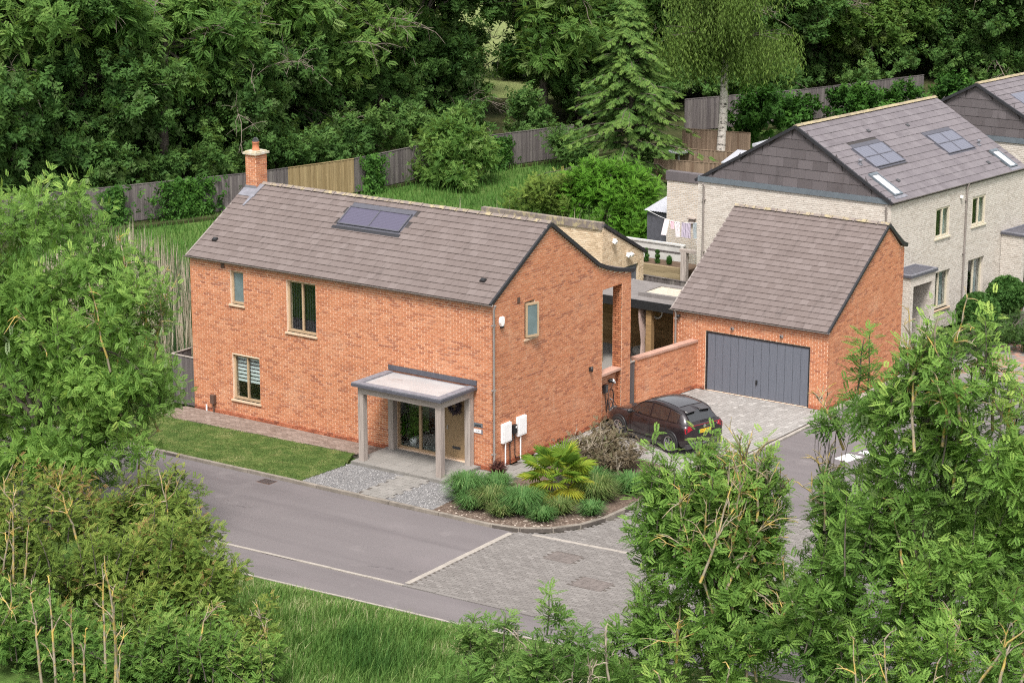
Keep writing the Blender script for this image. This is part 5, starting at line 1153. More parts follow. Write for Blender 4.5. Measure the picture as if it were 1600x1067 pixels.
    sk = MB().beam((4.125, -.62, .42), (4.125, -.30, .42), .02, .03).beam((4.125, -.30, .42), (4.125, -.2, .37), .02, .03).beam((4.125, -.2, .37), (4.125, .2, .37), .02, .03).beam((4.125, .2, .37), (4.125, .30, .42), .02, .03).beam((4.125, .3, .42), (4.125, .62, .42), .02, .03)
    sk.build('bumper_strip', alloy, car, loc=(0, 0, 0))
    t = NT("yellow number plate", .4, .4); t.col((.75, .47, .03)); yel = t.m; t = NT("green plate flash", .4, .4); t.col((.03, .33, .08)); grn = t.m
    pl = MB().box(4.13, 4.142, -.225, .26, .70, .81).build('number_plate', yel, car, loc=(0, 0, 0))
    MB().box(4.131, 4.1435, -.26, -.226, .70, .81).build('plate_flash', grn, pl, loc=(0, 0, 0))
    fc = bpy.data.curves.new("plate_text", 'FONT'); fc.body = "LO73 EKW"; fc.size = .105; fc.align_x = 'CENTER'; fc.align_y = 'CENTER'; fc.extrude = .0008
    fo = bpy.data.objects.new('plate_text', fc); COL.objects.link(fo); bpy.context.view_layer.update(); me = bpy.data.meshes.new_from_object(fo.evaluated_get(bpy.context.evaluated_depsgraph_get())); bpy.data.objects.remove(fo); me.materials.clear()
    fo = link('plate_lettering', me, pl, (4.1435, .017, .755), MAT['black'], kind='stuff'); fo.rotation_euler = (math.pi / 2, 0, math.pi / 2); fo.scale = (.92, .95, 1)
    bd = MB().lathe([(.05, 0), (.055, .008), (.04, .012)], (0, 0, 0), 8).mesh('badge'); bd.transform(Matrix.Rotation(math.pi / 2, 4, 'Y')); link('badge', bd, car, (4.112, 0, .895), alloy)
    m = MB()
    for k in range(3): m.box(4.112, 4.118, .50 + k * .05, .535 + k * .05, .885, .915)
    m.build('trim_lettering', alloy, car, loc=(0, 0, 0))
    for s_ in (-1, 1):
        v = [(.10, .45, .66), (.30, .74, .74), (.22, .78, .70), (.05, .55, .60)]
        MB().add([(x, s_ * y, z) for x, y, z in v] + [(x, s_ * y, z + .03) for x, y, z in v], [f if s_ > 0 else f[::-1] for f in BOXF]).build('headlight', alloy, car, loc=(0, 0, 0))
    MB().box(-.01, .3, -.5, .5, .24, .36).build('front_bumper', bump, car, loc=(0, 0, 0))
    return car
build_car()
# ================================================================== 9. fences, sheds, yard things
def fence(label, pts, h, mat, panel=1.85, cap=True, board=.1, group=None, skip=(), alt=None, z0=0.0, name='board_fence', posts=True, heights=None):
    """close board fence along a polyline: panels of lapped boards, posts, cap rail"""
    t = thing(name, label, 'fence', (*pts[0], z0), group)
    P = [V(*p, 0) for p in pts]
    for a, b in zip(P[:-1], P[1:]):
        L = np.linalg.norm(b - a); n = max(1, int(round(L / panel))); d = unit(b - a); nn = V(d[1], -d[0], 0)
        for k in range(n):
            s0, s1 = L * k / n, L * (k + 1) / n; c = a + d * (s0 + s1) / 2
            mt = mat
            if alt and any(np.linalg.norm(c[:2] - np.array(q)) < r for q, r in alt[1]): mt = alt[0]
            mb = MB(); m = max(2, int((s1 - s0) / board)); w = (s1 - s0) / m
            for j in range(m):
                cc = a + d * (s0 + (j + .5) * w); dz = rnd.uniform(-.012, .012)
                mb.obox(cc + nn * (.012 if j % 2 else 0) + Z3 * (z0 + h / 2 + .03 + dz / 2), d * (w / 2 + .004), nn * .009, Z3 * (h / 2 - .03), rnd.random())
            mb.build('fence_panel', MAT[mt], t, kind='stuff')
            if posts: MB().obox(a + d * s0 - nn * .05 + Z3 * (z0 + h / 2 + .01), d * .045, nn * .045, Z3 * (h / 2 + .01), rnd.random()).build('fence_post', MAT[mat], t)
            if cap: MB().beam(a + d * s0 + Z3 * (z0 + h + .02), a + d * (s1 - .003) + Z3 * (z0 + h + .02), .07, .03, tint=rnd.random()).build('cap_rail', MAT[mt], t)
    return t
fence("long weathered grey board fence along the wood with one new tan section", [(-40.5, 12), (-37.04, 19.75), (-33.7, 27.5), (-32.2, 33.3), (-31.9, 39.6), (-29.2, 48.6)], 1.75, 'fence_grey', 1.83, alt=('fence_new', [((-32.75, 31.0), 2.4)]))
fence("grey board fence under the sycamores behind the tiled roofs", [(-28.6, 59.5), (-25, 66.8), (-21.8, 77)], 1.9, 'fence_grey', 2.2)
fence("brown board fence panel beside the white birch trunk", [(-22.9, 49.6), (-19.2, 50.3)], 2.0, 'fence_brown', 1.6)
fence("low brown fence section below the brown panel by the birch", [(-22.6, 48.4), (-18.6, 49.1)], 1.15, 'fence_brown', 1.8)
fence("dark mossy fence behind the conifer branches and the birch", [(-21.6, 44.6), (-17.5, 45.4)], 1.2, 'fence_brown', 1.4, name='board_fence')
fence("grey picket topped fence behind the patio roof", [(-8.2, 20.6), (-4.4, 20.3)], 1.4, 'fence_grey', 2.2, cap=True, board=.11)
# short fence at the left corner of the house: separate boards
sf = thing('board_fence', "short grey board fence return at the far left house corner", 'fence', (-13.3, .1, 0))
for k in range(9): MB().box(-13.28 + k * .115, -13.28 + k * .115 + .109, .10, .122, .02, 1.68, rnd.random()).build('fence_board', MAT['fence_grey'], sf)
for k in range(8): MB().box(-13.30, -13.278, .13 + k * .115, .13 + k * .115 + .109, .02, 1.68, rnd.random()).build('fence_board', MAT['fence_grey'], sf)
MB().box(-13.32, -12.25, .08, .14, 1.683, 1.715, .9).build('cap_rail', MAT['oak_h'], sf); MB().box(-13.32, -13.26, .145, 1.1, 1.683, 1.715, .9).build('cap_rail', MAT['oak_h'], sf)
# flue terminal and white pipe low on the front wall stay part of the house
fb = MB().box(-11.40, -11.24, -.14, -.016, .32, .62).build('flue_box', MAT['vent_brown'], house); MB().tube([(-11.32, -.07, .03), (-11.32, -.07, .32)], .03, 8).build('pipe', MAT['vent_brown'], fb, loc=(0, 0, 0))
MB().tube([(-11.62, -.08, .03), (-11.62, -.08, .24)], .028, 8).build('waste_pipe', MAT['white'], house)

# yard behind: rendered wall, sleepers planter, topiary, post, shed, washing line
rw = thing('boundary_wall', "pale grey boarded garden wall behind the three topiary shrubs", 'wall', (-10.5, 24.5, 0))
MB().box(-12.6, -7.55, 24.0, 24.1, 0, 1.9).build('wall', MAT['render'], rw); MB().box(-12.62, -7.53, 23.96, 24.14, 1.902, 1.97).build('cap_rail', MAT['render'], rw)
for x in (-7.62, -10.2): MB().box(x - .06, x + .06, 23.92, 23.997, 0, 1.95).build('wall_post', MAT['render'], rw)
MB().box(-12.5, -7.69, 23.97, 23.996, 1.60, 1.65).build('rail', MAT['fence_grey'], rw)
plr = thing('sleeper_planter', "raised timber sleeper planter holding clipped topiary", 'planter', (-9, 23.2, 0))
for k in range(6): MB().box(-11.6, -6.62, 22.5, 22.65, .02 + k * .225, .02 + k * .225 + .218, rnd.random()).build('sleeper', MAT['sleeper'], plr)
MB().box(-11.6, -6.62, 22.652, 23.9, .02, 1.28).build('soil', MAT['soil'], plr)
pp_ = thing('pergola_post', "silvered square oak post with beam end beside the garage roof", 'post', (-6.5, 22.25, 0))
MB().box(-6.62, -6.38, 22.15, 22.37, .0, 2.12, .4).build('post', MAT['oak'], pp_); MB().box(-6.7, -5.3, 22.17, 22.35, 2.122, 2.24, .6).build('beam', MAT['oak_h'], pp_)
sh = thing('garden_shed', "dark grey shed with white corrugated roof near washing line", 'shed', (-11, 28, 0))
simple("charcoal shed board", (.075, .075, .09), .7)
for k in range(6): MB().box(-11.3 + k * .2, -11.3 + k * .2 + .193, 27.2, 27.23, .02, 2.42, rnd.random()).build('shed_board', bpy.data.materials["charcoal shed board"], sh)
MB().box(-11.3, -10.1, 27.235, 29, .02, 2.40).build('shed_body', bpy.data.materials["charcoal shed board"], sh)
rr = MB(); n = 24
vs = [V(-11.4 + 1.35 * i / n, y, z + (.02 if i % 2 else 0)) for y, z in ((27.05, 2.5), (29.2, 2.85)) for i in range(n + 1)]
rr.add(vs, [(i, i + 1, n + 2 + i, n + 1 + i) for i in range(n)]).build('shed_roof', MAT['white_sheet'], sh)
wl = thing('washing_line', "washing line strung between the shed and pale house", 'washing line', (-9.6, 25.6, 0))
la, lb = V(-10.3, 25.6, 2.85), V(-7.6, 25.4, 2.68)
lp_ = lambda f: la + (lb - la) * f - Z3 * .22 * math.sin(math.pi * f)
MB().tube([lp_(f) for f in np.linspace(0, 1, 14)], .008, 4).build('line', MAT['white'], wl); MB().tube([lb + V(.1, 0, -2.6), lb + V(.05, 0, .1)], .03, 6).build('line_post', MAT['steel'], wl)
def garment(f, w, h, col, lab, kind, prof, sway=0.0):
    p = lp_(f); d = unit(lb - la) * V(1, 1, 0); d = unit(d); nn = V(d[1], -d[0], 0); mb = MB(); rows = len(prof); n = 6; vs = []
    for r, (z, k, sh_) in enumerate(prof):
        for i in range(n + 1):
            x = (i / n - .5) * w * k + sh_ * w; vs.append(p + d * x - Z3 * z * h + nn * (.035 * math.sin(i * 2.2 + r) + sway * z))
    mb.add(vs, [(r * (n + 1) + i, r * (n + 1) + i + 1, (r + 1) * (n + 1) + i + 1, (r + 1) * (n + 1) + i) for r in range(rows - 1) for i in range(n)])
    o = mb.build(kind, simple(kind + " cloth", col, .95, .1, .05), None); s_ = o.modifiers.new('th', 'SOLIDIFY'); s_.thickness = .008
    return tag(o, lab, kind.replace('_', ' '), 'clothes on the washing line')
shirt = [(0, .7, 0), (.12, 1.0, 0), (.3, .8, 0), (1, .72, .02)]
garment(.36, .30, .66, (.72, .66, .68), "long pale pink trousers at the shed end of the line", 'trousers', [(0, .8, .1), (.4, .9, .02), (1, .85, -.2)], .1)
garment(.47, .22, .32, (.74, .50, .56), "short pink top pegged beside the pale trousers", 'top', shirt)
garment(.57, .30, .62, (.66, .62, .64), "off white shirt between pink top and lilac towel", 'shirt', shirt)
garment(.73, .46, .62, (.42, .37, .45), "wide lilac grey towel on the line", 'towel', [(0, 1, 0), (.5, 1, 0), (1, 1, .02)])
garment(.89, .20, .66, (.36, .40, .42), "grey blue shirt at the house end of the line", 'shirt', shirt)
garment(.96, .13, .95, (.70, .72, .76), "narrow white cloth hanging lowest by the house wall", 'cloth', [(0, .8, 0), (.6, 1, 0), (1, 1.2, 0)])
# glazed lean-to and white roof near the birch
gh_ = thing('greenhouse', "pale sheet roofed lean-to behind the tiled gable slope", 'greenhouse', (-14, 44, 0))
def lean(root, x0, x1, y0, y1, z0, z1, mat, nm):
    MB().add([(x0, y0, z0), (x1, y0, z0), (x1, y1, z1), (x0, y1, z1), (x0, y0, z0 - .06), (x1, y0, z0 - .06), (x1, y1, z1 - .06), (x0, y1, z1 - .06)], BOXF).build(nm, MAT[mat], root)
lean(gh_, -16.2, -13.6, 42.0, 43.6, 1.95, 2.35, 'white_sheet', 'roof')
for k in range(6): MB().box(-16.2 + k * .5, -16.14 + k * .5, 42.1, 42.16, 0, 1.88).build('mullion', MAT['dark_metal'], gh_)
MB().box(-16.2, -13.6, 42.17, 43.5, 0, 1.87).build('greenhouse_body', MAT['fascia_grey'], gh_)
ws_ = thing('white_outhouse', "white flat roofed outhouse farthest behind the tiled gable", 'outhouse', (-14, 50, 0))
MB().box(-15.6, -12.5, 44.4, 47.4, .0, 2.45).build('wall', MAT['sill'], ws_); MB().box(-15.75, -12.35, 44.25, 47.55, 2.453, 2.6).build('roof', MAT['white_sheet'], ws_)
bk_ = thing('garden_table', "pale round garden table half hidden by conifer branches", 'table', (-22.3, 48.2, 0))
MB().lathe([(0, 1.0), (.55, 1.0), (.55, 1.06), (0, 1.06)], (-22.3, 48.2, 0), 16).build('table_top', MAT['white_sheet'], bk_); MB().tube([(-22.3, 48.2, 0), (-22.3, 48.2, 1.0)], .06, 8).build('leg', MAT['white_sheet'], bk_)
# door wreath and the bicycle-like frame leaning on the wall
wt = MB()
for k in range(240):
    a = rnd.uniform(0, 6.283); r = .185 + rnd.uniform(-.05, .05); c = wf.P(10.74 + r * math.cos(a), 1.80 + r * math.sin(a), -.11 + rnd.uniform(0, .05)); dv = V(rnd.gauss(0, 1), rnd.gauss(0, .5), rnd.gauss(0, 1)) * .05
    wt.tube([c - dv, c + dv], [.016, .006], 4, rnd.random())
t = NT("dusky wreath", .9, .1); t.col(t.ramp(t.rawtint(), [(0, (.035, .028, .04)), (.7, (.08, .06, .075)), (1, (.13, .10, .10))]))
tag(wt.build('door_wreath', t.m, None), "dark purple wreath hanging on the tan front door", 'wreath')
pt_ = thing('plant_pot', "white pot with leafy plant behind the glazed entrance", 'potted plant', (-3.45, .55, .11))
MB().lathe([(.0, 0), (.11, 0), (.14, .24), (.125, .24), (.11, .2), (0, .2)], (0, 0, 0), 14).build('pot', MAT['white'], pt_, True, loc=(0, 0, 0))
hb = thing('hose_reel', "black hose reel frame standing under the wall charger", 'hose reel', (.0, 6.62, 0))
fr_ = MB(); B = V(.22, 6.42, .0)
fr_.tube([B + V(0, -.16, 0), B + V(0, -.12, .9), B + V(0, .25, .35), B + V(0, .32, 0)], .014, 6).tube([B + V(.22, -.16, 0), B + V(.1, -.1, .85), B + V(.2, .25, .35), B + V(.22, .32, 0)], .014, 6).tube([B + V(0, -.12, .9), B + V(.1, -.1, .85)], .012, 6); fr_.build('frame', MAT['dark_metal'], hb)
dm = MB().lathe([(.1, -.1), (.24, -.1), (.24, -.085), (.12, -.08), (.12, .08), (.24, .085), (.24, .1), (.1, .1)], (0, 0, 0), 20).mesh('drum', True); dm.transform(Matrix.Rotation(math.pi / 2, 4, 'Y')); link('drum', dm, hb, tuple(B + V(.1, .05, .38) - np.array(hb.location)), MAT['black'])
hs_ = MB(); hs_.tube([B + V(.1 + .05 * math.sin(a * .21), .05 + (.14 + .003 * a) * math.cos(a), .38 + (.14 + .003 * a) * math.sin(a)) for a in np.linspace(0, 30, 90)], .012, 5); hs_.build('hose', MAT['gutter'], hb)
# ================================================================== 10. plants
def rot_frames(axis, nrm):
    a = axis / np.linalg.norm(axis, axis=1, keepdims=True); b = np.cross(nrm, a); b /= (np.linalg.norm(b, axis=1, keepdims=True) + 1e-9); c = np.cross(a, b)
    return np.stack([a, b, c], 1)                                     # rows: x,y,z of the template
def scatter(T, F, P, axis, nrm, size, tint, jit=.0):
    """template T (k,3), faces F (f,m); one copy per P"""
    R = rot_frames(axis, nrm); vs = np.einsum('kj,njd->nkd', T, R) * size[:, None, None] + P[:, None]
    Fs = (F[None] + len(T) * np.arange(len(P))[:, None, None]).reshape(-1, F.shape[1])
    tt = np.repeat(tint, len(F)) + (RG.normal(0, jit, len(F) * len(P)) if jit else 0)
    return vs.reshape(-1, 3), Fs, np.clip(tt, 0, 1)
def leaflet(b, d, L, W, droop=0.0, up=(0, 0, 1), sgn=1):
    """one leaf blade as a skewed triangle: stalk end, widest point, tip"""
    b, d = V(*b), unit(d); s = unit(np.cross(V(*up), d)) * sgn; r = [b - s * W * .12, b + d * L * .5 + s * W * .62 - Z3 * droop * .3, b + d * L - s * W * .30 - Z3 * droop]
    return r[::-1] if sgn > 0 else r
def tmpl(list_of_tris):
    vs = np.array([p for q in list_of_tris for p in q]); return vs, np.arange(len(vs)).reshape(-1, 3)
# pinnate ash leaf: five pairs and an end leaflet on a drooping stalk
q = []
for i, x in enumerate((.14, .28, .42, .56, .70, .83)):
    z = -.22 * x * x
    for s in (-1, 1): q.append(leaflet((x, 0, z), (.60, s * .82, -.06), .38 - .028 * abs(i - 2.5), .17, .05, sgn=s))
q.append(leaflet((.90, 0, -.2), (1, .05, -.25), .36, .2, .05)); T_ASH = tmpl(q)
q = []
for i in range(8):
    a = i * 2.4; e = .15 + .75 * (i % 3) / 2; q.append(leaflet((.12 * math.cos(a), .12 * math.sin(a), .12 * (i % 4)), (math.cos(a), math.sin(a), .25 - e * .5), .62, .52, .12, sgn=1 if i % 2 else -1))
T_CLUMP = tmpl(q)
q = []
for i in range(10):
    x = .06 + i * .095; s = -1 if i % 2 else 1; q.append(leaflet((x, 0, -.25 * x * x), (.55, s * .8, -.15), .31, .26, .06, sgn=s))
T_TWIG = tmpl(q)
q = []
for i in range(9):
    x = i / 9; L = .42 * (1 - .6 * x)
    for s in (-1, 1): q.append(leaflet((x, 0, -.12 * x * x), (.6, s * .8, -.35), L, .085, .10, sgn=s))
q.append(leaflet((.9, 0, -.1), (1, 0, -.3), .25, .08, .04)); T_FROND = tmpl(q)
q = []
for i in range(20):
    z = -i / 20; a = i * 2.4; q.append(leaflet((.035 * math.cos(a), .035 * math.sin(a), z), (math.cos(a) * .5, math.sin(a) * .5, -1.0), .11, .042, .012))
T_HANG = tmpl(q); T_HANG = (T_HANG[0][:, [2, 1, 0]] * V(-1, 1, 1), T_HANG[1])   # strand runs along +x

def rdir(n, rng): v = rng.normal(size=(n, 3)); return v / np.linalg.norm(v, axis=1, keepdims=True)
def lobes_points(lobes, n, rng, shell=.5, flat_low=True):
    """points in a union of ellipsoids, more near the surface; returns points, outward directions, lobe index"""
    L = np.array(lobes, float); wt = L[:, 3] * L[:, 4] + L[:, 4] * L[:, 5] + L[:, 3] * L[:, 5]; k = rng.choice(len(L), n, p=wt / wt.sum())
    d = rdir(n, rng); r = (shell + (1 - shell) * rng.random(n)) ** .7 * (1 + .12 * rng.normal(size=n)); r = np.clip(r, 0, 1.25)
    p = L[k, :3] + d * L[k, 3:6] * r[:, None]; o = d / L[k, 3:6]; o /= np.linalg.norm(o, axis=1, keepdims=True); return p, o, k
LEAD = []
def sub_lobes(lobes, k, rng, f=.52, d=.78):
    out = []
    for (x, y, z, a, b, c) in lobes:
        out.append((x, y, z, a * .80, b * .80, c * .80))
        for v in rdir(k, rng):
            if v[2] < -.55: v = v * V(1, 1, -.5)
            q = f * rng.uniform(.65, 1.2); out.append((x + v[0] * a * d, y + v[1] * b * d, z + v[2] * c * d, a * q, b * q, max(c * q, .5 * a * q)))
    return out
def crown(lobes, n_clump, per, r_clump, T, size, rng, shell=.5, droop=.15, wind=(0, 0, 0), updir=.6, tspread=.2, zmin=None, jit=.06, out=1.0, sub=5, leaders=0, lead_len=(.5, 1.2)):
    """shoots through the lobes, each with a rosette of leaf sprays"""
    if sub: lobes = sub_lobes(lobes, sub, rng)
    c, o, k = lobes_points(lobes, n_clump, rng, shell)
    if zmin is not None: keep = c[:, 2] > zmin; c, o = c[keep], o[keep]
    LEAD.clear(); grow = np.zeros(len(c))
    if leaders:
        top = np.where(o[:, 2] > .25)[0]; c2, o2, k2 = [], [], []
        for i_ in rng.choice(top, min(leaders, len(top)), replace=False):
            Ll = rng.uniform(*lead_len); d_ = unit(V(rng.normal(0, .16), rng.normal(0, .16), 1) + V(*wind) * .35); st_ = c[i_] - d_ * .5; LEAD.append((st_, st_ + d_ * (Ll + .55)))
            for q_ in np.linspace(.25, 1, 4): c2.append(st_ + d_ * (.5 + Ll * q_) + rng.normal(size=3) * .05); o2.append(d_); k2.append(k[i_])
        c, o, k = np.concatenate([c, c2]), np.concatenate([o, o2]), np.concatenate([k, k2])
        grow = np.concatenate([grow, np.full(len(c2), .16)])
    n = len(c); lt = rng.normal(0, .14, len(lobes))[k] if zmin is None else 0; tc = np.clip(.42 + lt + grow + rng.normal(0, tspread * .6, n), 0, 1)
    sd = o * .75 * out + V(*wind) + Z3 * updir + rng.normal(size=(n, 3)) * .30; sd /= np.linalg.norm(sd, axis=1, keepdims=True)
    a = np.cross(sd, V(.3, .2, .1)); a /= np.linalg.norm(a, axis=1, keepdims=True); b = np.cross(sd, a)
    m = n * per; ph = np.tile(np.arange(per) * 2.4, n) + rng.normal(0, .35, m); f = np.tile((np.arange(per) + .5) / per, n)
    R = lambda q: np.repeat(q, per, 0)
    rad = np.cos(ph)[:, None] * R(a) + np.sin(ph)[:, None] * R(b)
    P = R(c) + R(sd) * ((f - .5) * r_clump * 2.2)[:, None] + rng.normal(size=(m, 3)) * r_clump * .22 + rad * r_clump * .12
    ax = rad * .95 + R(sd) * (.15 + 1.0 * f)[:, None] - Z3 * droop * .7 + rng.normal(size=(m, 3)) * .18
    nr = R(sd) * 1.0 + Z3 * .35 + rng.normal(size=(m, 3)) * .25
    sz = rng.uniform(size[0], size[1], m) * (1.05 - .3 * f); tt = np.clip(R(tc) + .22 * (f - .5) + rng.normal(0, .06, m), 0, 1)
    return scatter(T[0], T[1], P, ax, nr, sz, tt, jit), c
def cat(parts):
    vs, fs, ts, off = [], [], [], 0
    for v, f, t_ in parts: vs.append(v); fs.append(f + off); ts.append(t_); off += len(v)
    return np.concatenate(vs), np.concatenate(fs), np.concatenate(ts)
def branch_path(a, b, rng, n=6, wob=.12, sag=.0):
    a, b = V(*a), V(*b); L = np.linalg.norm(b - a); ts = np.linspace(0, 1, n); w = rng.normal(size=(n, 3)) * wob * L / n; w[0] = 0; w[-1] *= .3
    return a + (b - a) * ts[:, None] + np.cumsum(w, 0) * .6 + np.outer(np.sin(ts * math.pi), V(0, 0, 1)) * L * (.1 - sag)
def skeleton(mb, base, top, r0, tips, rng, lean=(0, 0), nl=5, twig=.35):
    """tapered trunk, limbs, branchlets reaching towards the clump centres"""
    base, top = V(*base), V(*top); tr = branch_path(base, top, rng, 9, .10); rr = np.linspace(r0, r0 * .28, 9); rr[0] *= 1.35; mb.tube(tr, rr, 9, .5)
    tips = np.array(tips); L = max(1, len(tips)); limbs = []
    idx = rng.choice(len(tips), min(nl, len(tips)), replace=False)
    for i in idx:
        f = rng.uniform(.3, .9); s = tr[int(f * 8)]; e = s + (tips[i] - s) * .8; pth = branch_path(s, e, rng, 7, .22); mb.tube(pth, np.linspace(r0 * .42 * (1.1 - .6 * f), r0 * .09, 7), 6, .5); limbs.append(pth)
    nodes = np.concatenate(limbs + [tr[3:]])
    for p in tips:
        d = np.linalg.norm(nodes - p, axis=1) + np.maximum(0, nodes[:, 2] - p[2]) * .8; s = nodes[np.argmin(d)]
        if np.linalg.norm(p - s) < .15: continue
        mb.tube(branch_path(s, p, rng, 5, .25), np.linspace(max(.012, r0 * .10), .006, 5), 4, rng.random(), cap=False)
    return tr

def leafy(t, parts, mat, name='crown', mat2=None):
    v, f, tt = cat(parts); return link(name, mesh_np(name, v, f, tt), t, (0, 0, 0), MAT[mat])

def make_tree(name, label, cat_, base, lobes, n_clump, per, r_clump, T, size, mat, bark_, r0, seed, group=None, shell=.5, droop=.15, wind=(0, 0, 0), nl=8, ntips=60, bare=0, bare_mat='bark_lichen', updir=.6, tspread=.2, top=None, trunk=True, bare_len=(1.0, 2.2), z_bare=None, out=1.0, sub=5, leaders=0, lead_len=(.5, 1.2), bare_up=True, bare_r=.036):
    """lobes in coordinates relative to the base"""
    rng = np.random.default_rng(seed); t = thing(name, label, cat_, base, group)
    part, c = crown(lobes, n_clump, per, r_clump, T, size, rng, shell, droop, wind, updir, tspread, out=out, sub=sub, leaders=leaders, lead_len=lead_len); lead = list(LEAD)
    leafy(t, [part], mat)
    L = np.array(lobes); tp = top if top is not None else tuple(np.average(L[:, :3], axis=0, weights=L[:, 3]) + V(0, 0, L[:, 5].mean() * .5))
    mb = MB(); tips = c[rng.choice(len(c), min(ntips, len(c)), replace=False)]
    skeleton(mb, (0, 0, -.15), tp, r0, tips, rng, nl=nl)
    for a_, b_ in lead: mb.tube(branch_path(a_, b_, rng, 5, .1), np.linspace(.022, .007, 5), 4, .7, cap=False)
    mb.build('trunk', MAT[bark_], t, True, loc=(0, 0, 0))
    if bare:
        mb = MB()
        for _ in range(bare):
            ci = c[rng.integers(len(c), size=6)]; cm = c.mean(0); k_ = np.argmax((ci - cm) @ V(.45, -.75, .35)) if bare_up else np.argmax(np.linalg.norm((ci - cm)[:, :2], axis=1)); p = ci[k_]
            d = unit(V(rng.normal(0, .3), rng.normal(0, .3), 1.0)) if bare_up else unit((p - cm) * V(1, 1, .15) + rng.normal(size=3) * 1.2); Lb = rng.uniform(*bare_len)
            pth = branch_path(p - d * Lb * .55, p + d * Lb * .6, rng, 8, .2); mb.tube(pth, np.linspace(bare_r, bare_r * .28, 8), 5, rng.random(), cap=False)
            for _k in range(rng.integers(3, 7)):
                q_ = pth[rng.integers(2, 7)]; dd = unit(d + rng.normal(size=3) * .7); pb = branch_path(q_, q_ + dd * Lb * rng.uniform(.2, .5), rng, 5, .25); mb.tube(pb, np.linspace(bare_r * .55, bare_r * .2, 5), 4, rng.random(), cap=False)
                for _j in range(2): q2 = pb[rng.integers(1, 4)]; mb.tube(branch_path(q2, q2 + unit(dd + rng.normal(size=3) * .8) * Lb * rng.uniform(.1, .22), rng, 4, .2), np.linspace(bare_r * .32, bare_r * .15, 4), 4, rng.random(), cap=False)
        mb.build('bare_branches', MAT[bare_mat], t, True, loc=(0, 0, 0), kind='stuff')
    return t

def copy_tree(t, loc, rotz, sc, label, group=None):
    o = t.copy(); COL.objects.link(o); o.location = loc; o.rotation_euler = (0, 0, rotz); o.scale = (sc if not np.isscalar(sc) else (sc,) * 3); o['label'] = label
    if group: o['group'] = group
    for ch in t.children:
        c = ch.copy(); COL.objects.link(c); c.parent = o
    return o

# ---- roadside ash trees in front
ASHES = [
 ("tall bright ash tree at the right edge whose top covers the pale house forecourt", (20.0, -12.6, -.1),
  [(.55, -.4, 9.2, 1.05, 1.1, 1.1), (-.4, -.2, 7.9, 1.3, 1.2, 1.1), (1.5, -.2, 7.6, 1.5, 1.4, 1.4), (-1.3, .0, 8.2, .55, .6, .5), (.3, .1, 5.9, 2.0, 1.6, 1.5), (1.9, .0, 5.2, 1.4, 1.5, 1.4), (-.9, -.3, 4.3, 1.7, 1.6, 1.4), (1.0, -.3, 3.2, 2.2, 1.7, 1.4), (-1.6, -.1, 6.1, .8, .9, .8), (-.5, -1.0, 2.2, 2.0, 1.4, 1.0), (2.7, -.3, 3.4, 1.4, 1.4, 1.2), (2.6, -.8, 1.8, 1.6, 1.4, 1.0), (1.6, -1.2, .9, 1.8, 1.2, .9), (-2.0, -.5, 3.0, 1.1, 1.1, 1.0)], 1650, 9, 'ash', .16, 3, 34),
 ("broad ash tree standing in front of the parked car with bare yellow twigs", (14.9, -12.6, -.1),
  [(-.1, .1, 5.3, 1.1, 1.0, .6), (1.15, .1, 5.8, .6, .6, .5), (-1.35, 0, 5.5, .45, .5, .45), (-.2, -.2, 4.4, 1.7, 1.5, 1.0), (.9, 0, 4.9, 1.2, 1.3, 1.0), (-1.25, -.1, 4.3, .95, 1.1, 1.1), (.2, -.3, 3.2, 2.1, 1.6, 1.2), (-.3, -.5, 1.7, 1.6, 1.4, 1.0), (1.2, -.2, 2.3, 1.1, 1.2, 1.1)], 880, 9, 'ash', .13, 4, 34),
 ("slender young ash with clear stem between the two larger ashes", (17.2, -11.6, -.1),
  [(.0, .15, 7.25, .34, .36, .26), (.25, .0, 5.9, .45, .5, .42), (.1, 0, 5.2, .5, .5, .5), (.1, -.1, 4.0, .6, .6, .7), (-.1, 0, 2.8, .8, .8, .9)], 170, 8, 'ash_blue', .05, 5, 6)]
for (lab, base, lobes, ncl, per, mt, r0, sd, br), ld in zip(ASHES, (110, 70, 14)):
    make_tree('ash_tree', lab, 'tree', base, lobes, ncl, per, .24, T_ASH, (.22, .34), mt, 'bark', r0, sd, 'ash trees along the roadside verge', .45, .10, (.22, .05, .12), 12, 110, br, updir=.9, tspread=.22, bare_len=(.9, 2.0), leaders=ld)
make_tree('ash_tree', "large windswept ash tree overhanging the road at the left edge", 'tree', (-7.2, -12.4, -.1),
  [(.6, .6, 9.0, 1.7, 1.6, 1.1), (-1.4, .3, 8.4, 1.8, 1.8, 1.4), (2.6, .6, 7.9, 1.3, 1.4, .8), (4.2, .5, 7.4, 1.0, 1.0, .7), (4.6, .3, 6.7, 1.1, 1.0, .6), (1.0, .4, 6.8, 2.4, 2.2, 1.3), (-1.6, .2, 6.0, 2.2, 2.0, 1.7), (3.2, .3, 5.2, 1.8, 1.6, 1.1), (4.4, .3, 4.6, 1.0, 1.2, .9), (1.0, .1, 4.4, 2.3, 2.0, 1.4), (-1.6, 0, 3.7, 1.7, 1.7, 1.3), (3.6, .2, 3.5, 1.6, 1.5, .9), (1.6, .2, 2.9, 1.7, 1.5, .7), (-.9, .1, 2.7, 1.4, 1.3, .8), (.2, .2, 2.4, 1.2, 1.2, .6), (-1.0, .3, 1.7, 1.2, 1.1, .6), (1.9, .4, 2.2, 1.1, 1.1, .5), (-.3, .6, 5.2, 1.5, 1.4, 1.0)], 2100, 9, .28, T_ASH, (.20, .32), 'ash', 'bark', .24, 6,
  'ash trees along the roadside verge', .4, .15, (.75, .15, -.05), 14, 150, 12, updir=.7, tspread=.22, bare_len=(1.0, 2.4), leaders=50, lead_len=(.3, .8))
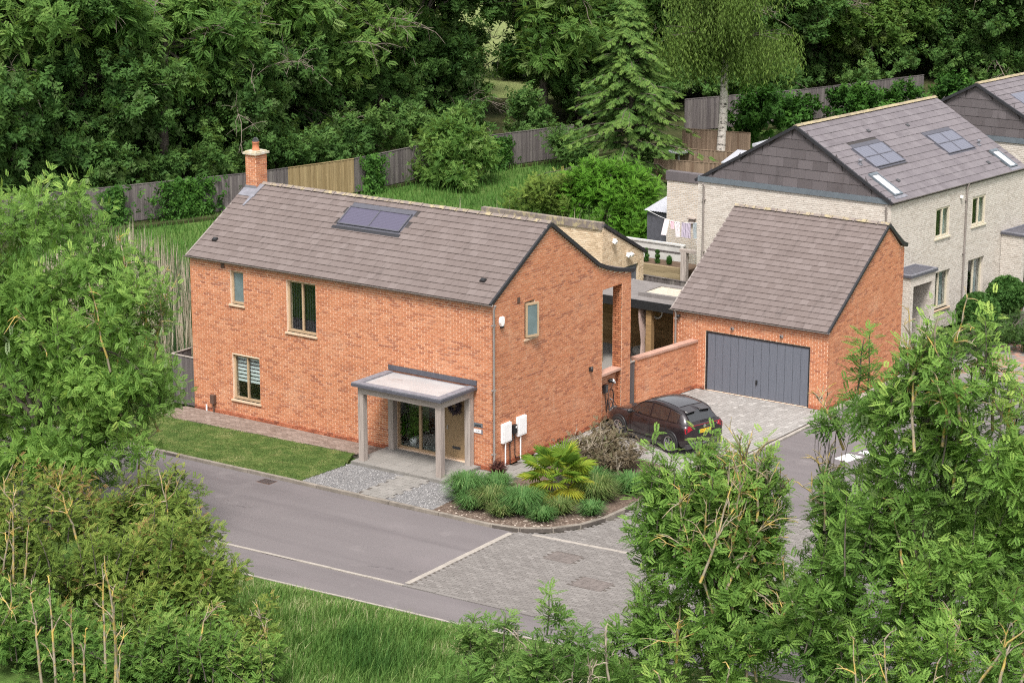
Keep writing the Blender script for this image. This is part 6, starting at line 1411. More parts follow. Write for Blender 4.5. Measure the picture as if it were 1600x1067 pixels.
# hawthorn scrub and saplings on the verge
HAW = [
 ("dense hawthorn bush with reddish tips beside the verge grass", (1.3, -16.2, -.1), [(0, .2, 2.0, 1.7, 1.5, 1.1), (1.2, .4, 1.5, 1.2, 1.2, 1.0), (-1.0, .1, 1.6, 1.4, 1.4, 1.0), (1.9, .8, 2.2, .55, .45, .35), (2.3, .3, .8, 1.0, 1.1, .7), (.4, -.9, .9, 1.9, 1.3, .9)], 1350, 'haw', 11, 2),
 ("yellowish scrub bush at the lower left corner with pale twigs", (-2.6, -16.0, -.1), [(0, 0, 2.3, 1.6, 1.5, 1.1), (-1.3, -.2, 1.9, 1.5, 1.4, 1.1), (.8, -.5, 1.4, 1.5, 1.3, 1.0), (-.4, -1.2, .7, 2.0, 1.3, .9)], 1150, 'haw', 12, 4),
 ("tawny hawthorn bush below the overhanging ash beside the road", (-1.0, -13.6, -.1), [(0, .1, 2.2, 1.4, 1.1, .95), (1.0, .1, 1.7, .9, .9, .8), (-.8, 0, 1.6, 1.2, 1.1, .9), (.2, -.3, .8, 1.6, 1.2, .8)], 850, 'haw', 13, 3),
 ("lowest green bush at the bottom left corner behind the bare stems", (.4, -18.9, -.3), [(0, 0, .9, 1.5, 1.1, .8), (1.5, .1, .9, 1.2, 1.0, .7), (-1.4, 0, 1.0, 1.4, 1.1, .8), (-2.8, .2, 1.1, 1.3, 1.1, .9), (2.6, .3, .7, 1.1, 1.0, .6)], 1150, 'haw_green', 15, 1),
 ("low green bush at the bottom edge beside the long grass", (4.2, -17.4, -.1), [(0, 0, .8, 1.4, 1.1, .7), (1.1, .2, .6, .9, .8, .5), (-1.1, 0, .8, 1.1, 1.0, .7)], 600, 'haw_green', 14, 1)]
for lab, base, lobes, ncl, mt, sd, br in HAW:
    make_tree('hawthorn_bush' if mt == 'haw' else 'verge_bush', lab, 'bush', base, lobes, ncl, 6, .17, T_TWIG, (.15, .25), mt, 'bark', .06, sd, 'scrub bushes on the verge', .35, .05, (.1, 0, .1), 8, 90, br, updir=.85, tspread=.26, bare_len=(.9, 2.0), sub=7, leaders=60, lead_len=(.2, .6))
make_tree('ash_sapling', "leafy sapling clump at the bottom edge in front of the footpath", 'sapling', (11.6, -14.8, -.1),
  [(.5, .0, 2.75, .34, .36, .30), (.95, .0, 2.3, .5, .5, .45), (-.55, 0, 2.15, .36, .4, .45), (-1.5, 0, 1.6, .55, .5, .35), (1.6, .1, 2.15, .35, .35, .4), (.1, -.2, 1.3, 1.5, 1.0, .7), (1.2, -.3, 1.1, 1.2, .9, .8), (-.6, -.5, .5, 1.6, 1.0, .6), (1.0, -.7, .2, 1.8, 1.0, .6)], 330, 8, .18, T_ASH, (.20, .32), 'ash_blue', 'bark', .05, 21, 'saplings on the verge', .3, .1, (.1, 0, .25), 10, 50, 7, 'bark_pale', bare_len=(.8, 1.6), leaders=30, lead_len=(.3, .8), updir=.9)
# bare lichen covered stems
def bare_stems(label, base, stems, seed, mat='bark_lichen', name='bare_sapling'):
    rng = np.random.default_rng(seed); t = thing(name, label, 'sapling', base, 'bare lichened saplings'); mb = MB()
    for (x, y, h, lx) in stems:
        top = V(x + lx, y + rng.normal(0, .2), h); p = branch_path((x, y, -.6), top, rng, 10, .10); mb.tube(p, np.linspace(.044, .011, 10), 6, rng.random())
        for k in range(3, 10):
            if rng.random() < .8:
                d = unit(V(rng.normal(0, .7), rng.normal(0, .7), .8)); L = (1 - k / 11) * h * rng.uniform(.15, .38); pb = branch_path(p[k], p[k] + d * L, rng, 6, .2); mb.tube(pb, np.linspace(.022, .007, 6), 5, rng.random(), cap=False)
                for _ in range(2):
                    q_ = pb[rng.integers(2, 5)]; mb.tube(branch_path(q_, q_ + unit(d + rng.normal(size=3) * .7) * L * .4, rng, 4, .2), np.linspace(.011, .005, 4), 4, rng.random(), cap=False)
    mb.build('stem', MAT[mat], t, True, loc=(0, 0, 0)); return t
bare_stems("tall forked yellow lichened stems in front of the lower left bushes", (3.3, -19.5, -.1), [(0, 0, 3.9, -.1), (-.35, .1, 3.2, -.3), (.25, -.1, 3.0, .35)], 31)
bare_stems("grey lichened twigs left of the tall forked stems", (1.7, -19.7, -.1), [(0, 0, 2.7, -.25), (-.5, 0, 2.3, -.4), (.4, .1, 2.4, .1), (.8, 0, 2.0, .2)], 32)
bare_stems("leaning pale twigs at the far left picture edge", (-2.2, -17.6, -.1), [(0, 0, 3.6, .5), (-.5, 0, 3.2, .7), (.3, 0, 2.9, .4)], 33)
bare_stems("curved yellow lichened branch before the broad ash at the bottom edge", (16.6, -15.6, -.1), [(0, 0, 3.0, .5), (-.5, 0, 2.5, -.6), (.5, 0, 2.7, .2), (-.15, .1, 2.2, -.2)], 34)
bare_stems("forked bare stem in front of the tall right ash", (20.7, -15.2, -.1), [(0, 0, 4.4, -.1), (.3, 0, 3.9, .4), (-.8, 0, 4.2, -.3)], 35)

# ---- grass
def blades(name, P, h, w, lean, mat, seed, segs=1, tint=None, parent=None, wind=(0, 0), **pr):
    rng = np.random.default_rng(seed); n = len(P); a = rng.uniform(0, 2 * math.pi, n); d = np.stack([np.cos(a), np.sin(a), np.zeros(n)], 1); s = np.stack([-np.sin(a), np.cos(a), np.zeros(n)], 1)
    h = np.asarray(h); le = rng.uniform(.1, 1, n)[:, None] * lean; d2 = d + V(*wind, 0); k = segs + 1; vs = np.empty((n, 2 * segs + 1, 3))
    for i in range(segs):
        f = i / segs; c = P + Z3 * (h * (f - .25 * lean * f * f))[:, None] + d2 * (le * h[:, None] * f * f); ww = w * (1 - .5 * f)
        vs[:, 2 * i] = c - s * ww; vs[:, 2 * i + 1] = c + s * ww
    vs[:, -1] = P + Z3 * (h * (1 - .25 * lean))[:, None] + d2 * (le * h[:, None]); m = 2 * segs + 1
    tri = (np.array([[m - 3, m - 2, m - 1]])[None] + m * np.arange(n)[:, None, None]).reshape(-1, 3); F = [tri]
    tt = tint if tint is not None else np.clip(rng.normal(.45, .22, n), 0, 1); TT = [tt]
    if segs > 1:
        qd = np.array([[2 * i, 2 * i + 1, 2 * i + 3, 2 * i + 2] for i in range(segs - 1)]); F.append((qd[None] + m * np.arange(n)[:, None, None]).reshape(-1, 4)); TT.append(np.repeat(tt, segs - 1))
    return link(name, mesh_np(name, vs.reshape(-1, 3), F, np.concatenate(TT)), parent, (0, 0, 0), MAT[mat], **pr)
def pts_in(poly, n, z, rng):
    A = np.array(poly); lo, hi = A.min(0), A.max(0); p = rng.uniform(lo, hi, (n, 2)); p = p[inside(p, poly)]; return np.concatenate([p, np.full((len(p), 1), z)], 1)
def sn(P, s, ph=0.0): return (np.sin(P[:, 0] * s + ph) + np.sin(P[:, 1] * s * 1.3 + 1.7 * ph) + np.sin((P[:, 0] + P[:, 1]) * s * .7 + 2.1 + ph) + np.sin((P[:, 0] - P[:, 1]) * s * 1.9 + ph)) / 4
rg = np.random.default_rng(77)
P = pts_in([(-4, -11.4), (-.4, -11.25), (3.3, -11.05), (6.5, -10.9), (10.8, -10.4), (14.9, -9.5), (21, -8), (16, -16), (9, -18), (4, -19), (0, -18), (-5, -14)], 72000, -.035, rg)
yy = P[:, 1] - (-11.1 + np.maximum(0, P[:, 0]) * .06); edge = np.clip(-yy / 1.3, .15, 1); pat = sn(P, 1.3) + .5 * sn(P, 3.7, 1.1)
hh = (.10 + .34 * edge) * (.8 + .6 * np.clip(pat + .3, 0, 1)) * rg.uniform(.6, 1.25, len(P)); tt = np.clip(.48 - .42 * pat * edge + .36 * (1 - edge) + rg.normal(0, .19, len(P)), 0, 1)
blades('verge_grass', P, hh, .010, .7, 'grass_blade', 1, 2, tt, kind='stuff', wind=(.35, .05))
P = pts_in([(-14, -4.32), (-9, -4.2), (-4.12, -4.12), (-3.97, -2.2), (-4.55, -1.0), (-12.6, -1.34), (-14, -1.34)], 38000, .022, rg)
pat = sn(P, 2.6, .4) + .8 * sn(P, 6.1, 2) + .5 * sn(P, .9, 1); tt = np.clip(.50 + .36 * pat + rg.normal(0, .14, len(P)), 0, 1)
blades('lawn_grass', P, rg.uniform(.025, .06, len(P)), .007, .9, 'grass_short', 2, 1, tt, kind='stuff')
P = pts_in([(-40, 12), (-36.9, 19.9), (-33.5, 27.6), (-31.9, 33.4), (-31.6, 39.7), (-28.9, 48.2), (-22, 44), (-16, 33), (-15, 22), (-14.5, 12), (-13.5, 3), (-20, -2), (-30, 2)], 50000, -.1, rg)
pat = sn(P, .55) + .5 * sn(P, 1.9, .6); hh = rg.uniform(.16, .46, len(P)) * (1 + .4 * np.clip(pat, -.5, 1)); tt = np.clip(.5 + .3 * pat + rg.normal(0, .14, len(P)), 0, 1)
blades('wild_grass', P, hh, .017, .6, 'field_grass', 3, 2, tt, kind='stuff')
P = pts_in([(-29.5, 15), (-27.5, 14), (-20.5, 11.5), (-14, 7), (-13, 2.2), (-17, .8), (-22, 3), (-29, 9)], 9000, -.1, rg)
blades('reed_bed', P, rg.uniform(1.0, 2.0, len(P)), .022, .22, 'reed_leaf', 4, 2, kind='stuff')
P = pts_in([(-29.5, 15), (-27.5, 14), (-20.5, 11.5), (-14, 7), (-13, 2.2), (-17, .8), (-22, 3), (-29, 9)], 4600, -.1, rg); hh = rg.uniform(1.2, 2.6, len(P))
blades('dry_reeds', P, hh, .03, .13, 'reed', 5, 2, kind='stuff')
P = pts_in([(-27, 26), (-19, 36), (-15, 33), (-19, 22)], 130, -.1, rg); blades('bulrushes', P, rg.uniform(1.2, 1.9, len(P)), .03, .1, 'reed', 6, 2, kind='stuff')
# overgrown plot left of the house
make_tree('garden_shrub', "fresh green shrub below the reeds at the house corner", 'shrub', (-14.6, .6, -.1), [(0, 0, 1.0, 1.1, 1.0, .9), (-1.3, -.1, .9, 1.1, 1.0, .8), (.5, -.6, .5, .7, .7, .5)], 240, 8, .22, T_TWIG, (.22, .34), 'ash', 'bark', .05, 41, 'shrubs beside the house corner', .3)
make_tree('garden_shrub', "darker green shrub left of the fence return", 'shrub', (-17.0, -.8, -.1), [(0, 0, 1.2, 1.6, 1.3, 1.1), (1.2, .2, .8, 1.2, 1.0, .8)], 260, 8, .24, T_TWIG, (.24, .36), 'ash_blue', 'bark', .05, 42, 'shrubs beside the house corner', .3)

# ---- planting bed by the corner
def tuft(label, x, y, r, h, n, seed, mat='orn_grass', z=.02, name='ornamental_grass'):
    rng = np.random.default_rng(seed); t = thing(name, label, 'grass clump', (x, y, z), 'ornamental grasses in the planting bed'); a = rng.uniform(0, 2 * math.pi, n); rr = r * .28 * np.sqrt(rng.random(n))
    P = np.stack([rr * np.cos(a), rr * np.sin(a), np.zeros(n)], 1); ea = a + rng.normal(0, .5, n); R = r * rng.uniform(.3, 1.25, n); H = h * .86 * rng.uniform(.35, 1.25, n); d = np.stack([np.cos(ea), np.sin(ea), np.zeros(n)], 1); s = np.stack([-np.sin(ea), np.cos(ea), np.zeros(n)], 1)
    vs = np.empty((n, 7, 3)); w = .0065
    for i, (f, u_, ww) in enumerate(((0, 0, 1), (.32, .62, 1), (.68, .95, .8))):
        c = P + d * (R * f)[:, None] + Z3 * (H * u_)[:, None]; vs[:, 2 * i] = c - s * w * ww; vs[:, 2 * i + 1] = c + s * w * ww
    vs[:, 6] = P + d * R[:, None] + Z3 * (H * .80)[:, None]; tt = np.clip(rng.normal(.5, .2, n), 0, 1)
    q_ = (np.array([[0, 1, 3, 2], [2, 3, 5, 4]])[None] + 7 * np.arange(n)[:, None, None]).reshape(-1, 4); tr = (np.array([[4, 5, 6]])[None] + 7 * np.arange(n)[:, None, None]).reshape(-1, 3)
    link('blades', mesh_np('blades', vs.reshape(-1, 3), [tr, q_], np.concatenate([tt, np.repeat(tt, 2)])), t, (0, 0, 0), MAT[mat], kind='stuff'); return t
for a in (("large rounded grass clump at the gravel end of the bed", 1.05, -2.75, .62, .8, 2500, 1), ("grass clump right behind the kerb, second from the gravel", 2.05, -2.95, .56, .62, 1900, 2, 'orn_grass_dry'), ("low grass clump between the small red shrub and palm", 1.55, -2.0, .55, .68, 1800, 3),
          ("spreading grass clump under the palm beside the kerb", 3.05, -2.75, .66, .7, 2300, 4), ("grass clump below the palm trunk on the stones", 3.95, -2.2, .5, .46, 1000, 5, 'orn_grass_dry'), ("wide grass clump on the driveway side of the palm", 4.15, -.6, .66, .7, 2000, 6, 'orn_grass_dry'), ("fine grass clump at the bed corner nearest the road trees", 4.6, .6, .6, .6, 1400, 7)): tuft(*a)
make_tree('bed_shrub', "small glossy green shrub tucked between two grass clumps", 'shrub', (2.5, -3.05, .02), [(0, 0, .22, .26, .24, .2)], 40, 6, .08, T_TWIG, (.10, .16), 'ivy', 'bark', .015, 51, None, .2, ntips=10)
make_tree('bed_shrub', "small dark red leaved shrub by the brick corner", 'shrub', (.62, -.62, .02), [(0, 0, .26, .26, .24, .22)], 40, 6, .07, T_FROND, (.16, .26), 'red_leaf', 'bark', .015, 52, None, .2, ntips=10)
make_tree('bed_shrub', "large bronze twiggy shrub against the gable beside the palm", 'shrub', (2.5, 2.0, .02), [(-.2, 0, .6, .9, 1.3, .5), (.5, -.9, .58, .8, .9, .45), (-.4, 1.1, .6, .65, .8, .42), (.8, .5, .45, .7, .9, .38)], 340, 9, .16, T_TWIG, (.12, .22), 'brown_leaf', 'bark_pale', .03, 53, None, .2, 0, (0, 0, .3), 10, 120, 22, 'bark_pale', bare_len=(.5, .9), bare_r=.018)
for a in (("low grass tuft on the stones right behind the kerb bend", 2.7, -3.35, .4, .42, 800, 11, 'orn_grass_dry'), ("short tuft filling the gap below the first two grass clumps", 1.6, -3.35, .42, .46, 900, 12), ("small tuft at the kerb bend nearest the road", 3.9, -3.0, .42, .4, 800, 13), ("tall tuft behind the palm towards the bronze shrub", 3.5, .15, .6, .66, 1500, 14), ("grass tuft on the driveway edge of the bed", 4.75, -1.75, .42, .4, 800, 15)): tuft(*a)
make_tree('bed_shrub', "low mixed green ground planting behind the grass clumps", 'shrub', (2.1, -1.9, .02), [(0, 0, .14, .7, .5, .16), (1.0, -.3, .14, .6, .4, .16), (-.6, -.3, .12, .5, .4, .14)], 130, 7, .09, T_TWIG, (.10, .17), 'haw_green', 'bark', .015, 54, None, .2, ntips=10)
# fan palm
pm_ = thing('fan_palm', "fan palm with yellowing lower fronds in the corner bed", 'palm', (3.15, -1.15, .02), scale=1.22); rng = np.random.default_rng(61)
MB().tube([(0, 0, -.05), (.02, 0, .35), (0, .02, .62)], [.16, .14, .11], 10).build('trunk', MAT['bark'], pm_, True, loc=(0, 0, 0))
for k in range(30):
    a = k * 2.4 + rng.normal(0, .15); f = k / 29; el = -.55 + 1.75 * f + rng.normal(0, .08); L = (.62 + .28 * math.sin(f * 2.6)) * rng.uniform(.9, 1.1)
    d = V(math.cos(a) * math.cos(el), math.sin(a) * math.cos(el), math.sin(el)); b = V(0, 0, .5 + .14 * f); e = b + d * L * .62 - Z3 * .03; mb = MB()
    mb.tube([b, (b + e) / 2 + Z3 * .02, e], [.012, .009, .007], 4, .35, cap=False); s = unit(np.cross(d, Z3)); u_ = np.cross(s, d); tb = float(np.clip(.98 - 1.15 * f, .08, .95)) if f < .45 else float(rng.uniform(.1, .55))
    for j in range(21):
        th = (j / 20 - .5) * 4.0; dj = d * math.cos(th) + s * math.sin(th); lj = .52 * (1 - .22 * abs(j / 20 - .5) * 2) * rng.uniform(.9, 1.08); pj = u_ * .008
        nrm = np.cross(dj, u_); m_ = e + dj * lj * .55 + u_ * .015; tip = e + dj * lj - Z3 * (.05 + .05 * rng.random()); w = .021
        mb.add([e, m_ - nrm * w, tip, m_ + nrm * w], [(0, 1, 2), (0, 2, 3)], min(1, max(0, tb + rng.normal(0, .08))))
    mb.build('frond', MAT['palm_leaf'], pm_, loc=(0, 0, 0))
leafy(pt_, [crown([(0, 0, .75, .3, .3, .42)], 45, 6, .10, T_TWIG, (.2, .3), np.random.default_rng(8), .2)[0]], 'laurel', 'foliage')
# topiary on the planter
def ball_leaves(c, r, n, rng, size): 
    d = rdir(n, rng); return scatter(T_CLUMP[0], T_CLUMP[1], V(*c) + d * V(*r) * rng.uniform(.86, 1.0, n)[:, None], d + rng.normal(size=(n, 3)) * .5, d + rng.normal(size=(n, 3)) * .3, rng.uniform(*size, n), np.clip(rng.normal(.5, .2, n), 0, 1))
def topiary(label, cat_, base, balls, n, size, mat, group, seed, name):
    rng = np.random.default_rng(seed); t = thing(name, label, cat_, base, group); leafy(t, [ball_leaves(c, r, n, rng, size) for c, r in balls], mat); mb = MB(); mb.tube([(0, 0, -.02), (0, 0, balls[-1][0][2])], .025, 6)
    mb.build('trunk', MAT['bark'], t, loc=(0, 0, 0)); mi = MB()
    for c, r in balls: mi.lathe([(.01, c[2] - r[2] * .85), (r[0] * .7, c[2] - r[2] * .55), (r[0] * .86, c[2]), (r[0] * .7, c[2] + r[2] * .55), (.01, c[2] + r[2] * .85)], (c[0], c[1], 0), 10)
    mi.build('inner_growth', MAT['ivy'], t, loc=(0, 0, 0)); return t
for lab, x, bl in (("spiral topiary half hidden by the outbuilding corner", -8.85, [((0, 0, .2), (.2, .2, .2)), ((.05, 0, .5), (.16, .16, .16)), ((-.03, 0, .78), (.13, .13, .14)), ((.0, 0, 1.0), (.09, .09, .1))]), ("three ball topiary in the middle of the planter", -8.33, [((0, 0, .2), (.21, .21, .2)), ((0, 0, .58), (.19, .19, .18)), ((0, 0, .95), (.16, .16, .16))]), ("egg shaped clipped shrub on the planter near the oak post", -7.77, [((0, 0, .36), (.24, .24, .38))])):
    topiary(lab, 'topiary', (x, 23.2, 1.28), [((a[0] * .6, a[1], a[2] * .5), tuple(q * .55 for q in r_)) for a, r_ in bl], 90, (.03, .05), 'box_leaf', 'topiary on the planter', int(-x * 10), 'topiary')
for lab, p, r in (("clipped round box bush nearest the brick garage", (4.95, 24.7, .0), .84), ("middle one of three clipped round box bushes", (4.85, 27.6, .2), .78), ("clipped round box bush beside the far porch", (4.95, 30.6, .4), .84)):
    topiary(lab, 'box bush', p, [((0, 0, r * .88), (r, r, r * .95))], 2600, (.06, .11), 'box_leaf', 'clipped box bushes before the pale house', int(p[1]), 'box_bush')
make_tree('flowering_hedge', "loose low hedge with pale blooms before the round box bushes", 'hedge', (6.2, 24.0, -.05), [(-.6, -3.4, .5, .8, 1.2, .5), (-.2, -1.2, .5, .8, 1.4, .55), (.2, 1.5, .5, .8, 1.5, .55), (.6, 4.2, .5, .8, 1.6, .55), (1.4, -.5, .5, .9, 1.6, .5), (1.6, 3.0, .5, .9, 1.8, .5)], 560, 9, .18, T_TWIG, (.15, .25), 'rose_leaf', 'bark', .04, 71, None, .3)

# ---- back garden shrubs
make_tree('garden_shrub', "rounded layered green shrub against the grey wood fence", 'shrub', (-29.9, 38.6, -.1), [(0, 0, 1.5, 2.0, 2.0, 1.3), (.5, -.4, 2.6, 1.3, 1.3, .9), (-.6, .2, 2.2, 1.4, 1.4, 1.0), (.2, 0, 3.5, .5, .5, .5), (0, -.6, .9, 2.1, 1.8, .8)], 560, 9, .26, T_TWIG, (.28, .42), 'wood_leaf', 'bark', .08, 81, None, .4, .2, (0, 0, -.05))
make_tree('garden_shrub', "bright lime green laurel shrub behind the outbuilding roof", 'shrub', (-16.6, 31.6, -.1), [(.6, 0, 1.7, 1.9, 1.9, 1.6), (1.2, .1, 2.5, 1.5, 1.5, 1.0), (-.3, 0, 2.6, 1.4, 1.4, 1.1), (2.3, -.2, 1.3, 1.4, 1.5, 1.2), (3.0, -.9, 1.1, 1.1, 1.2, 1.0)], 720, 9, .26, T_TWIG, (.28, .42), 'laurel', 'bark', .08, 82, None, .4, 0, (0, 0, .35))
make_tree('garden_shrub', "softer olive shrub on the near side of the lime green laurel", 'shrub', (-19.3, 31.2, -.1), [(0, 0, 1.3, 1.7, 1.5, 1.2), (.9, .1, 1.7, 1.2, 1.2, 1.0)], 300, 9, .24, T_TWIG, (.22, .34), 'haw', 'bark', .06, 83, None, .4, 0, (0, 0, .3), tspread=.1)
make_tree('garden_shrub', "dark upright shrub at the fence end beside the conifer", 'shrub', (-28.2, 46.3, -.1), [(0, 0, 1.2, 1.0, 1.0, 1.2), (1.0, -.3, 1.0, .9, .9, 1.0)], 240, 9, .24, T_TWIG, (.24, .34), 'wood_dark', 'bark', .06, 84, None, .4)
IVY = [("ivy patch on the fence right of the new tan boards", (-31.95, 34.4), 1.0, 1.9, 91), ("ivy mass on the fence left of the chimney", (-35.0, 24.0), 2.3, 1.9, 92), ("ivy patch on the fence beyond the rounded shrub", (-30.6, 43.4), 1.3, 1.7, 93), ("thin ivy on the fence below the dark trees", (-36.4, 20.7), .9, 1.8, 94)]
for lab, (x, y), w, h, sd in IVY:
    rng = np.random.default_rng(sd); t = thing('ivy', lab, 'ivy', (x, y, -.1), 'ivy on the wood fence'); n = int(260 * w); d = unit(V(.3, .95, 0)) if y < 28 else unit(V(.15, .99, 0)); s = rng.normal(0, .38, n) * w; z = rng.random(n) ** .8 * h
    P = V(.16, -.06, 0) + d * s[:, None] + Z3 * z[:, None] + rng.normal(size=(n, 3)) * .07; leafy(t, [scatter(T_CLUMP[0], T_CLUMP[1], P, rng.normal(size=(n, 3)) + V(.5, -.5, -.4), rng.normal(size=(n, 3)) * .4 + V(.8, -.6, .3), rng.uniform(.16, .28, n), np.clip(rng.normal(.45, .2, n), 0, 1))], 'ivy', 'foliage')
    MB().tube([(.06, 0, 0), (.1, .05, h * .7)], .03, 5).build('stem', MAT['bark'], t, loc=(0, 0, 0))
# conifer with tiered drooping sprays
def conifer(label, base, H, R, seed, n_tier=17):
    rng = np.random.default_rng(seed); t = thing('conifer_tree', label, 'conifer', base); mb = MB(); mb.tube([(0, 0, -.1), (.05, 0, H * .5), (0, 0, H)], [.22, .13, .02], 8); P, A, Nn, S, Tn = [], [], [], [], []
    for k in range(170):
        f_ = (k / 170) ** .85; z = .5 + (H - .8) * f_ + rng.normal(0, .1); r = R * (1 - f_ ** 1.1) * (.82 + .25 * math.sin(k * .37)) + .25; m = 1
        for j in range(1):
            a = k * 2.4 + rng.normal(0, .3); rr = r * rng.uniform(.6, 1.15); d = V(math.cos(a), math.sin(a), 0); n = 9
            ts = np.linspace(0, 1, n); pth = np.outer(ts * rr, d) + np.outer(z + .28 * np.sin(ts * 2.2) - .75 * ts ** 2 * r / R, Z3) + rng.normal(size=(n, 3)) * .03; mb.tube(pth, np.linspace(.05, .01, n), 4, .5, cap=False); sd = V(-d[1], d[0], 0)
            for i in range(2, n):
                for sg in (-1, 1, -.5, .5, 0):
                    P.append(pth[i] + rng.normal(size=3) * .05); A.append(d * .8 + sd * sg * 1.1 + Z3 * (-.35 + rng.normal(0, .12))); Nn.append(Z3 + rng.normal(size=3) * .2); S.append(rng.uniform(.42, .7) * (1 - .35 * ts[i])); Tn.append(np.clip(.25 + .5 * ts[i] + rng.normal(0, .12), 0, 1))
    leafy(t, [scatter(T_FROND[0], T_FROND[1], np.array(P), np.array(A), np.array(Nn), np.array(S), np.array(Tn))], 'conifer'); mb.build('trunk', MAT['bark'], t, loc=(0, 0, 0)); return t
conifer("tall drooping conifer between back lawn and birch", (-22.6, 43.8, -.1), 9.6, 4.4, 101, 19)
# silver birch with hanging strands
def birch(label, base, H, seed):
    rng = np.random.default_rng(seed); t = thing('birch_tree', label, 'tree', base); mb = MB(); tr = branch_path((0, 0, -.1), (.5, 0, H), rng, 14, .06); mb.tube(tr, np.linspace(.26, .05, 14), 10); P, S, Tn = [], [], []
    lim = MB()
    for k in range(64):
        f = rng.uniform(.40, 1.0); s = tr[int(f * 13)]; a = rng.uniform(0, 2 * math.pi); L = rng.uniform(1.8, 4.3) * (1.15 - .4 * f); e = s + V(math.cos(a) * L, math.sin(a) * L, rng.uniform(.3, 1.8)); pth = branch_path(s, e, rng, 7, .2); lim.tube(pth, np.linspace(.05, .01, 7), 5, cap=False)
        for i in range(2, 7):
            for _ in range(14): P.append(pth[i] + rng.normal(size=3) * V(.38, .38, .3)); S.append(rng.uniform(.8, 2.3)); Tn.append(np.clip(rng.normal(.5, .12), 0, 1))
    P = np.array(P); n = len(P); ax = np.tile(-Z3, (n, 1)) + rng.normal(size=(n, 3)) * .13 + V(.12, 0, 0); nr = rng.normal(size=(n, 3)); leafy(t, [scatter(T_HANG[0], T_HANG[1], P, ax, nr, np.array(S), np.array(Tn), .06)], 'birch_leaf'); mb.build('trunk', MAT['bark_birch'], t, True, loc=(0, 0, 0)); lim.build('limbs', MAT['bark'], t, loc=(0, 0, 0)); return t
birch("white barked silver birch rising behind the pale tiled gable", (-20.8, 50.0, -.1), 13.5, 111)

# ---- the wood behind: a few trees built, then copied
def wood_tree(label, base, H, R, seed, mat, low=.12, bark_='bark', n=900, dead=0, T=None, size=(.30, .48), wind=(.25, 0, -.1)):
    rng = np.random.default_rng(seed); lb = []
    for k in range(13):
        z = H * (low + (1 - low) * rng.random() ** .9 * .92) ; rr = R * (.55 + .45 * math.sin(math.pi * min(1, z / H))) * rng.uniform(.35, .75); a = rng.uniform(0, 6.28); r = rng.uniform(.52, .72) * R * (1 - .3 * z / H) * rng.uniform(.7, 1.1); lb.append((rr * math.cos(a), rr * math.sin(a), z, r, r, r * .72))
    return make_tree('woodland_tree', label, 'tree', base, lb, int(n * 1.26), 8, .50, T or T_CLUMP, size, mat, bark_, .30, seed, 'trees of the wood behind the fence', .45, .25, wind, 14, 130, dead, 'bark_grey', top=(.3, .2, H * .92), tspread=.2, bare_len=(2.2, 4.6), bare_up=False, bare_r=.045)
WA = wood_tree("leafy bright ash with bare twigs over the fence left of the chimney", (-40.6, 28.6, -.1), 13, 5.0, 201, 'wood_leaf', .22, dead=14, T=T_ASH, size=(.45, .72), n=1250)
WB = wood_tree("dark low branched tree pressed against the fence at far left", (-41.6, 20.2, -.1), 12, 4.8, 202, 'wood_dark', .08, dead=5)
WC = wood_tree("pale windblown tree with many bare grey twigs above the new tan fence boards", (-40.8, 42.4, -.1), 14, 5.2, 203, 'wood_leaf', .16, dead=22, T=T_ASH, size=(.42, .68), n=1150)
WD = wood_tree("big rounded sycamore right behind the pale house roof ridge", (-29.6, 85.0, -.1), 13.5, 6.2, 204, 'sycamore', .15, n=1500, size=(.34, .54), wind=(0, 0, 0), dead=3)
WE = wood_tree("dark shaded tree with open gap beside it behind the rounded garden shrub", (-41.4, 51.0, -.1), 12.5, 4.4, 205, 'wood_dark', .10, dead=8)
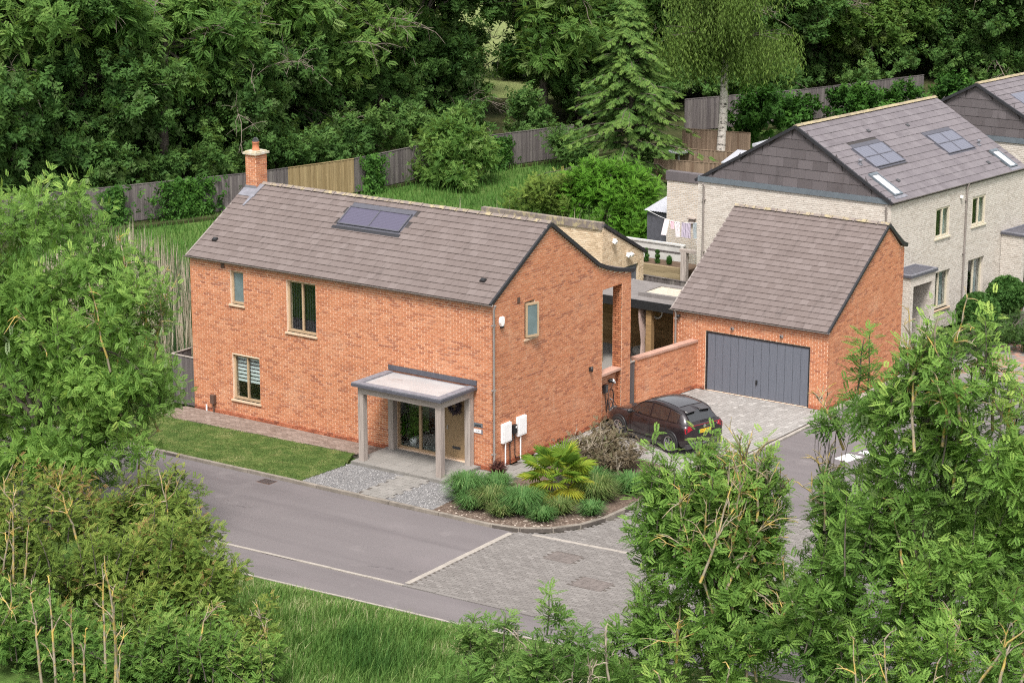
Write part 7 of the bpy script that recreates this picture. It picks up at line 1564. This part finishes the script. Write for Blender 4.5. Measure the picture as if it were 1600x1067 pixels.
WOOD = [
 (WB, (-41.9, 24.5), 1.3, 1.0, "dark tree second from the left behind the fence"), (WA, (-43.5, 22.0), 2.1, 1.15, "bright green ash at the far left top of the wood"),
 (WB, (-40.6, 33.0), 2.6, .9, "dark shaded tree directly behind the brick chimney"), (WE, (-41.5, 38.4), .6, 1.05, "ivy dark tree right of the chimney pot"),
 (WA, (-44.0, 37.0), 4.0, 1.1, "bright leafed tree above and behind the chimney"), (WC, (-41.0, 46.8), 3.3, .95, "windblown tree above the grey fence by the rounded shrub"),
 (WC, (-37.0, 57.0), 1.1, 1.0, "tall tree with visible grey trunk behind the far fence end"), (WA, (-36.5, 63.5), .4, 1.0, "leafy tree between grey trunk and conifer"),
 (WE, (-36.2, 60.0), 2.0, .8, "low dark tree at the fence end left of the conifer"), (WB, (-37.0, 67.5), 5.1, 1.1, "dark tree behind the conifer top"), (WE, (-34.0, 71.0), .9, 1.1, "dark tree left of the birch crown"),
 (WD, (-36.0, 82.0), 2.2, .95, "smaller sycamore left of the large rounded sycamore"), (WD, (-26.0, 95.5), 4.1, 1.05, "sycamore behind the far tiled gable"), (WB, (-22.5, 101.0), 1.4, 1.1, "dark tree at the far right top corner"), (WA, (-20.5, 104.5), .2, .9, "leafy tree at the right edge above the far roof"),
 (WB, (-54.0, 31.0), .2, 1.25, "second row dark tree at far left"), (WA, (-53.5, 36.0), 3.2, 1.25, "second row leafy tree left of the chimney line"), (WE, (-53.0, 42.0), 1.7, 1.25, "second row dark tree behind the chimney"), (WC, (-51.5, 47.5), 5.0, 1.2, "second row windblown tree right of the chimney"),
 (WB, (-50.0, 53.0), 2.4, 1.2, "second row dark tree above the tan fence boards"), (WA, (-50.5, 59.0), 4.4, 1.15, "second row leafy tree left of the field gap"), (WB, (-47.5, 74.0), .9, 1.15, "second row dark tree right of the field gap"), (WA, (-45.0, 80.5), 2.9, 1.15, "second row leafy tree behind the conifer"),
 (WE, (-41.0, 85.0), 4.8, 1.2, "second row dark tree behind the birch crown"), (WB, (-33.5, 93.5), 3.7, 1.15, "second row dark tree between the two sycamores"), (WE, (-29.0, 104.0), 2.2, 1.2, "second row dark tree behind the far sycamore"), (WD, (-38.0, 96.0), 1.2, 1.1, "sycamore filling the skyline above the birch"),
 (WA, (-46.5, 30.5), 5.5, 1.2, "leafy tree between the first and second rows left of the chimney"), (WB, (-47.0, 45.0), .7, 1.2, "dark tree between the rows above the grey fence"), (WB, (-24.5, 91.0), 2.9, 1.0, "dark tree behind the tiled ridge between the sycamores"), (WD, (-20.0, 99.0), 5.2, .95, "sycamore above the far house roof"), (WE, (-32.5, 78.0), 1.4, 1.05, "dark tree right of the birch crown"),
 (WA, (-48.5, 40.0), 1.2, 1.25, "leafy tree between the rows above the chimney"), (WE, (-45.5, 57.5), 2.2, .8, "low dark tree below the field gap"), (WB, (-15.5, 110.0), .3, 1.2, "dark tree at the rightmost edge behind the far roof"), (WB, (-25.0, 112.0), 3.3, 1.3, "third row tree behind the far house roof"),
 (WB, (-68.0, 48.0), 1.0, 1.4, "third row tree at the far left skyline"), (WA, (-67.0, 56.0), 2.0, 1.4, "third row tree above the second left gap"), (WE, (-66.0, 63.0), 3.0, 1.4, "third row tree above the chimney"), (WB, (-63.5, 70.5), 4.0, 1.4, "third row tree above the solar roof"),
 (WE, (-57.0, 96.0), .5, 1.4, "third row tree above the field gap"), (WB, (-51.0, 101.0), 1.5, 1.4, "third row tree above the conifer"), (WA, (-44.0, 106.0), 2.5, 1.4, "third row tree above the birch"), (WB, (-39.0, 113.0), 3.5, 1.4, "third row tree above the sycamores")]
for src, (x, y), rz, sc, lab in WOOD: copy_tree(src, (x, y, -.1), rz, sc, lab)
# understorey along the fence: one leafy mass nobody could count
rng = np.random.default_rng(301); line = [(-43.5, 10), (-39.6, 19), (-36.6, 27.5), (-35.2, 34), (-34.6, 40), (-32.6, 48), (-33, 58), (-31, 66), (-27, 79), (-24, 92), (-19, 104)]; parts = []
Lp = []
for (x0, y0), (x1, y1) in zip(line[:-1], line[1:]):
    for f in np.linspace(0, 1, 5)[:-1]: Lp.append((x0 + (x1 - x0) * f - abs(rng.normal(1.0, .9)), y0 + (y1 - y0) * f + rng.normal(0, .6), rng.uniform(.8, 2.0), rng.uniform(1.3, 2.2), rng.uniform(1.3, 2.2), rng.uniform(1.0, 1.9)))
for (x0, y0), (x1, y1) in zip(line[:-1], line[1:]):
    for f in np.linspace(0, 1, 5)[:-1]:
        if not (50 < y0 + (y1 - y0) * f < 62): Lp.append((x0 + (x1 - x0) * f - 5 - abs(rng.normal(1.0, 1.2)), y0 + (y1 - y0) * f + 1 + rng.normal(0, .8), rng.uniform(1.5, 4.5), rng.uniform(1.6, 2.6), rng.uniform(1.6, 2.6), rng.uniform(1.4, 2.4)))
pt, _ = crown(Lp, 2900, 8, .42, T_CLUMP, (.26, .42), rng, .45, .15, (.2, -.2, 0), sub=2); v, f, tt = pt
link('undergrowth', mesh_np('undergrowth', v, f, tt), None, (0, 0, 0), MAT['wood_dark'], kind='stuff')
pt, _ = crown([(-24, 60, 1.4, 2.2, 2.2, 1.5), (-21.5, 66, 1.3, 1.8, 2.0, 1.4), (-20.5, 70.5, 1.2, 1.6, 2.0, 1.3), (-19.0, 75.0, 1.3, 1.6, 2.0, 1.4), (-23.5, 63.5, 1.1, 1.2, 1.4, 1.2)], 420, 8, .3, T_CLUMP, (.3, .45), rng, .4)
t = thing('garden_shrub', "dense green shrub right of the birch trunk before the far fence", 'shrub', (0, 0, 0)); v, f, tt = pt; link('crown', mesh_np('crown', v, f, tt), t, (0, 0, 0), MAT['ivy'])
